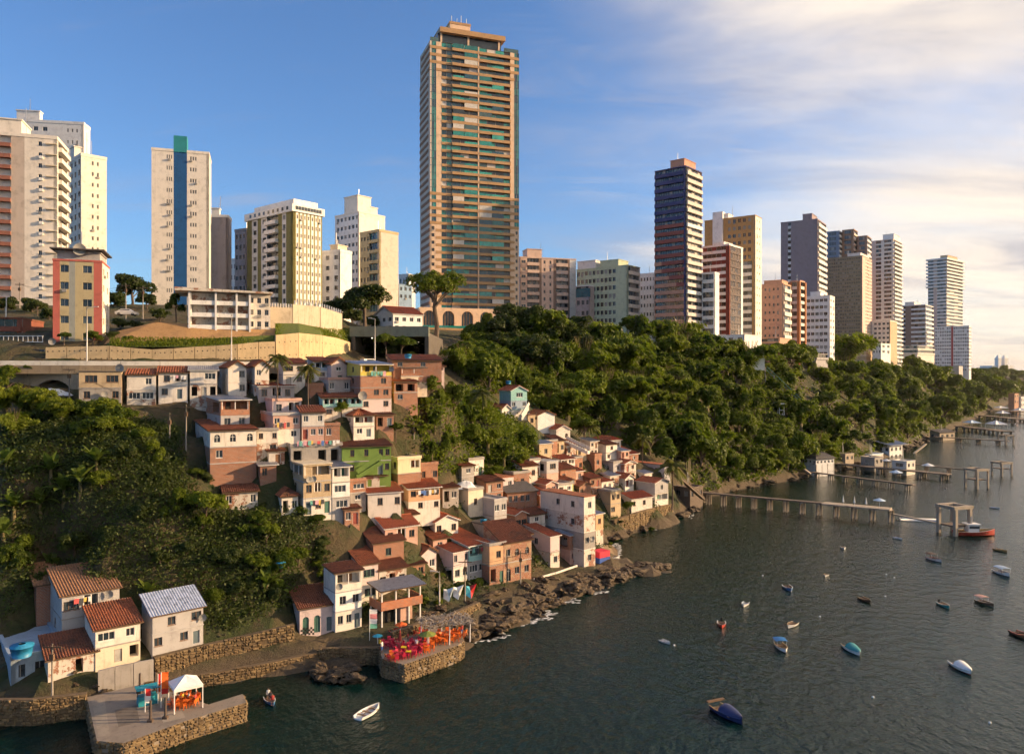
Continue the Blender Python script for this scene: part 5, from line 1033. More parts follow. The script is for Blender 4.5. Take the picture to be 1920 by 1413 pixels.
def lobes(k, flat_=.75, spread=.62, r0=.34, r1=.55, seed=0):
    g = np.random.default_rng(seed); out = [((0, 0, .1), .55)]
    for i in range(k):
        t = 2 * math.pi * i / k * 1.7 + g.uniform(0, .8); q = g.uniform(.35, 1); out.append(((math.cos(t) * spread * q, math.sin(t) * spread * q, flat_ * g.uniform(-.35, .65)), g.uniform(r0, r1) * .8))
    return out
def billow(k, seed, tall=1.0):
    """rolling crown: a few big uneven billows with smaller ones on their shoulders"""
    g = np.random.default_rng(seed); out = []
    for i in range(k):
        t = 2.4 * i + g.uniform(-.5, .5); q = math.sqrt((i + .3) / k) * .72; c = (math.cos(t) * q, math.sin(t) * q, tall * (.38 - .75 * q * q + g.uniform(-.18, .22))); r = g.uniform(.2, .46); out.append((c, r))
        for _ in range(2): d = g.normal(size=3); d /= np.linalg.norm(d); d[2] = abs(d[2]); out.append((tuple(np.array(c) + d * r * .9), r * g.uniform(.3, .5)))
    return out
CROWNS = [crown('crown', billow(7, 1), 6000, .075, LEAF), crown('crown', billow(10, 2, .8), 6400, .068, LEAF), crown('crown', billow(6, 3, 1.5), 5600, .08, LEAF), crown('crown', billow(8, 4, 1.2), 6200, .065, LEAF, .9), crown('crown', billow(12, 5, .6), 6400, .065, LEAF), crown('crown', billow(5, 7, 1.8), 5600, .075, LEAF, 1.2)]
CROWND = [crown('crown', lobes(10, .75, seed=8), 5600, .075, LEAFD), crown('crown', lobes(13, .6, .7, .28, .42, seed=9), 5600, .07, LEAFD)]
mb = MB(); mb.tube([(0, 0, -1.5), (.02, 0, -.7), (-.02, .03, -.2), (.03, 0, .35)], [.075, .055, .045, .02], 7)
for i in range(6):
    t = i * 1.05; mb.tube([(0, 0, -.5 + i * .09), (.25 * math.cos(t), .25 * math.sin(t), -.15 + i * .07), (.52 * math.cos(t), .52 * math.sin(t), .12 + i * .04)], [.03, .02, .008], 5)
TRUNK = mb.mesh('trunk', BARK, True)
def plumes(name, k, n, mat, seed, rad=1.0, up=2.2, ln=.2, wd=.05):
    g = np.random.default_rng(seed); cs, ts = [], []
    for i in range(k):
        t = g.uniform(0, 2 * math.pi); o = g.uniform(.35, 1.0) * rad; hgt = up * g.uniform(.7, 1.1); m = n // k
        s = g.uniform(.25, 1, m) ** .8; x = np.stack([np.cos(t) * o * s ** 2.2, np.sin(t) * o * s ** 2.2, hgt * (s - .42 * s ** 3.2)], 1)
        x += g.normal(0, .085, (m, 3)) * (1.25 - s * .6)[:, None]; cs.append(x)
        d = np.stack([np.full(m, np.cos(t)), np.full(m, np.sin(t)), -.35 - .6 * s], 1) + g.normal(0, .45, (m, 3)); ts.append(d / np.linalg.norm(d, axis=1)[:, None])
    C = np.concatenate(cs); T = np.concatenate(ts); N = np.cross(T, unit(len(T))); N /= np.linalg.norm(N, axis=1)[:, None]; s = NR.uniform(.7, 1.3, len(C))
    return leaf_mesh(name, C, N, T, s * ln, s * wd, mat)
BAMBOO = [plumes('plumes', 26, 5200, LEAFY, 5), plumes('plumes', 20, 4600, LEAFY, 6, 1.3, 1.8), plumes('plumes', 30, 5200, LEAF, 7, .8, 2.4, .2, .07)]
mb = MB()
for i in range(12): t = i * 2.4; mb.tube([(.08 * math.cos(t), .08 * math.sin(t), -.3), (.1 * math.cos(t), .1 * math.sin(t), .8), (.3 * math.cos(t), .3 * math.sin(t), 1.5)], [.02, .017, .006], 4)
CULM = mb.mesh('culms', flat((.16, .13, .05), .7), True)
def frond_strip(mb, t, tilt, L, w, sag, mi=0, n=6):
    d = Vector((math.cos(t), math.sin(t), 0)); sd_ = Vector((-math.sin(t), math.cos(t), 0)); k = len(mb.v)
    for i in range(n + 1):
        s = i / n; p = d * (L * s * math.cos(tilt)) + Vector((0, 0, L * (s * math.sin(tilt) - sag * s * s))); ww = w * math.sin(math.pi * min(1, .12 + s * .86)) ** .7
        for e in (-1, 0, 1): mb.v.append(tuple(p + sd_ * ww * e * .5 + Vector((0, 0, .12 * w * (abs(e) - .4)))))
    for i in range(n):
        for e in (0, 1): q = k + i * 3 + e; mb.f.append((q, q + 1, q + 4, q + 3)); mb.m.append(mi)
def banana(seed):
    g = random.Random(seed); mb = MB()
    for i in range(13): frond_strip(mb, i * 2.4 + g.uniform(-.3, .3), R(g.uniform(30, 82)), g.uniform(.75, 1.15), g.uniform(.24, .34), g.uniform(.25, .75))
    return mb.mesh('leaves', LEAFB)
BAN = [banana(1), banana(2)]
mb = MB(); mb.tube([(0, 0, -.9), (.02, 0, -.4), (0, 0, .05)], [.09, .07, .04], 7); BSTEM = mb.mesh('stem', flat((.16, .13, .06), .8), True)
def palm(seed, nf=20):
    g = random.Random(seed); cs, ts, ns = [], [], []
    for i in range(nf):
        t = i * 2.4; tilt = R(g.uniform(-15, 65)); L = g.uniform(.85, 1.1); sag = g.uniform(.45, .8); d = np.array([math.cos(t), math.sin(t), 0]); sdv = np.array([-math.sin(t), math.cos(t), 0])
        for j in range(22):
            s = .12 + .88 * j / 21; p = d * L * s * math.cos(tilt) + np.array([0, 0, L * (s * math.sin(tilt) - sag * s * s)]); tan = d * math.cos(tilt) + np.array([0, 0, math.sin(tilt) - 2 * sag * s])
            for e in (-1, 1):
                v = sdv * e * .75 + tan * .5 + np.array([0, 0, -.45]); v /= np.linalg.norm(v); ll = .3 * (1 - .6 * abs(s - .45)); cs.append(p + v * ll * .5); ts.append(v); ns.append(np.cross(v, tan + 1e-3))
        for j in range(6): s = j / 6 + .08; p = d * L * s * math.cos(tilt) + np.array([0, 0, L * (s * math.sin(tilt) - sag * s * s)]); tan = d * math.cos(tilt) + np.array([0, 0, math.sin(tilt) - 2 * sag * s]); cs.append(p); ts.append(tan / np.linalg.norm(tan)); ns.append(np.array([0, 0, 1.0]))
    C, T, N = map(np.array, (cs, ts, ns)); N /= np.linalg.norm(N, axis=1)[:, None] + 1e-9
    return leaf_mesh('fronds', C, N, T, np.full(len(C), .27), np.full(len(C), .045), PALM)
PALMS = [palm(1), palm(2, 24)]
mb = MB(); mb.tube([(.05, 0, -2.6), (.02, 0, -1.6), (0, .03, -.7), (0, 0, .03)], [.055, .04, .034, .03], 7); PTRUNK = mb.mesh('trunk', BARK, True)
def plant(name, parts, loc, s, lab, cat, group=None, sz=1.0):
    e = empty(name, loc, rnd.uniform(0, 6.28)); e.scale = (s * rnd.uniform(.85, 1.2), s * rnd.uniform(.85, 1.15), s * sz); tag(e, lab, cat, group)
    for n, m in parts: link(n, m, e)
    return e
def tree(loc, s, lab, group, pool=None, sz=1.0):                 # loc = crown centre
    b_ = 'bush' in lab or 'shrub' in lab
    return plant('bush' if b_ else 'tree', (('stem' if b_ else 'trunk', TRUNK), ('foliage' if b_ else 'crown', rnd.choice(pool or CROWNS))), loc, s, lab, 'bush' if b_ else 'tree', group, sz)
def pin(px, py, D):
    if 340 < px < 1200 and 690 < py < 1080 and D < 215: D = min(D, 400) if px < 620 else DF(px, py + 12) - .8
    return P(px, py, D)
def gtree(px, py, D, s, lab, group, pool=None, sz=1.0):
    p = pin(px, py, D); z = h1(p.x, p.y); return tree((p.x, p.y, max(z + .35 * s * sz, min(p.z, z + .62 * s * sz))), s, lab, group, pool, sz)
# --- single trees one can name
sd_tree = pin(816, 535, 250); mb = MB(); mb.tube([(0, 0, -24), (.6, 0, -13), (-.3, .3, -7), (.3, 0, -2), (0, 0, 1)], [.95, .75, .65, .5, .2], 8)
for i in range(9): t = i * .8; mb.tube([(0, 0, -7 + i * .5), (3 * math.cos(t), 3 * math.sin(t), -3.5 + i * .3), (6.5 * math.cos(t), 6.5 * math.sin(t), -.5)], [.4, .28, .1], 6)
e = empty('umbrella_tree', sd_tree); tag(e, 'tall spreading umbrella shaped tree in front of the golden tower', 'tree'); mb.build('trunk', BARK, e, True); link('crown', crown('crown', [((7.4 * math.cos(i * .9) * (.4 + .6 * (i % 3) / 2), 6.6 * math.sin(i * .9) * (.4 + .6 * (i % 3) / 2), -1.2 + 3.6 * ((i * 7) % 5) / 5), 2.9) for i in range(17)], 9000, .46, LEAF), e)
for px, py, D, s, lab in ((248, 540, 215, 6.4, 'dark round tree between the red yellow block and the blue striped tower'), (684, 566, 225, 8.2, 'dark dome shaped tree left of the dim white house'), (640, 575, 235, 5, 'dark tree behind the stained concrete wall'),
                          (724, 640, 190, 3.4, 'small leafy tree beside the tunnel mouth'), (752, 645, 192, 3.6, 'small leafy tree under the tower podium'), (386, 945, 114, 3.4, 'round leafy tree left of the weathered white cottage'), (742, 806, 131, 1.9, 'round bushy tree right of the hip roofed house'),
                          (1096, 803, 204, 4.4, 'leafy tree beside the ridge stair'), (1178, 948, 176, 1.7, 'round bush squeezed beside the concrete cube house'), (175, 632, 152.5, 1.8, 'bush in front of the red and yellow block'), (120, 630, 150.5, 1.4, 'low bush at the left foot of the red and yellow block'), (330, 575, 166, 2.6, 'bush left of the white terrace building'), (15, 725, 133, 3.0, 'leafy tree at the left edge under the viaduct'),
                          (15, 700, 137, 2, 'bush beside the viaduct arch'), (10, 575, 165, 2.2, 'bush above the dark red house at far left'), (70, 572, 165, 1.8, 'second bush above the dark red house'), (52, 690, 138, 1.1, 'small yellowing tree growing on the viaduct edge'), (640, 765, 139, 1.6, 'shrub behind turquoise house')):
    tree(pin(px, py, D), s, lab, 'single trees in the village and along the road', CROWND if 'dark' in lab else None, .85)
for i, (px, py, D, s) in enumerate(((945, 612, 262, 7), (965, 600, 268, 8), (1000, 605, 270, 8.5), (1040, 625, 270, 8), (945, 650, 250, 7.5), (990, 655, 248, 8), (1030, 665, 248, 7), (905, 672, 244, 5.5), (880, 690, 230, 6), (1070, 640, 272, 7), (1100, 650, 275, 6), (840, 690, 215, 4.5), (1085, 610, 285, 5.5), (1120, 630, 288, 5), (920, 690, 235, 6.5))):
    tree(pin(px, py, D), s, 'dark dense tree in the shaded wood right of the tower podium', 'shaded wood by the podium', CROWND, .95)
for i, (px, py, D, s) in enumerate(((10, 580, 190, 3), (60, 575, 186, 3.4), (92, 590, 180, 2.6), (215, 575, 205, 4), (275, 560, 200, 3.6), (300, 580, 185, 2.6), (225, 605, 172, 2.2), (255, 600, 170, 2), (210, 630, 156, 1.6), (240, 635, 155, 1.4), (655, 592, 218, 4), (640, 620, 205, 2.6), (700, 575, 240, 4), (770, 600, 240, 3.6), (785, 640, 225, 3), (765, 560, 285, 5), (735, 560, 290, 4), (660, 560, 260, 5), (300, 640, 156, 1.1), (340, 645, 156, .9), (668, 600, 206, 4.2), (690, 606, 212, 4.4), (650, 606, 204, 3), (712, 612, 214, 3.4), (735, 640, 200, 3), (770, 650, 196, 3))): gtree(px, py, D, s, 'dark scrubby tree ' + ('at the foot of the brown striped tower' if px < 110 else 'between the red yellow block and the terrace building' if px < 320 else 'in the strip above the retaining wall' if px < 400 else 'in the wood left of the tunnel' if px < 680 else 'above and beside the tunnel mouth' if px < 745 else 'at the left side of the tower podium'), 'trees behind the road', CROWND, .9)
def banloc(px, py, D, s): p = pin(px, py + 10, D); return (p.x, p.y, h1(p.x, p.y) + .36 * s)
# --- forest on the slope
POLY = dict(left=[(0, 745), (150, 765), (330, 800), (350, 900), (400, 960), (480, 965), (600, 985), (600, 1060), (540, 1130), (430, 1190), (260, 1100), (60, 1100), (0, 1190)],
            spur=[(775, 745), (890, 735), (1000, 812), (1015, 850), (960, 890), (800, 892), (760, 800)], forest=[(840, 690), (900, 640), (1100, 640), (1190, 650), (1500, 665), (1660, 665), (1800, 690), (1905, 705), (1915, 735), (1800, 792), (1700, 838), (1480, 888), (1310, 928), (1270, 860), (1200, 850), (1110, 812), (1000, 765), (900, 735)])
def inside(poly, x, y):
    r = False; j = len(poly) - 1
    for i in range(len(poly)):
        (xi, yi), (xj, yj) = poly[i], poly[j]
        if (yi > y) != (yj > y) and x < (xj - xi) * (y - yi) / (yj - yi) + xi: r = not r
        j = i
    return r
g = np.random.default_rng(77); N0 = 26000
Xr = np.concatenate([g.uniform(-30, 150, N0), g.uniform(60, 620, N0)]); Yr = np.concatenate([g.uniform(195, 345, N0), g.uniform(260, 1250, N0)]); Zr = hz(Xr, Yr)
placed = []; cnt = 0
FUN_A, FUN_B = P(1412, 672, 352), P(1610, 852, 362)
def near_fun(x, y):
    t = max(0, min(1, ((x - FUN_A.x) * (FUN_B.x - FUN_A.x) + (y - FUN_A.y) * (FUN_B.y - FUN_A.y)) / ((FUN_B.x - FUN_A.x) ** 2 + (FUN_B.y - FUN_A.y) ** 2))); c = FUN_A.lerp(FUN_B, t); return math.hypot(x - c.x, y - c.y) < 9
OD = g.permutation(len(Xr)); EDG = ([900, 1090, 1190, 1290, 1400, 1500, 1600, 1700, 1790, 1840, 1915], [292, 306, 320, 332, 348, 420, 525, 630, 730, 920, 1250])
for x, y, z in zip(Xr[OD], Yr[OD], Zr[OD]):
    if cnt >= 330: break
    px, py = proj((x, y, z))
    if z < 2.5 or y > np.interp(px, *EDG) or not inside(POLY['forest'], px, py): continue
    s = (3.6 + 6.2 * g.random() ** 1.7) * (1 if y < 330 else min(2.9, (y / 330) ** 1.1)); sp = s * .68
    if near_fun(x, y) or any((x - q[0]) ** 2 + (y - q[1]) ** 2 < (sp * .55 + q[2] * .55) ** 2 for q in placed): continue
    placed.append((x, y, s)); cnt += 1; k = g.random(); zone = ['high', 'midway', 'low'][int(np.clip((py - 660) / ((np.interp(px, [900, 1300, 1500, 1900], [780, 930, 890, 745]) - 660) / 3), 0, 2))] + ' on the wooded slope below ' + ['the tower podium', 'the cream block', 'the mint green block', 'the striped tower', 'the ochre tower', 'the salmon block', 'the olive slab', 'the brown banded tower', 'the far pale tower', 'the headland church'][int(np.searchsorted([990, 1080, 1200, 1310, 1420, 1510, 1620, 1700, 1820], px))]
    if k < .42 and y < 520: plant('bamboo_clump', (('culms', CULM), ('plumes', rnd.choice(BAMBOO))), (x, y, z - .3), s * 1.1, 'arching bamboo clump ' + zone, 'bamboo', 'bamboo on the forest slope')
    else: tree((x, y, z + s * (.28 + .36 * g.random())), s, 'broad green tree ' + zone, 'forest trees', None, g.uniform(.8, 1.35))
print('forest', cnt)
# --- left slope and spur
def on(px, py, D):
    p = P(px, py, D); z = h1(p.x, p.y); return Vector((p.x, p.y, z))
for i, (px, py, D, s) in enumerate(((8, 800, 125, 4.2), (45, 790, 126, 4.4), (85, 800, 125, 3.8), (25, 850, 119, 3.8), (115, 830, 123, 3.4))): plant('bamboo_clump', (('culms', CULM), ('plumes', BAMBOO[i % 2])), on(px, py + 45, D), s * .8, 'bright bamboo clump on the left slope under the viaduct', 'bamboo', 'bamboo on the left slope')
for i, (px, py, D, s) in enumerate(((150, 795, 126, 3.4), (190, 790, 126, 3.8), (228, 800, 125, 3.2), (205, 825, 122, 3.2), (262, 830, 122, 2.6), (170, 840, 120, 3.2), (290, 870, 119, 2.4))): gtree(px, py, D, s, 'spreading green tree at the top of the left slope', 'trees on the left slope', None, .85)
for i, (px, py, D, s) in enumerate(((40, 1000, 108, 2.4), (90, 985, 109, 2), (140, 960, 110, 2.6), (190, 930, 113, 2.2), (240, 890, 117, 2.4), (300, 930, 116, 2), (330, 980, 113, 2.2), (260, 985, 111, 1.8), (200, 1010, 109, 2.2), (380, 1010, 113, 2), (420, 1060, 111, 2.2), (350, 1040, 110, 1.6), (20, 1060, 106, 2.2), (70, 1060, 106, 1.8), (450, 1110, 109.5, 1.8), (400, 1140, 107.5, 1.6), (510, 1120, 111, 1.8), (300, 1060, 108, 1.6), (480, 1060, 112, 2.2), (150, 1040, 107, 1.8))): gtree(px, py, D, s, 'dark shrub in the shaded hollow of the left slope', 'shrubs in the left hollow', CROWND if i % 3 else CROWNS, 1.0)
for px, py, D, s in ((95, 860, 114, 3.4), (150, 900, 112, 2.8), (180, 880, 114, 2.6), (35, 985, 107.5, 2.8), (80, 1010, 107, 2.4), (10, 885, 113, 2.8), (130, 985, 108.5, 2.2), (120, 872, 113, 3.2), (75, 890, 112, 3.0), (25, 925, 110, 3.2), (60, 945, 109, 2.8), (5, 955, 108, 2.8), (280, 1075, 105.5, 2.2), (325, 1082, 105.5, 2.0), (352, 1068, 106, 2.0), (500, 955, 111, 2.6), (525, 945, 112, 2.2), (100, 930, 110, 2.6), (455, 935, 114, 1.8)):
    plant('banana_plant', (('stem', BSTEM), ('leaves', rnd.choice(BAN))), banloc(px, py, D, s * 1.35), s * 1.35, 'large leaved banana plant on the left slope', 'banana plant', 'banana plants on the left slope')
for px, py, D, s in ((500, 1000, 110, 2.5), (540, 990, 110.5, 2.5), (575, 1005, 110.5, 2.2), (525, 1030, 109, 2.4), (485, 975, 111.5, 2), (560, 975, 112, 2), (590, 1030, 110, 1.8), (470, 1030, 110, 1.6)): gtree(px, py, D + 5, s, 'bright bush on the cliff above the pink and white house', 'bushes on the cliff', None, .9)
for i, (px, py, D, s) in enumerate(((800, 745, 138, 3.6), (830, 735, 142, 4), (860, 745, 146, 4), (815, 780, 136, 3.4), (885, 775, 152, 4), (850, 800, 145, 4), (915, 815, 155, 4), (880, 840, 150, 3.8), (945, 840, 160, 3.8), (975, 850, 168, 3.2), (840, 850, 140, 3), (920, 870, 153, 3), (985, 830, 178, 3.2), (810, 830, 135, 2.6), (790, 790, 134, 2.6))):
    if i % 5 in (1, 3, 4): plant('bamboo_clump', (('culms', CULM), ('plumes', rnd.choice(BAMBOO))), pin(px, py + 28, DF(px, py + 40) - 1), s * .72, 'feathery bamboo clump on the central green spur', 'bamboo', 'bamboo on the central spur')
    else: gtree(px, py, DF(px, py + 35) - 1, s * 1.0, 'vine covered tree on the central green spur', 'trees on the central spur', [CROWNS[2], CROWNS[3], CROWNS[0]], 1.25)
for px, py, D, s in ((800, 835, 131, 2.4), (825, 850, 131.5, 2.2), (975, 880, 156, 3.0), (960, 890, 153, 2.4), (850, 865, 138, 2.2), (1150, 885, 185, 1.6)): plant('banana_plant', (('stem', BSTEM), ('leaves', rnd.choice(BAN))), banloc(px, py, D, s * 1.2), s * 1.2, 'banana plant at the foot of the central spur', 'banana plant', 'banana plants by the central spur')
for px, py, D, s, lab in ((521, 672, 137, 2.7, 'taller coconut palm in front of the white row below the road'), (577, 692, 135, 2.5, 'coconut palm right of the taller one below the road'), (905, 735, 172, 3.4, 'coconut palm on top of the central green spur'), (1104, 798, 200, 3.8, 'coconut palm beside the ridge stair'), (1262, 872, 190, 4.2, 'coconut palm at the right end of the village'), (1552, 832, 350, 6, 'fan palm behind the far jetty houses'), (1205, 822, 222, 3.6, 'palm on the lower forest slope')):
    plant('coconut_palm', (('trunk', PTRUNK), ('fronds', rnd.choice(PALMS))), pin(px, py, D), s, lab, 'palm tree', 'palms')
# --- undergrowth: leaf litter and creepers nobody could count
def scatter(name, lab, poly, n, box, size, mat, hmax, avoid=False):
    x = g.uniform(box[0], box[1], n); y = g.uniform(box[2], box[3], n); z = hz(x, y); u = CX + F * x / y; v = HY - F * (z - CH) / y
    k = np.array([inside(poly, a, b) for a, b in zip(u, v)]) & (z > 1.5)
    if avoid:
        for cx_, cy_, r_ in FP: k &= (x - cx_) ** 2 + (y - cy_) ** 2 > r_ * r_
    x, y, z = x[k], y[k], z[k]
    pat = .5 + .5 * np.sin(x * .55 + np.sin(y * .4) * 2) * np.sin(y * .6 + np.sin(x * .3) * 2)
    m = 7; x = np.repeat(x, m) + g.normal(0, .55, len(x) * m); y = np.repeat(y, m) + g.normal(0, .55, len(y) * m); z = np.repeat(z, m) + np.abs(g.normal(0, .5, len(z) * m)) * hmax * (.25 + np.repeat(pat, m))
    C = np.stack([x, y, z], 1); N = unit(len(C)); N[:, 2] = np.abs(N[:, 2]) + .2; N[:, 1] -= .4; N /= np.linalg.norm(N, axis=1)[:, None]; s = g.uniform(.6, 1.3, len(C)) * size
    tag(link(name, leaf_mesh(name, C, N, perp(N), s * 1.5, s, mat)), lab, kind='stuff')
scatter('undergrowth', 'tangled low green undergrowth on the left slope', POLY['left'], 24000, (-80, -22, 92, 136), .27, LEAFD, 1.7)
scatter('undergrowth', 'creepers and shrubs covering the central spur', POLY['spur'], 15000, (-22, 14, 128, 215), .42, LEAF, 2.0)
scatter('undergrowth', 'shrubs filling the ground under the forest', POLY['forest'], 16000, (-25, 160, 195, 350), .7, LEAF, 3.4)
scatter('undergrowth', 'shrubs covering the far wooded slope above the jetties', POLY['forest'], 34000, (60, 620, 270, 1250), 1.0, LEAF, 4.5)
FP = [(C.x + math.cos(R(s_[7])) * b / 2 - math.sin(R(s_[7])) * a / 2, C.y + math.sin(R(s_[7])) * b / 2 + math.cos(R(s_[7])) * a / 2, .42 * math.hypot(a, b)) for s_, C, a, b in HS]
VIL = [(350, 760), (700, 770), (760, 740), (1000, 860), (1200, 850), (1260, 900), (1240, 960), (1120, 1030), (880, 1120), (720, 1160), (600, 1180), (590, 1000), (480, 960), (360, 900)]
scatter('undergrowth', 'weeds and shrubs filling the gaps between the village houses', VIL, 15000, (-62, 50, 106, 235), .32, LEAFD, 1.3, avoid=True)  # dark leaf colour stands in for the shade between the houses
nb = 0
for _ in range(900):
    if nb >= 60: break
    px, py = rnd.uniform(360, 1240), rnd.uniform(770, 1150)
    if not inside(VIL, px, py): continue
    p = P(px, py, DF(px, py)); s = rnd.uniform(.7, 1.5)
    if any((p.x - cx_) ** 2 + (p.y - cy_) ** 2 < (r_ + s * .9) ** 2 for cx_, cy_, r_ in FP): continue
    nb += 1; tree((p.x, p.y, h1(p.x, p.y) + s * .4), s, 'small bush growing in a gap between the ' + ('upper' if py < 900 else 'lower') + ' village houses', 'bushes in the village', CROWNS if nb % 2 else CROWND, .9)
GR = [P(258, 645, 151), P(520, 640, 153)]
gx_ = g.uniform(0, 1, 2600); gp = [P(205 + 312 * a, 650 - 16 * b, WD(205 + 312 * a) + .9 + 2 * b) for a, b in zip(gx_, g.uniform(0, 1, 2600))] + [P(516 + 135 * a, 632 - 24 * b + 14 * a * (1 - b) + 12 * a * b, WD(516 + 135 * a) + 1.0 + 9.5 * b) for a, b in zip(g.uniform(0, 1, 3000), g.uniform(0, 1, 3000))]
C = np.array([tuple(p) for p in gp]); C[:, 2] += g.uniform(0, .3, len(C)); N = unit(len(C)); T = np.tile(np.array([0, 0, 1.0]), (len(C), 1)) + g.normal(0, .4, (len(C), 3)); T /= np.linalg.norm(T, axis=1)[:, None]
tag(link('grass', leaf_mesh('grass', C, N, T, np.full(len(C), .6), np.full(len(C), .18), LEAFY)), 'long sunlit grass above the retaining wall', kind='stuff')
# ---------------------------------------------------------------- stone walls, piers, rocks
STONE = wall((.15, .10, .05), .8); STONE2 = wall((.21, .145, .07), .7); MORT = wall((.13, .09, .05), .5); PAVE = wall((.25, .205, .16), .95)
def stones(mb, a, b, z0, z1, sz=.55, out=.16, skip=.04):
    """rough masonry on the vertical face a-b: one uneven block per stone, facing right of a->b"""
    a = Vector(a); b = Vector(b); d = (b - a); L = d.length; d.normalize(); n = Vector((d.y, -d.x, 0)); z = z0
    while z < z1 - .1:
        hh = min(sz * rnd.uniform(.6, 1.0), z1 - z); x = rnd.uniform(-.3, 0)
        while x < L:
            w = sz * rnd.uniform(.7, 2.0); e = min(x + w, L); s = max(x, 0)
            if e - s > .08 and rnd.random() > skip:
                o = out * rnd.uniform(.4, 1.5); j = lambda: rnd.uniform(-.06, .06); g_ = .03
                p = [a + d * (s + g_) , a + d * (e - g_), a + d * (e - g_) + n * o, a + d * (s + g_) + n * o]
                q = [Vector((v.x + j(), v.y + j(), z + g_ + j())) if i > 1 else Vector((v.x, v.y, z)) for i, v in enumerate(p)]
                q2 = [Vector((v.x + j(), v.y + j(), z + hh - g_ + j())) if i > 1 else Vector((v.x, v.y, z + hh)) for i, v in enumerate(p)]
                up = Vector((0, 0, min(.1, hh * .28))); mb.hexa([q[0], q[1], q[2] - d * .08 + up, q[3] + d * .08 + up * rnd.uniform(.5, 1.4), q2[0], q2[1], q2[2] - d * .08 - up * rnd.uniform(.5, 1.4), q2[3] + d * .08 - up], rnd.randrange(2))
            x += w
        z += hh
def stone_block(name, lab, poly, zt, faces, cat='pier', sz=.4, z0=-1.0, top=None):
    root = empty(name, (poly[0][0], poly[0][1], 0)); tag(root, lab, cat); o = Vector((poly[0][0], poly[0][1], 0)); pl = [(p[0] - o.x, p[1] - o.y) for p in poly]
    mb = MB(); mb.prism(pl, z0, zt, 0); mb.build('core', top or PAVE, root); sm = MB()
    for i in faces: a, b = pl[i], pl[(i + 1) % len(pl)]; stones(sm, (a[0], a[1], 0), (b[0], b[1], 0), z0, zt, sz)
    tag(sm.build('stones', [STONE, STONE2], root), kind='stuff'); return root
def gpoly(pts, z): return [tuple(G(x, y, z)[:2]) for x, y in pts]
def area(p): return sum(a[0] * b[1] - b[0] * a[1] for a, b in zip(p, p[1:] + p[:1]))
def ccw(p): return p if area(p) > 0 else p[::-1]
pier = ccw(gpoly([(163, 1306), (182, 1388), (232, 1392), (350, 1350), (462, 1316), (455, 1300), (390, 1320), (335, 1300), (265, 1282)], 2.2))
stone_block('stone_pier', 'old stone pier with white canopy tent at bottom left', pier, 2.2, range(len(pier)))
plaza = ccw(gpoly([(712, 1212), (716, 1234), (757, 1245), (800, 1230), (858, 1209), (870, 1200), (862, 1186), (810, 1176), (735, 1190)], 2.4))
stone_block('stone_terrace', 'rounded stone terrace full of red and orange plastic chairs', plaza, 2.4, range(len(plaza)), 'terrace')
def wall_line(name, lab, pts, w, sz=.42, cat='stone wall', th=.7):
    """pts: (point at top, base z)"""
    root = empty(name, (0, 0, 0)); tag(root, lab, cat); mb = MB(); sm = MB()
    for (a, za), (b, zb) in zip(pts[:-1], pts[1:]):
        d = Vector((b.x - a.x, b.y - a.y, 0)).normalized(); n = Vector((-d.y, d.x, 0)) * th; z0 = min(za, zb)
        mb.hexa([(a.x, a.y, z0), (b.x, b.y, z0), (b.x + n.x, b.y + n.y, z0), (a.x + n.x, a.y + n.y, z0), a, b, b + n, a + n]); k = 4
        for i in range(k):
            p, q = a.lerp(b, i / k), a.lerp(b, (i + 1) / k); stones(sm, (p.x, p.y, 0), (q.x, q.y, 0), z0, (p.z + q.z) / 2 + rnd.uniform(-.15, .15), sz)
    mb.build('core', MORT, root); tag(sm.build('stones', [STONE, STONE2], root), kind='stuff'); return root
wall_line('sea_wall', 'dark stone sea wall at the left edge of the water', [(G(-60, 1312, 2.9), -1), (G(60, 1312, 2.9), -1), (G(162, 1300, 2.8), -1)], 1)
wall_line('stone_wall', 'rough stone terrace wall below the blue sheet roofed house', [(P(290, 1232, 97.8), 0.6), (P(330, 1222, 99.6), .6), (P(380, 1210, 101.6), .6), (P(420, 1201, 103.2), .6), (P(490, 1185, 105.6), .6), (P(552, 1170, 107.8), .6)], 1, .5)
wall_line('sea_wall', 'low stone sea wall along the inlet behind the pier', [(G(240, 1283, 1.6), -1), (G(300, 1275, 1.6), -1), (G(400, 1261, 1.6), -1), (G(480, 1247, 1.6), -1), (G(596, 1223, 1.7), -1)], 1)
wall_line('sea_wall', 'stone wall below the white three storey shore house', [(G(597, 1216, 2.2), -1), (G(660, 1214, 2.3), -1), (G(712, 1214, 2.4), -1)], 1)
wall_line('stone_wall', 'tall brown stone wall under the low white and blue house', [(P(1149, 975, 189), -1), (P(1190, 962, 195), -1), (P(1228, 951, 203), -1), (P(1262, 944, 211), -1)], 1, .7)
wall_line('stone_wall', 'stone wall above the terrace with the plastic chairs', [(G(735, 1186, 3.6), 1), (G(775, 1172, 3.6), 1), (G(850, 1150, 3.4), 1), (G(900, 1128, 3.2), 1)], 1, .5)
import bmesh
from mathutils import noise as mn
def rockmesh(seed):
    bm = bmesh.new(); bmesh.ops.create_icosphere(bm, subdivisions=3, radius=1)
    for v in bm.verts:
        p = v.co.copy(); o = Vector((seed * 7.1, seed * 3.3, 0)); f = .72 + .55 * mn.noise(p * 1.1 + o) + .22 * mn.noise(p * 2.7 + o) + .1 * mn.noise(p * 6 + o)
        q = p * f; q.z *= .62; q.x = q.x + .12 * round(q.x * 3) / 3; v.co = q
    me = bpy.data.meshes.new('rock'); bm.to_mesh(me); bm.free(); me.materials.append(ROCK); return me
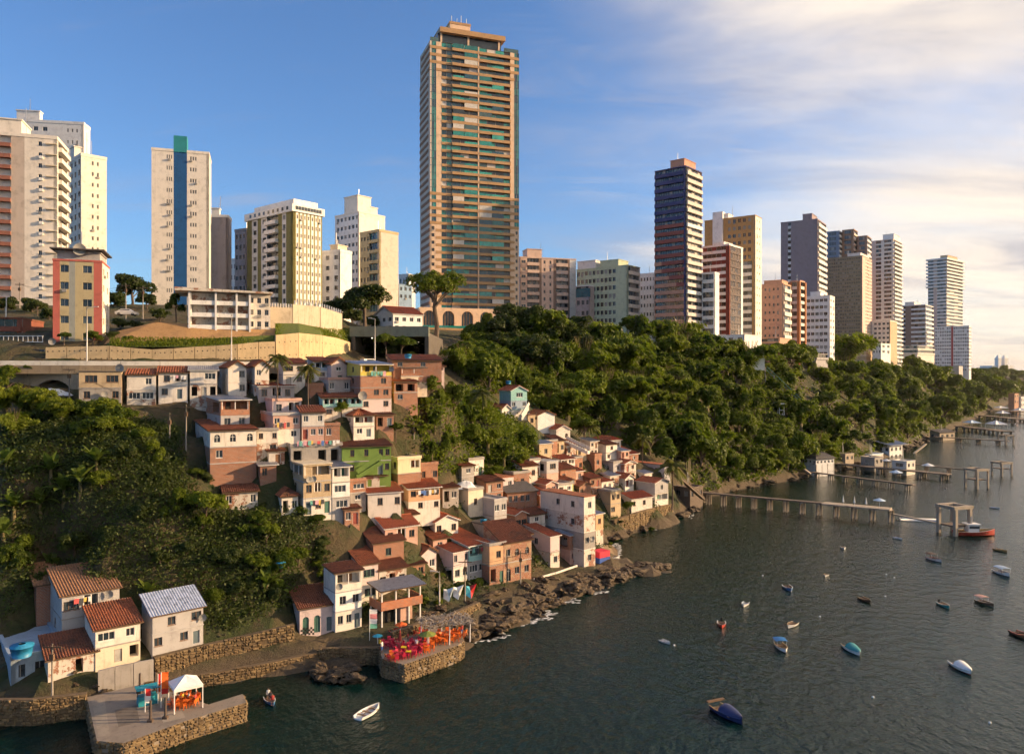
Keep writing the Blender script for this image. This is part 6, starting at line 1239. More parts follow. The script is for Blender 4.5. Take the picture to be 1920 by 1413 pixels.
def rock_mat():
    m, nt, b = newmat('wet_rock'); v = coords(nt); n1 = noise(nt, v, 1.4, 8, .7); n2 = noise(nt, v, 4, 6, .7)
    col = mixc(nt, ramp(nt, n1, .4, .66), (.11, .072, .036), (.035, .025, .016)); col = mixc(nt, ramp(nt, n2, .55, .75), col, (.20, .14, .07))
    nt.links.new(col, b.inputs['Base Color']); b.inputs['Roughness'].default_value = .7; bump(nt, b, n2, .9, .25); return m
ROCK = rock_mat(); ROCKS = [rockmesh(i) for i in range(6)]
def rock(p, s, lab, grp): o = link('rock', rnd.choice(ROCKS), None, p, rnd.uniform(0, 6.28), (s * rnd.uniform(.8, 1.5), s * rnd.uniform(.7, 1.1), s * rnd.uniform(.6, 1.1))); tag(o, lab, 'rock', grp)
RL = densify([G(x, y) for x, y in ((866, 1206), (905, 1190), (980, 1160), (1060, 1120), (1135, 1096), (1195, 1077), (1250, 1062))], 1.5)
for i, p in enumerate(RL):
    f_ = i / len(RL); wd = 8.5 * (1 - f_) + 2.0
    for k in range(4):
        o_ = rnd.random() ** 1.3; q = p + Vector((-.75, .66, 0)) * (o_ * wd - .8); rock((q.x + rnd.uniform(-.6, .6), q.y + rnd.uniform(-.6, .6), max(h1(q.x, q.y), -.2) + rnd.uniform(-.25, .35)), rnd.uniform(.55, 1.7) * (1.2 - .4 * o_), ['rough brown rock on the wave washed edge of the long reef', 'rough brown rock on the upper side of the long reef'][o_ > .35], 'rocks of the long reef')
for p in densify([G(x, y) for x, y in ((1142, 1012), (1200, 994), (1250, 976), (1292, 958), (1306, 940))], 1.6): rock((p.x + rnd.uniform(-1, 1.5), p.y + rnd.uniform(-2.5, 2), rnd.uniform(-.2, .7)), rnd.uniform(.8, 2.0), 'wet rock at the foot of the tall stone wall', 'rocks below the tall stone wall')
for p in densify([G(x, y) for x, y in ((1310, 936), (1350, 925), (1400, 914), (1480, 901), (1540, 888), (1600, 876), (1690, 847), (1760, 815))], 4.2): rock((p.x + rnd.uniform(-2, 2), p.y + rnd.uniform(-1, 5), rnd.uniform(0, 1)), rnd.uniform(1.2, 3), 'boulder along the foot of the forest slope', 'boulders under the forest')
for i in range(26): p = G(rnd.uniform(592, 678), 1262 + rnd.uniform(-10, 14), .3); rock((p.x, p.y, rnd.uniform(.1, .8)), rnd.uniform(.6, 1.3), 'dark rock of the small islet left of the chair terrace', 'rocks of the small islet')
# foam
FOAM = flat((.80, .80, .78), .8, 0, .1); fm = MB()
def foam(px, py, w, h, n):
    for _ in range(n):
        p = G(px + rnd.gauss(0, w), py + rnd.gauss(0, h)); k = rnd.randint(5, 7); r = rnd.uniform(.08, .34); s = rnd.uniform(1, 2.6); t0 = rnd.uniform(-.3, .9)
        pts = []
        for i in range(k):
            t = 2 * math.pi * i / k; rr_ = r * rnd.uniform(.5, 1.2); x, y = rr_ * s * math.cos(t), rr_ * math.sin(t); pts.append((p.x + x * math.cos(t0) - y * math.sin(t0), p.y + x * math.sin(t0) + y * math.cos(t0), .012))
        fm.add(pts, [tuple(range(k))])
for a in ((1005, 1152, 14, 4, 300), (985, 1163, 10, 3, 160), (925, 1190, 10, 3, 200), (900, 1197, 12, 2, 120), (1115, 1108, 12, 2, 140), (1060, 1125, 14, 3, 90), (1155, 1032, 4, 7, 240), (1150, 1046, 5, 4, 150), (1285, 966, 7, 2, 90), (1225, 990, 10, 2, 60), (880, 1200, 6, 3, 70)): foam(*a)
tag(fm.build('sea_foam', FOAM), 'white foam breaking along the reef', kind='stuff')
bp = MB(); pl = gpoly([(1122, 1058), (1160, 1056), (1158, 1030), (1142, 1016), (1126, 1030)], .25); bp.add([(x, y, .12 if i not in (0, 4) else .9) for i, (x, y) in enumerate(pl)], [tuple(range(5))]); tag(bp.build('beach', wall((.26, .18, .10), .3)), 'small patch of brown sand beach', kind='structure')
# ---------------------------------------------------------------- jetties and water pavilions
JC = wall((.40, .33, .25), .6); JD = wall((.16, .12, .09), .5)
def jetty(lab, a, b, w, z, bay, post=.22, wide=None, name='jetty', rail=False):
    a = Vector(a); b = Vector(b); d = b - a; L = d.length; th = math.atan2(d.y, d.x); root = empty(name, (a.x, a.y, 0), th); tag(root, lab, 'jetty', 'jetties')
    q = MB(); q.box(0, L, -w / 2, w / 2, z - .35, z); q.build('deck', JD, root)
    if wide: q = MB(); q.box(L - wide[0], L + .3, -wide[1] / 2, wide[1] / 2, z - .4, z + .02); q.build('terrace_deck', JC, root)
    pm = MB(); hw = w / 2 - .2; pm.tube([(0, 0, -2), (0, 0, z - .35)], post, 7); pme = pm.mesh('post', JC, True); cm = MB(); cm.box(-.2, .2, -w / 2 - .1, w / 2 + .1, z - .75, z - .36); cme = cm.mesh('cross_beam', JC)
    x = bay * .3
    while x < L:
        for e in (-1, 1):
            link('post', pme, root, (x, e * hw, 0)); link('post', pme, root, (x + .9, e * hw, 0))
        link('cross_beam', cme, root, (x + .45, 0, 0)); x += bay
    if rail:
        for e in (-1, 1):
            q = MB(); q.box(0, L, e * w / 2 - .04, e * w / 2 + .04, z + .85, z + .93); y = 0
            while y < L: q.box(y - .04, y + .04, e * w / 2 - .05, e * w / 2 + .05, z, z + .9); y += 2
            q.build('railing', JC, root)
    return root
j1 = jetty('long jetty on paired concrete posts running out from the village point', G(1318, 922, 3.6), G(1668, 953, 3.6), 2.0, 3.6, 4.6, wide=(17, 4.2))
jetty('second low jetty behind the long one', G(1522, 884, 2.2), G(1714, 908, 2.2), 1.8, 2.2, 6)
jetty('broad concrete platform behind the second jetty', G(1566, 868, 2.4), G(1780, 888, 2.4), 4.5, 2.4, 8, .4)
jetty('thin walkway leading to the far frame towers', G(1650, 862, 3.0), G(1815, 880, 3.0), 1.2, 3.0, 9)
jetty('long far jetty right of the wooded slope', G(1752, 818, 2.6), G(1892, 826, 2.6), 3.2, 2.6, 10, .45)
jetty('dark platform with tents behind the far jetty', G(1800, 798, 3.0), G(1888, 808, 3.0), 9, 3.0, 9, .5)
jetty('farthest jetty with white tents near the right edge', G(1842, 778, 3.0), G(1925, 786, 3.0), 10, 3.0, 12, .6)
jetty('thin pale walkway at the right edge', G(1855, 792, 2.2), G(1935, 793, 2.2), 2.5, 2.2, 12, .4)
jetty('crowded waterside platform far right', G(1858, 768, 2.6), G(1930, 772, 2.6), 14, 2.6, 16, .6)
def frame(lab, px, py, w, h, th, beam=.6, low=None):
    p = G(px, py); root = empty('mooring_dock', p, R(th)); tag(root, lab, 'mooring frame', 'concrete mooring frames')
    for x in (-w / 2, w / 2):
        for y in (-w / 2, w / 2): q = MB(); q.box(x - beam / 2, x + beam / 2, y - beam / 2, y + beam / 2, -2, h - .5); q.build('column', JC, root)
    for s in (-1, 1):
        q = MB(); q.box(-w / 2 - beam, w / 2 + beam, s * w / 2 - beam * .55, s * w / 2 + beam * .55, h - .5, h + .25); q.build('top_beam', JC, root)
        q = MB(); q.box(s * w / 2 - beam * .5, s * w / 2 + beam * .5, -w / 2 + beam * .56, w / 2 - beam * .56, h - .5, h + .2); q.build('top_beam', JC, root)
    if low: q = MB(); q.box(-w / 2 + .3, w / 2 - .3, -w / 2 + .3, w / 2 - .3, low, low + .35); q.build('platform', JD, root)
    return root
frame('large concrete mooring frame beside the red fishing boat', 1789, 1000, 4.8, 7.0, 20, .8, 2.0)
frame('tall concrete mooring frame behind the large one', 1831, 914, 4.8, 6.6, 18, .55, 2.8); frame('smaller far mooring frame near the right edge', 1878, 891, 4.6, 5.2, 15, .5, 2.6)
frame('mooring frame at the end of the far jetty', 1886, 834, 5, 5.5, 10, .6)
q = MB(); q.beam(G(1668, 962, 2.2), G(1766, 982, 2.0), .7, .3); tag(q.build('gangway', JC), 'sloping gangway from the jetty to the mooring frame', 'gangway')
def umbrella(p, c, lab, closed=False, s=1.0, grp='parasols'):
    root = empty('parasol', p); tag(root, lab, 'parasol', grp); q = MB(); q.tube([(0, 0, 0), (0, 0, 2.4 * s)], .04, 5); q.build('pole', WPAINT, root); n = 8; q = MB()
    r, z0, z1 = (.25, .9, 2.5) if closed else (1.35, 1.95, 2.5)
    pts = [(r * s * math.cos(2 * math.pi * i / n), r * s * math.sin(2 * math.pi * i / n), z0 * s) for i in range(n)] + [(0, 0, z1 * s)]; q.add(pts, [(i, (i + 1) % n, n) for i in range(n)]); q.build('canopy', c, root)
for px, py in ((1581, 948), (1602, 950), (1624, 952)): umbrella(G(px, py, 3.62), WPAINT, 'folded white parasol on the long jetty', True, 1.25, 'folded parasols on the jetty')
CLB = flat((.55, .68, .80), .7); CLW = flat((.80, .79, .76), .7, 0, .1)
umbrella(G(1649, 954, 3.62), CLB, 'open pale blue parasol at the end of the long jetty', s=1.2); umbrella(G(1680, 903, 2.2), CLB, 'blue white parasol on the second jetty', s=1.7); umbrella(G(1740, 889, 2.4), CLW, 'white parasol on the broad platform', s=1.7)
umbrella(G(1662, 876, 2.4), CLW, 'white parasol at the near end of the broad platform', s=1.4)
def tent(lab, p, w, h, th, c, hp=1.1, post=WPAINT, name='canopy_tent'):
    root = empty(name, p, R(th)); tag(root, lab, 'tent'); a = w / 2
    for x in (-a, a):
        for y in (-a, a): q = MB(); q.box(x - .05, x + .05, y - .05, y + .05, 0, h); q.build('leg', post, root)
    q = MB(); b = a + .06; pts = [(-b, -b, h - .12), (b, -b, h - .12), (b, b, h - .12), (-b, b, h - .12), (-b, -b, h + .16), (b, -b, h + .16), (b, b, h + .16), (-b, b, h + .16), (0, 0, h + hp)]
    mid = [(0, -b * .5, h + .5), (b * .5, 0, h + .5), (0, b * .5, h + .5), (-b * .5, 0, h + .5)]
    q.add(pts + mid, [(0, 1, 5, 4), (1, 2, 6, 5), (2, 3, 7, 6), (3, 0, 4, 7), (4, 5, 9), (5, 8, 9), (4, 9, 8), (5, 6, 10), (6, 8, 10), (5, 10, 8), (6, 7, 11), (7, 8, 11), (6, 11, 8), (7, 4, 12), (4, 8, 12), (7, 12, 8)]); q.build('canopy', c, root); return root
tent('white pyramid canopy tent on the stone pier', G(348, 1323, 2.2), 3.0, 2.5, 35, CLW)
tent('wide white tent on the dark far platform', G(1868, 803, 3.0), 9, 3, 10, CLW, 2.6); tent('pale blue tent on the dark far platform', G(1822, 799, 3.0), 8, 2.6, 10, CLB, 2.0); tent('small white tent on the farthest jetty', G(1880, 781, 3), 8, 3, 5, CLW, 2.5); tent('white tent at the right edge', G(1912, 775, 3), 9, 3, 5, CLW, 2.5); tent('white canvas roof on the crowded platform', G(1876, 770, 2.6), 10, 3, 5, CLW, 2)
t = lowb('stilt_pavilion', 'white pavilion with grey hipped roof on stilts over the rocks', 1509, 1530, 1564, 862, 871, 300, 25, 1, 3, 5, WHITEC)
roof(t.root, 'hip', t.a, t.b, t.h + .3, 'D', 2.2, WHITEC, 300, .8)
for i in range(4): q = MB(); q.box(t.b * i / 3.2, t.b * i / 3.2 + .35, 0, .35, -8, -.02); q.build('stilt', JC, t.root)
lowb('waterside_house', 'white waterside house with pale roof on the rocks', 1612, 1632, 1656, 853, 874, 352, 35, 1, 2, 4, WHITE, None, 'house', CLB); t = lowb('waterside_house', 'sunlit white waterside house with sloping grey canopy', 1652, 1668, 1692, 836, 864, 372, 35, 2, 2, 3, WHITEC, None, 'house'); roof(t.root, 'sR', t.a, t.b, t.h + .4, 's', 1.6, WHITEC, 300, 2.0)
t = lowb('waterside_house', 'low house with white sail shaped end beside the far jetty', 1745, 1762, 1790, 812, 824, 460, 30, 1, 2, 3, JC, None, 'house'); roof(t.root, 'sR', t.a, t.b, t.h + .3, 'D', 1.5, JC, 300, .8)
lowb('waterside_house', 'pink waterside house near the right edge', 1896, 1902, 1910, 738, 758, 800, 30, 2, 0, 2, sal, None, 'house'); lowb('waterside_house', 'white waterside house with red base at the right edge', 1908, 1914, 1922, 744, 764, 820, 30, 2, 0, 2, WHITEC, None, 'house')
for i, (px, py, z, w) in enumerate(((1700, 880, 2.4, 5), (1640, 873, 2.4, 4), (1585, 866, 2.4, 3))): lowb('kiosk', ['kiosk with flat roof in the middle of the broad platform', 'low kiosk near the shore end of the broad platform', 'small hut where the broad platform meets the rocks'][i], px - 8, px, px + 16, py - 14, py, (40 - z) * F / (py - 700), 35, 1, 1, 2, [WHITE, CONC, JC][i], None, 'kiosk')
# boat house, incline and shelter at the root of the long jetty
t = lowb('boat_house', 'dark boat house at the shore end of the long jetty', 1276, 1294, 1318, 916, 938, 226, 40, 1, 2, 3, JD, None, 'house')
q = MB(); q.beam(P(1253, 878, 205), P(1318, 935, 222), 1.1, .4); q.beam(P(1256, 875, 206.5), P(1321, 932, 223.5), .15, .15); tag(q.build('ramp', JD), 'dark sloping ramp from the palm down to the long jetty', 'ramp')
q = MB(); q.beam(P(1476, 856, 300), P(1520, 888, 294), 1.2, .5); tag(q.build('ramp', JC), 'pale sloping ramp down to the second jetty', 'ramp')
q = MB(); q.beam(P(1694, 866, 380), P(1736, 832, 400), 1, .5); tag(q.build('ramp', JC), 'sloping slipway beam beside the sunlit waterside house', 'ramp')
# hillside lift
fu = empty('hillside_lift_track', (0, 0, 0)); tag(fu, 'green rail track of a hillside lift running down through the trees', 'lift track'); GRS = flat((.10, .22, .15), .5)
a0, b0 = P(1432, 688, 338), P(1530, 780, 338)
for o_ in (0, 1.6): q = MB(); q.beam(a0 + Vector((o_, 0, 0)), b0 + Vector((o_, 0, 0)), .25, .3); q.build('rail', GRS, fu)
for i in range(7): c = a0.lerp(b0, i / 6); q = MB(); q.box(c.x + .5, c.x + .9, c.y - .2, c.y + .2, c.z - 7, c.z); q.build('support', CONC, fu)
q = MB(); c = P(1418, 677, 337); q.box(c.x - 3, c.x + 3, c.y - 2, c.y + 3, c.z - 4, c.z + 3); tag(q.build('lift_station', WHITEC), 'small white lift station at the top of the green rails', 'lift station')
e = empty('lift_cabin', P(1464, 778, 325)); tag(e, 'white and green lift cabin halfway up the wooded slope', 'lift cabin'); q = MB()
for x in (-1, 1):
    for y in (-1, 1): q.box(x - .12, x + .12, y - .12, y + .12, 0, 4.6)
q.box(-1.1, 1.1, -1.1, 1.1, 2.0, 2.3); q.build('frame', WPAINT, e); q = MB(); q.box(-1.3, 1.3, -1.3, 1.3, 4.6, 5.1); q.build('roof', WPAINT, e); q = MB(); q.box(-.95, .95, -.95, .95, 2.35, 4.5); q.build('cabin_glass', glass((.03, .08, .06)), e)
# ---------------------------------------------------------------- boats
def hull_mesh():
    mb = MB(); n = 10; ring = []
    for i in range(n + 1):
        s = i / n; x = s - .5; bw = .175 * (1 - (max(0, s - .30) / .70) ** 2.4) * (.80 + .2 * min(1, s * 3)); bw = max(bw, .004); sh = .12 + .07 * s ** 2.5
        ring.append([(x, bw, sh), (x, bw * .86, .03), (x * .97, 0, -.05), (x, -bw * .86, .03), (x, -bw, sh), (x * .97, -bw * .86, sh), (x * .97, -bw * .72, .05), (x * .97, bw * .72, .05), (x * .97, bw * .86, sh)])
    k = 9
    for r in ring: mb.v += r
    mi = [0, 3, 3, 0, 2, 1, 1, 1, 2]
    for i in range(n):
        for j in range(k): a = i * k + j; b = i * k + (j + 1) % k; mb.f.append((a, b, b + k, a + k)); mb.m.append(mi[j])
    mb.f.append((0, 1, 2, 3, 4, 5, 6, 7, 8)); mb.m.append(0)
    return mb.mesh('hull', [WPAINT] * 4)
HULL = hull_mesh(); sm_ = MB(); sm_.box(-.03, .03, -.14, .14, .09, .105); SEAT = sm_.mesh('seat', WOOD)
BC = dict(w=flat((.74, .73, .70), .45, 0, .15), b=flat((.04, .14, .32), .4), n=flat((.015, .025, .10), .5), t=flat((.02, .26, .27), .4), r=flat((.45, .05, .03), .4), k=flat((.10, .055, .03), .7), g=flat((.30, .33, .36), .6), y=flat((.40, .26, .10), .6), B=flat((.01, .15, .42), .5), p=flat((.55, .30, .24), .6), s=flat((.35, .47, .62), .6))
def boat(lab, px, py, L, hd, c, extra='', name='rowing_boat', z=0.0):
    root = empty(name, G(px, py, 0), R(hd - math.degrees(math.atan((px - CX) / F)))); L *= .74 if name == 'rowing_boat' or L < 8 else 1; root.scale = (L, L * 1.3, L * .95); tag(root, lab, 'boat', 'moored boats')
    h = link('hull', HULL, root); objmat(h, *[BC[x] for x in c])
    for x in (-.3, -.05, .2): link('seat', SEAT, root, (x, 0, 0))
    s = 1 / L
    if 'c' in extra or 'C' in extra:
        cc = BC[extra[extra.lower().index('c') + 1]]; x0, x1 = (-.46, .02) if 'c' in extra else (-.3, .3); q = MB(); k = 6; zz = .36
        for i in range(k):
            y0, y1 = -.19 + .38 * i / k, -.19 + .38 * (i + 1) / k; a = zz - .9 * y0 * y0; b = zz - .9 * y1 * y1; q.hexa([(x0, y0, a), (x1, y0, a), (x1, y1, b), (x0, y1, b), (x0, y0, a + .012), (x1, y0, a + .012), (x1, y1, b + .012), (x0, y1, b + .012)])
        cn = q.build('canopy', cc, root)
        for x in (x0 + .02, x1 - .02):
            for y in (-.15, .15): q = MB(); q.tube([(x, y * .9, .1), (x, y, .34)], .006, 5); q.build('canopy_post', WPAINT, cn)
    if 'd' in extra:
        cc = BC[extra[extra.index('d') + 1]]; q = MB(); n = 6
        for i in range(n + 1):
            s_ = i / n; x = -.12 + .6 * s_; w = .165 * (1 - max(0, s_ - .35) ** 1.6 * 1.6); zt = .26 - .08 * s_
            for (y, zz) in ((-w, .13), (-w * .7, zt * .9), (0, zt + .03), (w * .7, zt * .9), (w, .13)): q.v.append((x, y, zz))
        for i in range(n):
            for j in range(4): a = i * 5 + j; q.f.append((a, a + 1, a + 6, a + 5)); q.m.append(0)
        q.f.append((0, 1, 2, 3, 4)); q.m.append(0); q.build('tarpaulin', cc, root, True)
    if 'm' in extra: q = MB(); q.box(-.54, -.50, -.025, .025, .02, .2); q.box(-.56, -.49, -.035, .035, .17, .24); q.build('outboard_motor', DARK, root)
    if 'x' in extra: q = MB(); q.box(-.5, -.42, -.19, .19, .2, .235); q.build('stern_bench', WOOD, root)
    if 'o' in extra: q = MB(); q.beam((-.3, -.05, .13), (.28, .06, .14), .012, .012); q.beam((-.3, .07, .13), (.3, -.04, .14), .012, .012); q.build('oars', WOOD, root)
    return root
boat('tiny white dinghy alone near the reef', 1247, 1204, 2.8, -45, 'wwww'); boat('red boat with white stripe facing the shore reef', 1353, 1172, 4.3, -88, 'rkwr', 'm'); boat('white dinghy with pale blue inside', 1397, 1134, 3.7, -100, 'wsww'); boat('blue rowing boat with white rim', 1478, 1104, 5.0, -74, 'bkww', 'o')
boat('small white and brown dinghy below the long jetty', 1549, 1079, 3.0, -100, 'wkyw'); boat('white boat with dark brown inside, right of the red boat', 1485, 1173, 4.2, -112, 'wkyw'); boat('brown boat under a bright blue canopy', 1466, 1216, 4.8, -72, 'wyyn', 'cB'); boat('white boat with teal tarpaulin over its bow', 1598, 1220, 5.6, -62, 'wtyw', 'dt')
boat('slim dark brown canoe like boat', 1622, 1126, 4.3, -58, 'kkyk', 'o'); boat('white boat with pale grey foredeck near the right edge', 1803, 1254, 5.6, -58, 'wgwr', 'dw'); boat('navy boat with blue tarpaulin and stern bench in the foreground', 1365, 1342, 6.6, -50, 'nyyn', 'dnx', 'fishing_boat'); boat('teal boat with cream inside at right', 1770, 1136, 4.4, -62, 'tyww', 'm')
boat('brown boat with pale pink canopy at right', 1847, 1132, 4.8, -45, 'kkww', 'cp'); boat('white launch with white and blue canopy at right', 1879, 1076, 5.8, -55, 'wgwb', 'Cs', 'launch'); boat('red and white boat with dark canopy near the fishing boat', 1752, 1050, 5.2, -48, 'wkrb', 'ck'); boat('tan rowing boat right of the fishing boat', 1876, 1033, 4.4, -42, 'yyyk')
boat('small white round bowed dinghy below the mooring frame', 1683, 1010, 3.2, -35, 'wsww'); boat('pale green dinghy in front of the long jetty', 1581, 1028, 3.5, -80, 'wyww'); boat('white dinghy far right beyond the mooring frame', 1865, 953, 3.6, -25, 'wsww'); boat('brown and red boat cut by the right edge', 1917, 1194, 5.6, -50, 'kkrk')
boat('white rowing boat in the foreground with oars', 691, 1338, 5.2, 50, 'wwww', 'o'); b3 = boat('small blue boat carrying three people beside the stone pier', 507, 1316, 3.8, -75, 'bkwb', 'm'); boat('red and white boat pulled up on the rocks below the banners', 836, 1142, 4.2, 25, 'rwwr').location.z = 3.0; boat('white boat hauled onto the sand beside the red stall', 1148, 1052, 4.2, 12, 'wkww').location.z = .6
q = MB(); q.tube([(-5, 0, .15), (5, 0, .15)], .5, 9); q.tube([(-5, .9, .15), (5, .9, .15)], .5, 9); q.box(-4.6, 4.6, -.2, 1.1, .55, .7); o = q.build('pontoon', BC['w'], None, True); o.location = G(1725, 977); o.rotation_euler = (0, 0, R(-14)); tag(o, 'long white floating pontoon beside the gangway', 'pontoon')
fb = boat('red and white fishing boat with cabin moored at the concrete frame', 1828, 1003, 9.5, 28, 'rywr', '', 'fishing_boat')
q = MB(); q.box(-.22, .05, -.09, .09, .1, .3); q.box(-.26, .09, -.11, .11, .3, .325); q.build('cabin', BC['w'], fb); q = MB(); q.tube([(-.08, 0, .32), (-.08, 0, .52)], .008, 5); q.build('mast', WPAINT, fb); q = MB(); q.box(-.2, .06, -.093, .093, .2, .27); q.build('cabin_windows', GLASS, fb)
bu = MB()
n = 8
bu.v = [(.17 * math.sin(math.pi * i / 5) * math.cos(2 * math.pi * j / n), .17 * math.sin(math.pi * i / 5) * math.sin(2 * math.pi * j / n), .05 - .17 * math.cos(math.pi * i / 5)) for i in range(6) for j in range(n)]
bu.f = [(i * n + j, i * n + (j + 1) % n, (i + 1) * n + (j + 1) % n, (i + 1) * n + j) for i in range(5) for j in range(n)]; bu.m = [0] * len(bu.f); bum = bu.mesh('mooring_buoy', BC['w'], True)
for px, py in ((1430, 1079), (1662, 1077), (1677, 1083), (1660, 1118), (1537, 1156), (1637, 1307), (1856, 1355), (1264, 1210)): tag(link('mooring_buoy', bum, None, G(px, py)), 'small pale mooring buoy floating between the boats', 'buoy', 'mooring buoys')
def HP(key, u, z, out=.35):
    k = [x for x in HB if x.startswith(key)][0]; e, C, a, b, sp = HB[k]; hh = (sp[5] - sp[4]) * sp[6] / F; return e.matrix_basis @ Vector((u * b, -out, z * hh))
# ---------------------------------------------------------------- bar platform, pergola, chairs, people, small things
br = empty('bar_platform', G(716, 1176, 2.6), R(36)); tag(br, 'raised bar platform with grey sheet roof and brick parapet', 'bar'); bw_, bd = 6.4, 3.6
for x in (0, bw_ * .36, bw_ * .7, bw_ * 1.0):
    q = MB(); q.box(x - .09, x + .09, -.09, .09, -1, 5.6); q.build('post', WPAINT, br)
for x in (0, bw_): q = MB(); q.box(x - .09, x + .09, bd - .09, bd + .09, -1, 5.9); q.build('post', WPAINT, br)
q = MB(); q.box(-.2, bw_ + .2, -.2, bd, 2.5, 2.75); q.build('platform_floor', WOOD, br)
q = MB(); q.box(-.25, bw_ + .25, -.32, -.2, 2.5, 3.75); q.box(-.32, -.2, -.2, bd, 2.5, 3.75); q.box(bw_ + .2, bw_ + .32, -.2, bd, 2.5, 3.75); q.build('parapet', brick((.55, .16, .05)), br)
q = MB(); corrugate(q, (-.6, -.9, 5.55), (bw_ + .7, -.9, 5.55), (bw_ + .7, bd + .3, 6.0), (-.6, bd + .3, 6.0), 0, .34, False, .05); q.build('sheet_roof', [SHEET, WOOD], br)
q = MB(); q.box(.3, 3.2, 1.8, 3.5, -.6, 2.4, 0); q.box(3.6, 5.6, 1.0, 3.5, -.6, 2.4, 1); q.build('ground_floor_walls', [DARK, PINK], br)
# palm thatch pergola on the terrace
pg = empty('palm_leaf_shelter', G(835, 1200, 2.4), R(22)); tag(pg, 'shelter roofed with dry palm leaves on the chair terrace', 'shelter')
for x in (-3, 0, 3):
    for y in (-1.9, 1.9): q = MB(); q.tube([(x, y, 0), (x + .05, y, 2.75)], .08, 6); q.build('post', WPAINT, pg)
NRs = 900; C_ = np.stack([NR.uniform(-3.7, 3.7, NRs), NR.uniform(-2.5, 2.5, NRs), 2.75 + np.abs(NR.normal(0, .14, NRs))], 1); N_ = unit(NRs) * .5; N_[:, 2] += 1; N_ /= np.linalg.norm(N_, axis=1)[:, None]
tag(link('thatch', leaf_mesh('thatch', C_, N_, perp(N_), NR.uniform(.6, 1.3, NRs), NR.uniform(.1, .22, NRs), leafmat('thatch', (.22, .17, .13), (.42, .36, .30), .15)), pg), kind='stuff')
q = MB(); q.box(-3.2, 3.2, -1.98, -1.82, 2.6, 2.72); q.box(-3.2, 3.2, 1.82, 1.98, 2.6, 2.72); q.build('roof_beam', WOOD, pg)
def chair_mesh():
    q = MB(); q.box(-.24, .24, -.24, .24, .42, .46); q.hexa([(-.23, .2, .46), (.23, .2, .46), (.23, .24, .46), (-.23, .24, .46), (-.23, .28, .86), (.23, .28, .86), (.23, .32, .86), (-.23, .32, .86)])
    for x in (-.22, .22):
        for y in (-.22, .22): q.beam((x, y, .43), (x * 1.15, y * 1.15, 0), .05, .05)
        q.beam((x * 1.08, -.2, .64), (x * 1.08, .28, .66), .05, .04); q.beam((x * 1.06, -.2, .44), (x * 1.08, -.2, .64), .04, .04)
    return q.mesh('plastic_chair', flat((.55, .04, .02), .45, 0, .1))
def table_mesh():
    q = MB(); q.box(-.36, .36, -.36, .36, .7, .74)
    for x in (-.3, .3):
        for y in (-.3, .3): q.beam((x, y, .7), (x * 1.1, y * 1.1, 0), .05, .05)
    return q.mesh('plastic_table', flat((.55, .04, .02), .45, 0, .1))
CH_, TB_ = chair_mesh(), table_mesh(); CRED = [flat((.52, .02, .06), .45, 0, .1), flat((.75, .15, .015), .45, 0, .1), flat((.60, .05, .02), .45, 0, .1)]; YEL = flat((.75, .55, .02), .5, 0, .1)
def table_set(p, col, lab, grp, n=4, tcol=None):
    th = rnd.uniform(0, 1.5); o = link('plastic_table', TB_, None, p, th); objmat(o, tcol or col); tag(o, lab.replace('chair', 'table'), 'table', grp + ' (tables)')
    for i in range(n):
        a = th + i * math.pi / 2 + rnd.uniform(-.25, .25); r = rnd.uniform(.62, .85); o = link('plastic_chair', CH_, None, (p[0] + math.cos(a) * r, p[1] + math.sin(a) * r, p[2]), a - math.pi / 2 + rnd.uniform(-.3, .3)); objmat(o, col); tag(o, lab, 'chair', grp)
for i, (px, py) in enumerate(((724, 1213), (735, 1207), (746, 1215), (757, 1222), (768, 1214), (779, 1222), (766, 1230), (752, 1232), (790, 1216), (783, 1208), (742, 1236), (776, 1229))): table_set(G(px, py, 2.41), CRED[0], 'crimson plastic chair on the open part of the terrace', 'crimson terrace chairs', tcol=YEL if i in (3, 6) else None)
for px, py in ((806, 1209), (815, 1202), (827, 1205), (838, 1198), (848, 1201), (857, 1195), (822, 1194), (735, 1235), (800, 1220), (842, 1190), (862, 1190)): table_set(G(px, py, 2.41), CRED[1], 'orange plastic chair around the palm leaf shelter', 'orange terrace chairs')
for px, py in ((742, 1192), (751, 1188), (790, 1190), (800, 1196)): table_set(G(px, py, 2.41), CRED[2], 'red plastic chair along the back of the terrace', 'red chairs at the back of the terrace')
for px, py in ((338, 1318), (348, 1324), (360, 1318), (352, 1312), (330, 1325)): table_set(G(px, py, 2.21), CRED[1], 'orange plastic chair under the white canopy tent', 'orange chairs on the pier')
umbrella(G(801, 1214, 2.4), flat((.20, .24, .05), .7), 'olive green parasol on the chair terrace', s=.95); umbrella(G(750, 1214, 2.4), flat((.40, .05, .03), .7), 'folded red parasol on the chair terrace', True, 1.1); umbrella(G(752, 1188, 2.4), flat((.70, .12, .02), .7), 'orange parasol at the back of the terrace', s=.7); umbrella(G(708, 1206, 2.4), flat((.03, .35, .50), .7), 'small turquoise parasol at the left end of the terrace', s=.55)
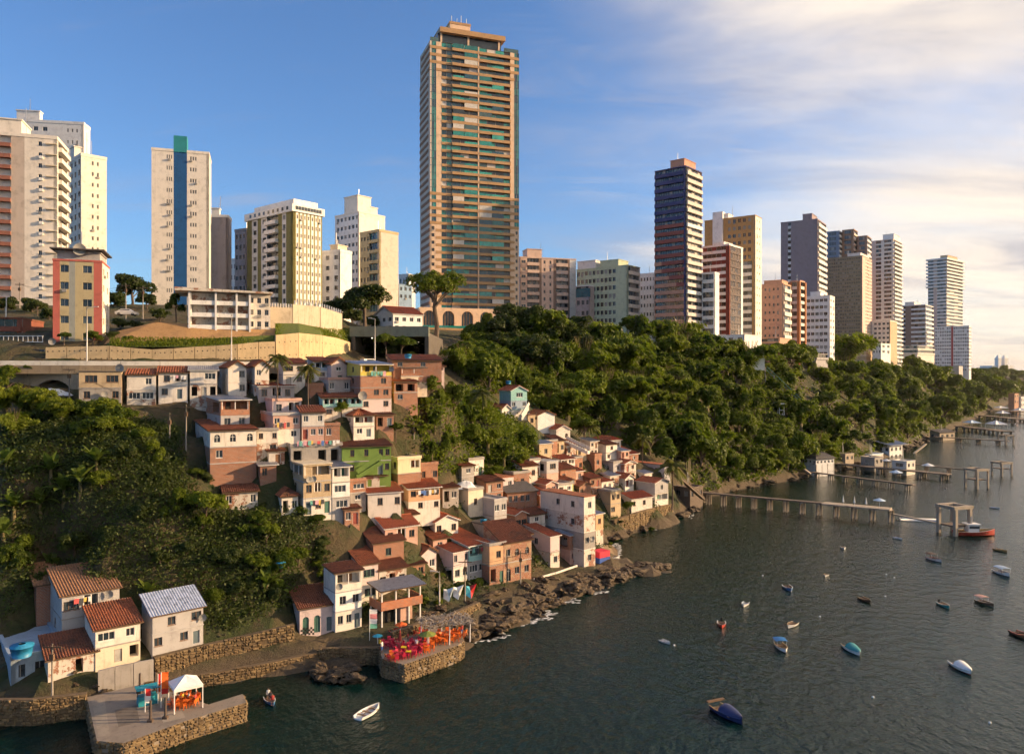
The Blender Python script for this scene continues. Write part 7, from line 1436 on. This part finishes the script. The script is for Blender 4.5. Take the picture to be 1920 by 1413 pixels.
# people: one continuous skinned body per pose
def body(pose):
    V_ = dict(pel=(0, 0, .95), sp=(0, -.01, 1.15), ch=(0, 0, 1.36), nk=(0, .0, 1.5), hd=(0, -.02, 1.62), ht=(0, -.01, 1.74), sl=(-.17, 0, 1.42), el=(-.24, .03, 1.16), hl=(-.24, -.08, .94), sr=(.17, 0, 1.42), er=(.24, .03, 1.16), hr=(.24, -.08, .94),
              ll=(-.09, 0, .9), kl=(-.1, -.02, .5), fl=(-.1, .02, .08), tl=(-.1, -.14, .04), lr=(.09, 0, .9), kr=(.1, -.02, .5), fr=(.1, .02, .08), tr=(.1, -.14, .04))
    if pose == 'sit':
        for k in V_:
            x, y, z = V_[k]
            if k in ('kl', 'kr'): V_[k] = (x, -.42, .5)
            elif k in ('fl', 'fr'): V_[k] = (x, -.40, .08)
            elif k in ('tl', 'tr'): V_[k] = (x, -.55, .04)
            elif k in ('hl', 'hr'): V_[k] = (x * .8, -.3, z - .38)
            else: V_[k] = (x, y, z - .43)
    rad = dict(pel=.14, sp=.125, ch=.145, nk=.055, hd=.095, ht=.075, sl=.065, el=.045, hl=.032, sr=.065, er=.045, hr=.032, ll=.09, kl=.06, fl=.042, tl=.03, lr=.09, kr=.06, fr=.042, tr=.03)
    E = 'pel-sp sp-ch ch-nk nk-hd hd-ht ch-sl sl-el el-hl ch-sr sr-er er-hr pel-ll ll-kl kl-fl fl-tl pel-lr lr-kr kr-fr fr-tr'.split(); ks = list(V_)
    me = bpy.data.meshes.new('b'); me.from_pydata([V_[k] for k in ks], [tuple(ks.index(x) for x in e.split('-')) for e in E], []); o = bpy.data.objects.new('b', me); COL.objects.link(o)
    m = o.modifiers.new('s', 'SKIN'); o.modifiers.new('d', 'SUBSURF').levels = 1
    for i, k in enumerate(ks): me.skin_vertices[0].data[i].radius = (rad[k], rad[k])
    me.skin_vertices[0].data[0].use_root = True
    r = bpy.data.meshes.new_from_object(o.evaluated_get(bpy.context.evaluated_depsgraph_get())); bpy.data.objects.remove(o); r.name = 'person'
    dz = .43 if pose == 'sit' else 0; r.materials.clear()
    for _ in range(4): r.materials.append(WPAINT)
    for p in r.polygons:
        c = p.center; z = c.z + dz; p.use_smooth = True
        leg = z < .98 if pose != 'sit' else (c.y < -.12 and c.z < .62 or c.z < .55)
        p.material_index = 3 if z > 1.66 or (z > 1.56 and c.y > .02) else (0 if z > 1.5 or abs(c.x) > .215 and z < 1.3 or (leg and (c.z < .45)) else (2 if leg else 1))
    return r
BODY = dict(stand=body('stand'), sit=body('sit')); SK = [flat((.16, .075, .04), .6), flat((.25, .13, .08), .6)]; CL = [flat(c, .8) for c in ((.7, .68, .65), (.05, .12, .35), (.5, .06, .05), (.04, .04, .05), (.7, .45, .05), (.1, .3, .25))]; HAIR = flat((.015, .01, .008), .7)
def person(p, pose, top, bot, lab, rz): o = link('person', BODY[pose], None, p, R(rz)); objmat(o, rnd.choice(SK), CL[top], CL[bot], HAIR); tag(o, lab, 'person')
person(G(716, 1224, 2.4), 'stand', 0, 1, 'person in white shirt and blue shorts standing at the left end of the terrace', 60); person(G(712, 1219, 2.4), 'stand', 4, 3, 'person in yellow shirt standing beside the turquoise parasol', -40); person(G(781, 1219, 2.4), 'stand', 0, 2, 'person in white top and red shorts among the crimson tables', 10); person(G(765, 1207, 2.4), 'stand', 2, 3, 'person in red shirt and black shorts near the folded red parasol', 100); person(G(866, 1192, 2.4), 'stand', 2, 1, 'person in red shirt at the right tip of the terrace', 200)
person(G(328, 1319, 2.2), 'stand', 0, 3, 'person in white shirt standing left of the canopy tent', 30); person(G(343, 1317, 2.22), 'sit', 4, 3, 'person in yellow shirt seated under the canopy tent', 80); person(G(354, 1316, 2.22), 'sit', 0, 1, 'person in white shirt seated under the canopy tent', -60); person(G(366, 1319, 2.22), 'sit', 2, 3, 'person in red shirt seated at the right under the canopy tent', -100); person(G(272, 1320, 2.2), 'stand', 5, 3, 'person in green shirt beside the turquoise stall on the pier', 120)
for i, (x, t_) in enumerate(((-1.2, 0), (0, 3), (1.1, 2))): w_ = b3.matrix_basis @ Vector((x / 3.4, 0, .02)); person((w_.x, w_.y, .12), 'sit', t_, 3, ['person in white shirt in the stern of the blue boat', 'person in black shirt in the middle of the blue boat', 'person in red shirt in the bow of the blue boat'][i], -75 + 90)
# pier things
p = G(276, 1318, 2.2); st = empty('beach_stall', p, R(35)); tag(st, 'turquoise covered drinks stall on the stone pier', 'stall')
q = MB(); q.box(-1, 1, -.6, .6, 0, 1.0); q.build('counter', flat((.02, .28, .34), .6), st); q = MB(); q.box(-1.2, 1.3, -.8, .8, 1.85, 1.95); q.build('cover', flat((.02, .32, .40), .6), st)
for x in (-1, 1): q = MB(); q.box(x - .04, x + .04, -.04, .04, 1, 1.85); q.build('post', WOOD, st)
def flag(name, lab, p, h, w, cols, th=30):
    e = empty(name, p, R(th)); tag(e, lab, 'flag'); q = MB(); q.tube([(0, 0, 0), (0, 0, h)], .05, 6); q.build('pole', WPAINT, e); q = MB(); n = 8; k = len(cols)
    for i in range(n):
        z0, z1 = h - h * .62 * i / n, h - h * .62 * (i + 1) / n; y0, y1 = .1 * math.sin(i), .1 * math.sin(i + 1); q.quad((.05, 0, z0), (w, y0, z0 - .1), (w * .9, y1, z1 - .1), (.05, 0, z1), i * k // n)
    q.build('cloth', cols, e)
ORG = flat((.80, .13, .01), .7); REDC = flat((.50, .02, .02), .7)
flag('feather_flag', 'tall orange and red feather flag on the stone pier', G(302, 1326, 2.2), 4.0, .8, [ORG, ORG, REDC]); flag('feather_flag', 'second red feather flag behind the orange one', G(296, 1318, 2.2), 3.4, .7, [REDC, ORG]); flag('feather_flag', 'short white and red flag by the turquoise stall', G(272, 1334, 2.2), 2.6, .6, [REDC, CLW]); flag('flag_pole', 'pole with white, pink and green flags at the terrace steps', G(693, 1200, 2.4), 4.4, 1.1, [CLW, flat((.7, .25, .25), .7), CLW, flat((.2, .55, .40), .7)], 15)
for px, py in ((282, 1352), (310, 1346), (262, 1298), (291, 1296)): q = MB(); q.tube([(0, 0, 0), (.02, 0, 2.3)], [.15, .12], 7); q.box(-.26, .26, -.26, .26, 0, .25); o = q.build('mooring_post', flat((.10, .07, .05), .8)); o.location = G(px, py, 2.2); tag(o, 'dark wooden mooring post on the stone pier', 'post', 'posts on the pier')
# banners
for i, (px, py, cols) in enumerate(((840, 1112, (CLW, CLB)), (858, 1108, (CLW, CLW)), (882, 1106, (flat((.05, .35, .50), .7), REDC)))):
    p = P(px, py, 123); s = 123 / F; w, hh = 11 * s, 15 * s; q = MB(); b_ = lambda x, z: (x * w, .35 * math.sin(x * 3 + z * 2), z * hh)
    q.add([b_(-1, .7), b_(0, .45), b_(1, .8), b_(.75, -.5), b_(0, -1), b_(-.8, -.55), b_(0, -.1)], [(0, 1, 6), (0, 6, 5), (5, 6, 4)], 0); q.add([b_(-1, .7), b_(0, .45), b_(1, .8), b_(.75, -.5), b_(0, -1), b_(-.8, -.55), b_(0, -.1)], [(1, 2, 6), (2, 3, 6), (3, 4, 6)], 1)
    o = q.build('banner', list(cols)); o.location = p; o.rotation_euler = (0, 0, R(30)); tag(o, ['white and pale blue sail cloth hanging by the shore path', 'white sail cloth between the pale blue and the red banner', 'blue and red banner hanging beside two white sail cloths'][i], 'banner')
st = empty('market_stall', G(1126, 1058, 1.4), R(40)); tag(st, 'small stall with bright red cover and blue crates on the reef', 'stall'); q = MB(); q.box(-1.5, 1.5, -1.2, 1.2, 1.7, 2.9); q.build('cover', flat((.60, .02, .05), .6), st); q = MB(); q.box(-1.5, 1.5, -1.2, 1.2, -.4, 1.65); q.build('base', flat((.02, .08, .35), .6), st)
q = MB(); [q.beam(G(x, y, 2.6) , G(x2, y2, 2.6), .22, .35) for x, y, x2, y2 in ((1000, 1086, 1040, 1074), (1041, 1074, 1082, 1060))]; tag(q.build('path_kerb', WHITE), 'low white kerb wall along the shore path', 'wall')
# outside stairs
def stair(lab, a, b, w, n, mat, face=None):
    root = empty('stair', (0, 0, 0)); tag(root, lab, 'stair'); a, b = Vector(a), Vector(b); d = (b - a) / n; h = Vector((d.x, d.y, 0)); s = Vector((-h.y, h.x, 0)).normalized() * w
    for i in range(n):
        p = a + d * i; z0, z1 = p.z - .6, p.z + d.z; q = MB(); q.hexa([(p.x, p.y, z0), (p.x + h.x, p.y + h.y, z0), (p.x + h.x + s.x, p.y + h.y + s.y, z0), (p.x + s.x, p.y + s.y, z0), (p.x, p.y, z1), (p.x + h.x, p.y + h.y, z1), (p.x + h.x + s.x, p.y + h.y + s.y, z1), (p.x + s.x, p.y + s.y, z1)]); q.build('step', mat, root)
    q = MB(); q.beam(a + Vector((0, 0, .7)) - s * .05, b + Vector((0, 0, .9)) - s * .05, .1, .8); q.build('balustrade', mat, root)
g_, Cg, ag, bg, _ = HB['green house with outside stair and tile roof']; m_ = g_.matrix_basis
stair('green outside stair climbing the front of the green house', m_ @ Vector((bg * .28, -1.1, .1)), m_ @ Vector((bg * .78, -1.1, 2.5)), 1.0, 12, WK['g'])
stair('white stair wall running down from the ridge houses', P(1106, 846, 198), P(1062, 826, 202), 1.2, 10, WHITE); stair('white stair beside the pale green house on the ridge', P(978, 784, 196), P(992, 762, 199), 1.0, 9, WHITE)
# checked mural and lettering on the pink and white house
h_, Cm, am, bm_, sp_ = HB['small pink and white house with green arched doors and checked mural']; q = MB(); k = .28
for i in range(7):
    for j in range(4):
        if (i + j) % 2 == 0: q.box(.12 + i * k, .12 + (i + 1) * k, -.02, .01, .02 + j * k - (i * .02), .02 + (j + 1) * k - (i * .02))
tag(q.build('checked_mural', DARK, h_), kind='stuff')
# tarpaulins
def heap(lab, p, w, d, h, mat, name='tarpaulin'):
    n = 10; q = MB()
    for i in range(n + 1):
        for j in range(n + 1):
            x, y = i / n * 2 - 1, j / n * 2 - 1; z = h * max(0, 1 - x * x * .9) * max(0, 1 - y * y * .9) * (.75 + .4 * mn.noise(Vector((x * 2.2, y * 2.2, w)))) ; q.v.append((x * w / 2, y * d / 2, z))
    q.f = [(i * (n + 1) + j, (i + 1) * (n + 1) + j, (i + 1) * (n + 1) + j + 1, i * (n + 1) + j + 1) for i in range(n) for j in range(n)]; q.m = [0] * len(q.f); o = q.build(name, mat); o.location = p; o.rotation_euler = (0, 0, R(25)); tag(o, lab, 'tarpaulin')
heap('crumpled white tarpaulin under the viaduct arch', P(103, 742, 134), 5.4, 3.5, 1.7, CLW); heap('white tarpaulin heap on the flat roof of the cream house', HP('cream house with tarp', .4, 1.02, -3), 4.6, 4, 1.7, CLW)
# water tanks and dishes
def tank(lab, p, s, mat): e = empty('water_tank', p); tag(e, lab, 'water tank'); q = MB(); q.tube([(0, 0, 0), (0, 0, .75 * s)], [.62 * s, .78 * s], 14); q.build('tub', mat, e, True); q = MB(); q.tube([(0, 0, .76 * s), (0, 0, .86 * s), (0, 0, .95 * s)], [.82 * s, .8 * s, .25 * s], 14); q.build('lid', mat, e, True)
TB = flat((.02, .22, .42), .5)
tank('big blue water tank above the shaded yard at bottom left', P(41, 1230, 92), 1.6, TB)
hl, Cl, al, bl, sl_ = HB['grey block house with black open front under dark roof']
tank('blue water tank on the flat roof behind the stone house', HP('grey block house', .3, 1.02, -2), .8, TB); tank('blue water tank on the roof of the pale green ridge house', HP('pale green four', .2, 1.25, -3), .9, TB); tank('blue water tank above the tunnel side houses', P(765, 672, 147), .9, TB); tank('dark water tank on the small tan ridge house', HP('small tan box', .5, 1.05, -2), .9, flat((.03, .04, .06), .5)); tank('blue water tank in the bushes above the pink and white house', P(526, 1063, 113), .9, TB)
yd = lowb('shed', 'turquoise walled shaded yard shed at bottom left', -40, 20, 76, 1236, 1290, 92, 40, 1, 0, 3, WK['s'], None, 'shed')
dm = MB(); n = 12
for r_, z in ((0, .0), (.25, .03), (.5, .14)): dm.v += [(r_ * math.cos(2 * math.pi * i / n), -z * 1.0, r_ * math.sin(2 * math.pi * i / n)) for i in range(n)]
dm.f = [(k * n + i, k * n + (i + 1) % n, (k + 1) * n + (i + 1) % n, (k + 1) * n + i) for k in range(2) for i in range(n)]; dm.m = [0] * len(dm.f); dm.beam((0, .0, -.05), (0, .35, -.5), .06, .06); dm.beam((0, -.1, 0), (0, -.5, .05), .03, .03); DISH = dm.mesh('satellite_dish', flat((.30, .29, .27), .7), True)
DS = [(HP('ochre house', .15, .72), 1), (HP('ochre house', .32, .72), 1), (HP('white three storey', .1, .78), 1), (P(225, 690, 135), 1.5), (HP('grey beige', .6, .3), 1), (HP('turquoise veranda', .98, 1.1), 1.7), (HP('grey house with blue', .97, .72), 1), (HP('grey house with wide', .8, .9), 1.1), (P(98, 640, 150), 1.4), (HP('house with aqua', .95, .72), 1), (P(149, 468, 154), 2.4), (HP('tall brick', .98, .9), 1), (HP('big white block', .6, .4), 1), (HP('white house with many' if 0 else 'lime green', .8, .9), 1)]
for p_, s in DS: tag(link('satellite_dish', DISH, None, p_, R(20 + rnd.uniform(-20, 30)), (s, s, s)), 'grey satellite dish fixed to a hillside building', 'satellite dish', 'satellite dishes')
# street lamps, poles and wires
def lamp(lab, p, h, arm=1.6, th=180): e = empty('street_lamp', p, R(th)); tag(e, lab, 'street lamp', 'street lamps'); q = MB(); q.tube([(0, 0, 0), (0, 0, h)], [.14, .08], 7); q.build('pole', flat((.62, .58, .52), .5), e, True); q = MB(); q.beam((0, 0, h - .1), (arm, 0, h + .1), .09, .09); q.box(arm - .2, arm + .5, -.12, .12, h + .05, h + .18); q.build('lamp_head', WPAINT, e)
lamp('tall street lamp in front of the red and yellow block', P(163, 682, 141.5), (682 - 576) * 141.5 / F, th=0); lamp('street lamp in front of the white terrace building', P(434, 682, 149.5), (682 - 588) * 149.5 / F, th=160); lamp('street lamp before the tunnel mouth', P(703, 682, 172), (682 - 597) * 172 / F, 1.0)
lamp('street lamp on the shore path near the hanging banners', G(824, 1134, 2.8), 5.4, 1.0, 180)
def upole(lab, p, h, w=.13): e = empty('utility_pole', p); tag(e, lab, 'utility pole', 'utility poles'); q = MB(); q.tube([(0, 0, -1), (0, 0, h)], [w, w * .7], 7); q.build('pole', flat((.30, .26, .21), .8), e, True); q = MB(); q.box(-1.1, 1.1, -.06, .06, h - .5, h - .36); q.box(-.25, .25, -.25, .1, h - 1.9, h - 1.2); q.build('cross_arm', WOOD, e); return Vector(p) + Vector((0, 0, h - .4))
UP = [upole('utility pole in front of the viaduct arch', P(130, 762, 133), (762 - 688) * 133 / F), upole('utility pole left of the brick house with sheet roof terrace', P(349, 840, 124), (840 - 758) * 124 / F), upole('bare grey post on the left slope', P(318, 815, 125), 3.6), upole('utility pole above the green house at the spur', P(776, 838, DF(776, 838)), 4.6), upole('utility pole between the ridge houses', P(1005, 805, 200), 4.5), upole('utility pole by the stone house on the shore path', G(976, 1096, 2.6), 6), upole('utility pole at the low white house at bottom left', P(98, 1296, 90), 5.6), upole('utility pole beside the tree right of the red and yellow block', P(236, 590, 175), 7), upole('second pole beside the dark round tree', P(268, 590, 178), 6.6), upole('utility pole before the brown striped tower at left', P(37, 570, 180), 5), upole('utility pole by the banners', G(872, 1122, 2.8), 6.5)]
wr = MB()
def wire(a, b, sag): wr.tube([a.lerp(b, t / 8) + Vector((0, 0, -sag * 4 * (t / 8) * (1 - t / 8))) for t in range(9)], .022, 4, cap=False)
for i, j, s in ((0, 1, 1.2), (7, 8, .8), (5, 10, .7), (1, 2, .5), (9, 7, 1.5), (3, 4, 1.5)): wire(UP[i], UP[j], s); wire(UP[i] + Vector((.7, 0, -.3)), UP[j] + Vector((.7, 0, -.3)), s * 1.2)
for a, b in (((1, P(470, 745, 128)),), ((1, P(362, 806, 121)),), ((5, P(945, 1040, 137)),), ((5, P(1046, 1030, 149)),), ((10, P(818, 1060, 127)),), ((6, P(180, 1200, 95)),), ((0, P(150, 700, 137)),)) and [(k, v) for ((k, v),) in (((1, P(470, 745, 128)),), ((1, P(362, 806, 121)),), ((5, P(945, 1040, 137)),), ((5, P(1046, 1030, 149)),), ((10, P(818, 1060, 127)),), ((6, P(180, 1200, 95)),), ((0, P(150, 700, 137)),))]: wire(UP[a], b, .5)
tag(wr.build('overhead_wires', DARK), 'thin overhead wires sagging between poles and houses', 'wires')
# cars
def car(lab, p, th, c, van=False, name='parked_car'):
    e = empty(name, p, R(th)); tag(e, lab, 'van' if van else 'car'); top = 1.9 if van else 1.42; prof = [(-2.1, .3), (2.1, .3), (2.15, .75), (1.3, .9)] + ([(1.0, top), (-2.0, top)] if van else [(.6, top), (-1.0, top), (-1.7, .95)]) + [(-2.15, .85)]
    q = MB(); n = len(prof)
    for y in (-.85, .85): q.v += [(x, y * (.86 if z > 1 else 1), z) for x, z in prof]
    q.f = [tuple(range(n)), tuple(reversed(range(n, 2 * n)))] + [(i, (i + 1) % n, (i + 1) % n + n, i + n) for i in range(n)]; q.m = [0] * len(q.f); q.build('body', c, e)
    q = MB(); q.box(-1.2, .7, -.80, .80, .98, top - .12); q.build('windows', GLASS, e)
    for x in (-1.35, 1.35):
        for y in (-.85, .72): q = MB(); q.tube([(x, y, .33), (x, y + .16, .33)], .33, 12); q.build('wheel', DARK, e, False)
car('dark car on the road beside the curved retaining wall', P(575, 687, 159), 25, flat((.03, .03, .035), .25)); car('white van at the road bend before the tunnel', P(693, 688, 180), 45, WPAINT, True); car('silver car behind the white van', P(672, 688, 178), 40, flat((.4, .4, .4), .3, .5)); car('white car parked above the earth bank', P(238, 592, 163), 10, WPAINT)
# laundry
LC = [flat(c, .85) for c in ((.75, .74, .72), (.6, .1, .1), (.1, .2, .5), (.7, .45, .1), (.15, .4, .35), (.65, .35, .4), (.06, .06, .07))]
def laundry(lab, a, b, n):
    e = empty('washing_line', (0, 0, 0)); tag(e, lab, 'laundry'); a, b = Vector(a), Vector(b); q = MB(); q.tube([a, a.lerp(b, .5) - Vector((0, 0, .12)), b], .015, 4); q.build('line', WPAINT, e); d = (b - a).normalized()
    for i in range(n):
        p = a.lerp(b, (i + .5) / n) - Vector((0, 0, .08)); w = rnd.uniform(.3, .6); h = rnd.uniform(.5, 1.0); q = MB(); sw = rnd.uniform(-.12, .12); q.add([p - d * w / 2, p + d * w / 2, p + d * w / 2 * .9 - Vector((0, sw, h)), p - d * w / 2 * .9 - Vector((0, sw, h)), p - d * w / 2 + Vector((0, .02, 0)), p + d * w / 2 + Vector((0, .02, 0)), p + d * w / 2 * .9 - Vector((0, sw - .02, h)), p - d * w / 2 * .9 - Vector((0, sw - .02, h))], [(0, 1, 2, 3), (7, 6, 5, 4), (0, 3, 7, 4), (1, 5, 6, 2), (3, 2, 6, 7)]); q.build('garment', rnd.choice(LC), e)
for key, u0, u1, z, n, lab in (('unfinished concrete', .12, .42, 1.32, 7, 'laundry on the terrace of the unfinished concrete frame house'), ('unfinished concrete', .5, .95, 1.3, 6, 'second row of laundry on the concrete terrace'), ('house with brick balcony', .28, .95, .93, 8, 'laundry hanging on the brick balcony house'), ('tall brick house', .3, .8, .86, 5, 'laundry on the veranda of the tall brick house'),
    ('ochre house', .2, .7, .3, 5, 'laundry by the doors of the ochre house'), ('grey house with wide brown', .2, .5, .93, 4, 'orange and white laundry on the grey house veranda at bottom left'), ('white house with upstairs', .5, .95, .93, 5, 'clothes hung along the upstairs veranda under the road'), ('pale pink lower block', .1, .6, .75, 4, 'pink washing on the lower wall of the stepped house'), ('house with aqua', .1, .9, .93, 4, 'yellow washing on the aqua balcony')):
    laundry(lab, HP(key, u0, z), HP(key, u1, z), n)
# stilts of the concrete cube house
h_, Cc, ac, bc, _ = HB['concrete cube house standing on stilts over the stone wall']
for x in (.15, bc - .15):
    for y in (.15, ac * .5): q = MB(); q.box(x - .15, x + .15, y - .15, y + .15, -5.5, -2.4); q.build('stilt', CONC, h_)
# church far away on the headland
c0 = P(1872, 694, 1500); ch = empty('church', c0, R(20)); tag(ch, 'far white church with two towers on the headland', 'church')
for x in (0, 17): q = MB(); q.box(x, x + 8, 0, 8, -8, 22); q.box(x - .6, x + 8.6, -.6, 8.6, 22, 23); q.add([(x, 0, 23), (x + 8, 0, 23), (x + 8, 8, 23), (x, 8, 23), (x + 4, 4, 31)], [(0, 1, 4), (1, 2, 4), (2, 3, 4), (3, 0, 4)]); q.build('bell_tower', WHITEC, ch)
q = MB(); q.box(-12, 45, 3, 30, -8, 9); q.build('nave', WHITEC, ch)
for i in range(9): tree(P(1842 + i * 11, 706 - (i % 3) * 3, 1320 + 25 * i), 17, 'hazy far tree on the headland near the church', 'headland trees', None, .8)
for i in range(12): tree(P(1836 + i * 8, 722 + (i % 4) * 5, 950 + 20 * i), 12, 'hazy tree on the lower headland slope at the right edge', 'lower headland trees', None, .9)

# yard wall, rubble and patches at bottom left
yw = empty('yard_wall', (0, 0, 0)); tag(yw, 'grey concrete yard wall below the clay tiled house at bottom left', 'wall')
for (p0, y0, D0), (p1, y1, D1) in (((184, 1258, 93.2), (215, 1250, 94.2)), ((216, 1249.5, 94.25), (250, 1243, 95.4)), ((251, 1242.5, 95.4), (288, 1236, 96.8))):
    a, b = P(p0, y0, D0), P(p1, y1, D1); q = MB(); q.hexa([(a.x, a.y, 1.2), (b.x, b.y, 1.2), (b.x - .2, b.y + .3, 1.2), (a.x - .2, a.y + .3, 1.2), a, b, b + Vector((-.2, .3, 0)), a + Vector((-.2, .3, 0))]); q.build('wall_panel', CONC, yw)
for i in range(22): p = G(rnd.uniform(110, 290), rnd.uniform(1276, 1296), 2.6); rock((p.x, p.y, h1(p.x, p.y) + .05), rnd.uniform(.2, .55), 'loose rubble stone on the bank between the houses and the pier', 'rubble by the pier')
for i, (px, py, L_, c) in enumerate(((215, 1283, 4.5, WOOD), (240, 1288, 3.6, STONE2), (190, 1290, 3.0, WOOD))): p = G(px, py, 2.5); z = h1(p.x, p.y) + .12; q = MB(); q.beam((p.x, p.y, z), (p.x + L_ * .85, p.y + L_ * .5, z + .3), .22, .1); tag(q.build('plank', c), ['brown plank lying on the bank above the pier', 'pale beam lying nearest the pier', 'short dark plank left of the other planks'][i], 'plank')
for i, pts in enumerate((((172, 1312), (184, 1380), (206, 1378), (196, 1308)), ((215, 1330), (222, 1362), (262, 1352), (256, 1322)), ((300, 1338), (306, 1354), (348, 1344), (340, 1330)))):
    q = MB(); q.add([tuple(G(x, y, 2.205)) for x, y in pts], [(0, 1, 2, 3)]); tag(q.build('paving_patch', [wall((.30, .25, .19), .9), wall((.16, .13, .10), .9), wall((.33, .28, .22), .8)][i]), ['worn pale paving strip along the left edge of the pier', 'dark repaired patch on the pier paving', 'pale slab in front of the canopy tent'][i], kind='structure')
# ---------------------------------------------------------------- warm sea haze
HAZE = 0.00004
if HAZE:
    q = MB(); q.box(-3020, 12020, -420, 14020, -13, 260); m = bpy.data.materials.new('haze'); m.use_nodes = True; nt = m.node_tree; nt.nodes.clear()
    pv = nt.nodes.new('ShaderNodeVolumePrincipled'); pv.inputs['Color'].default_value = (.95, .88, .80, 1); pv.inputs['Density'].default_value = HAZE; pv.inputs['Anisotropy'].default_value = .7
    mo = nt.nodes.new('ShaderNodeOutputMaterial'); nt.links.new(pv.outputs[0], mo.inputs['Volume']); o = q.build('haze', m); tag(o, 'thin warm haze over the bay', kind='stuff')
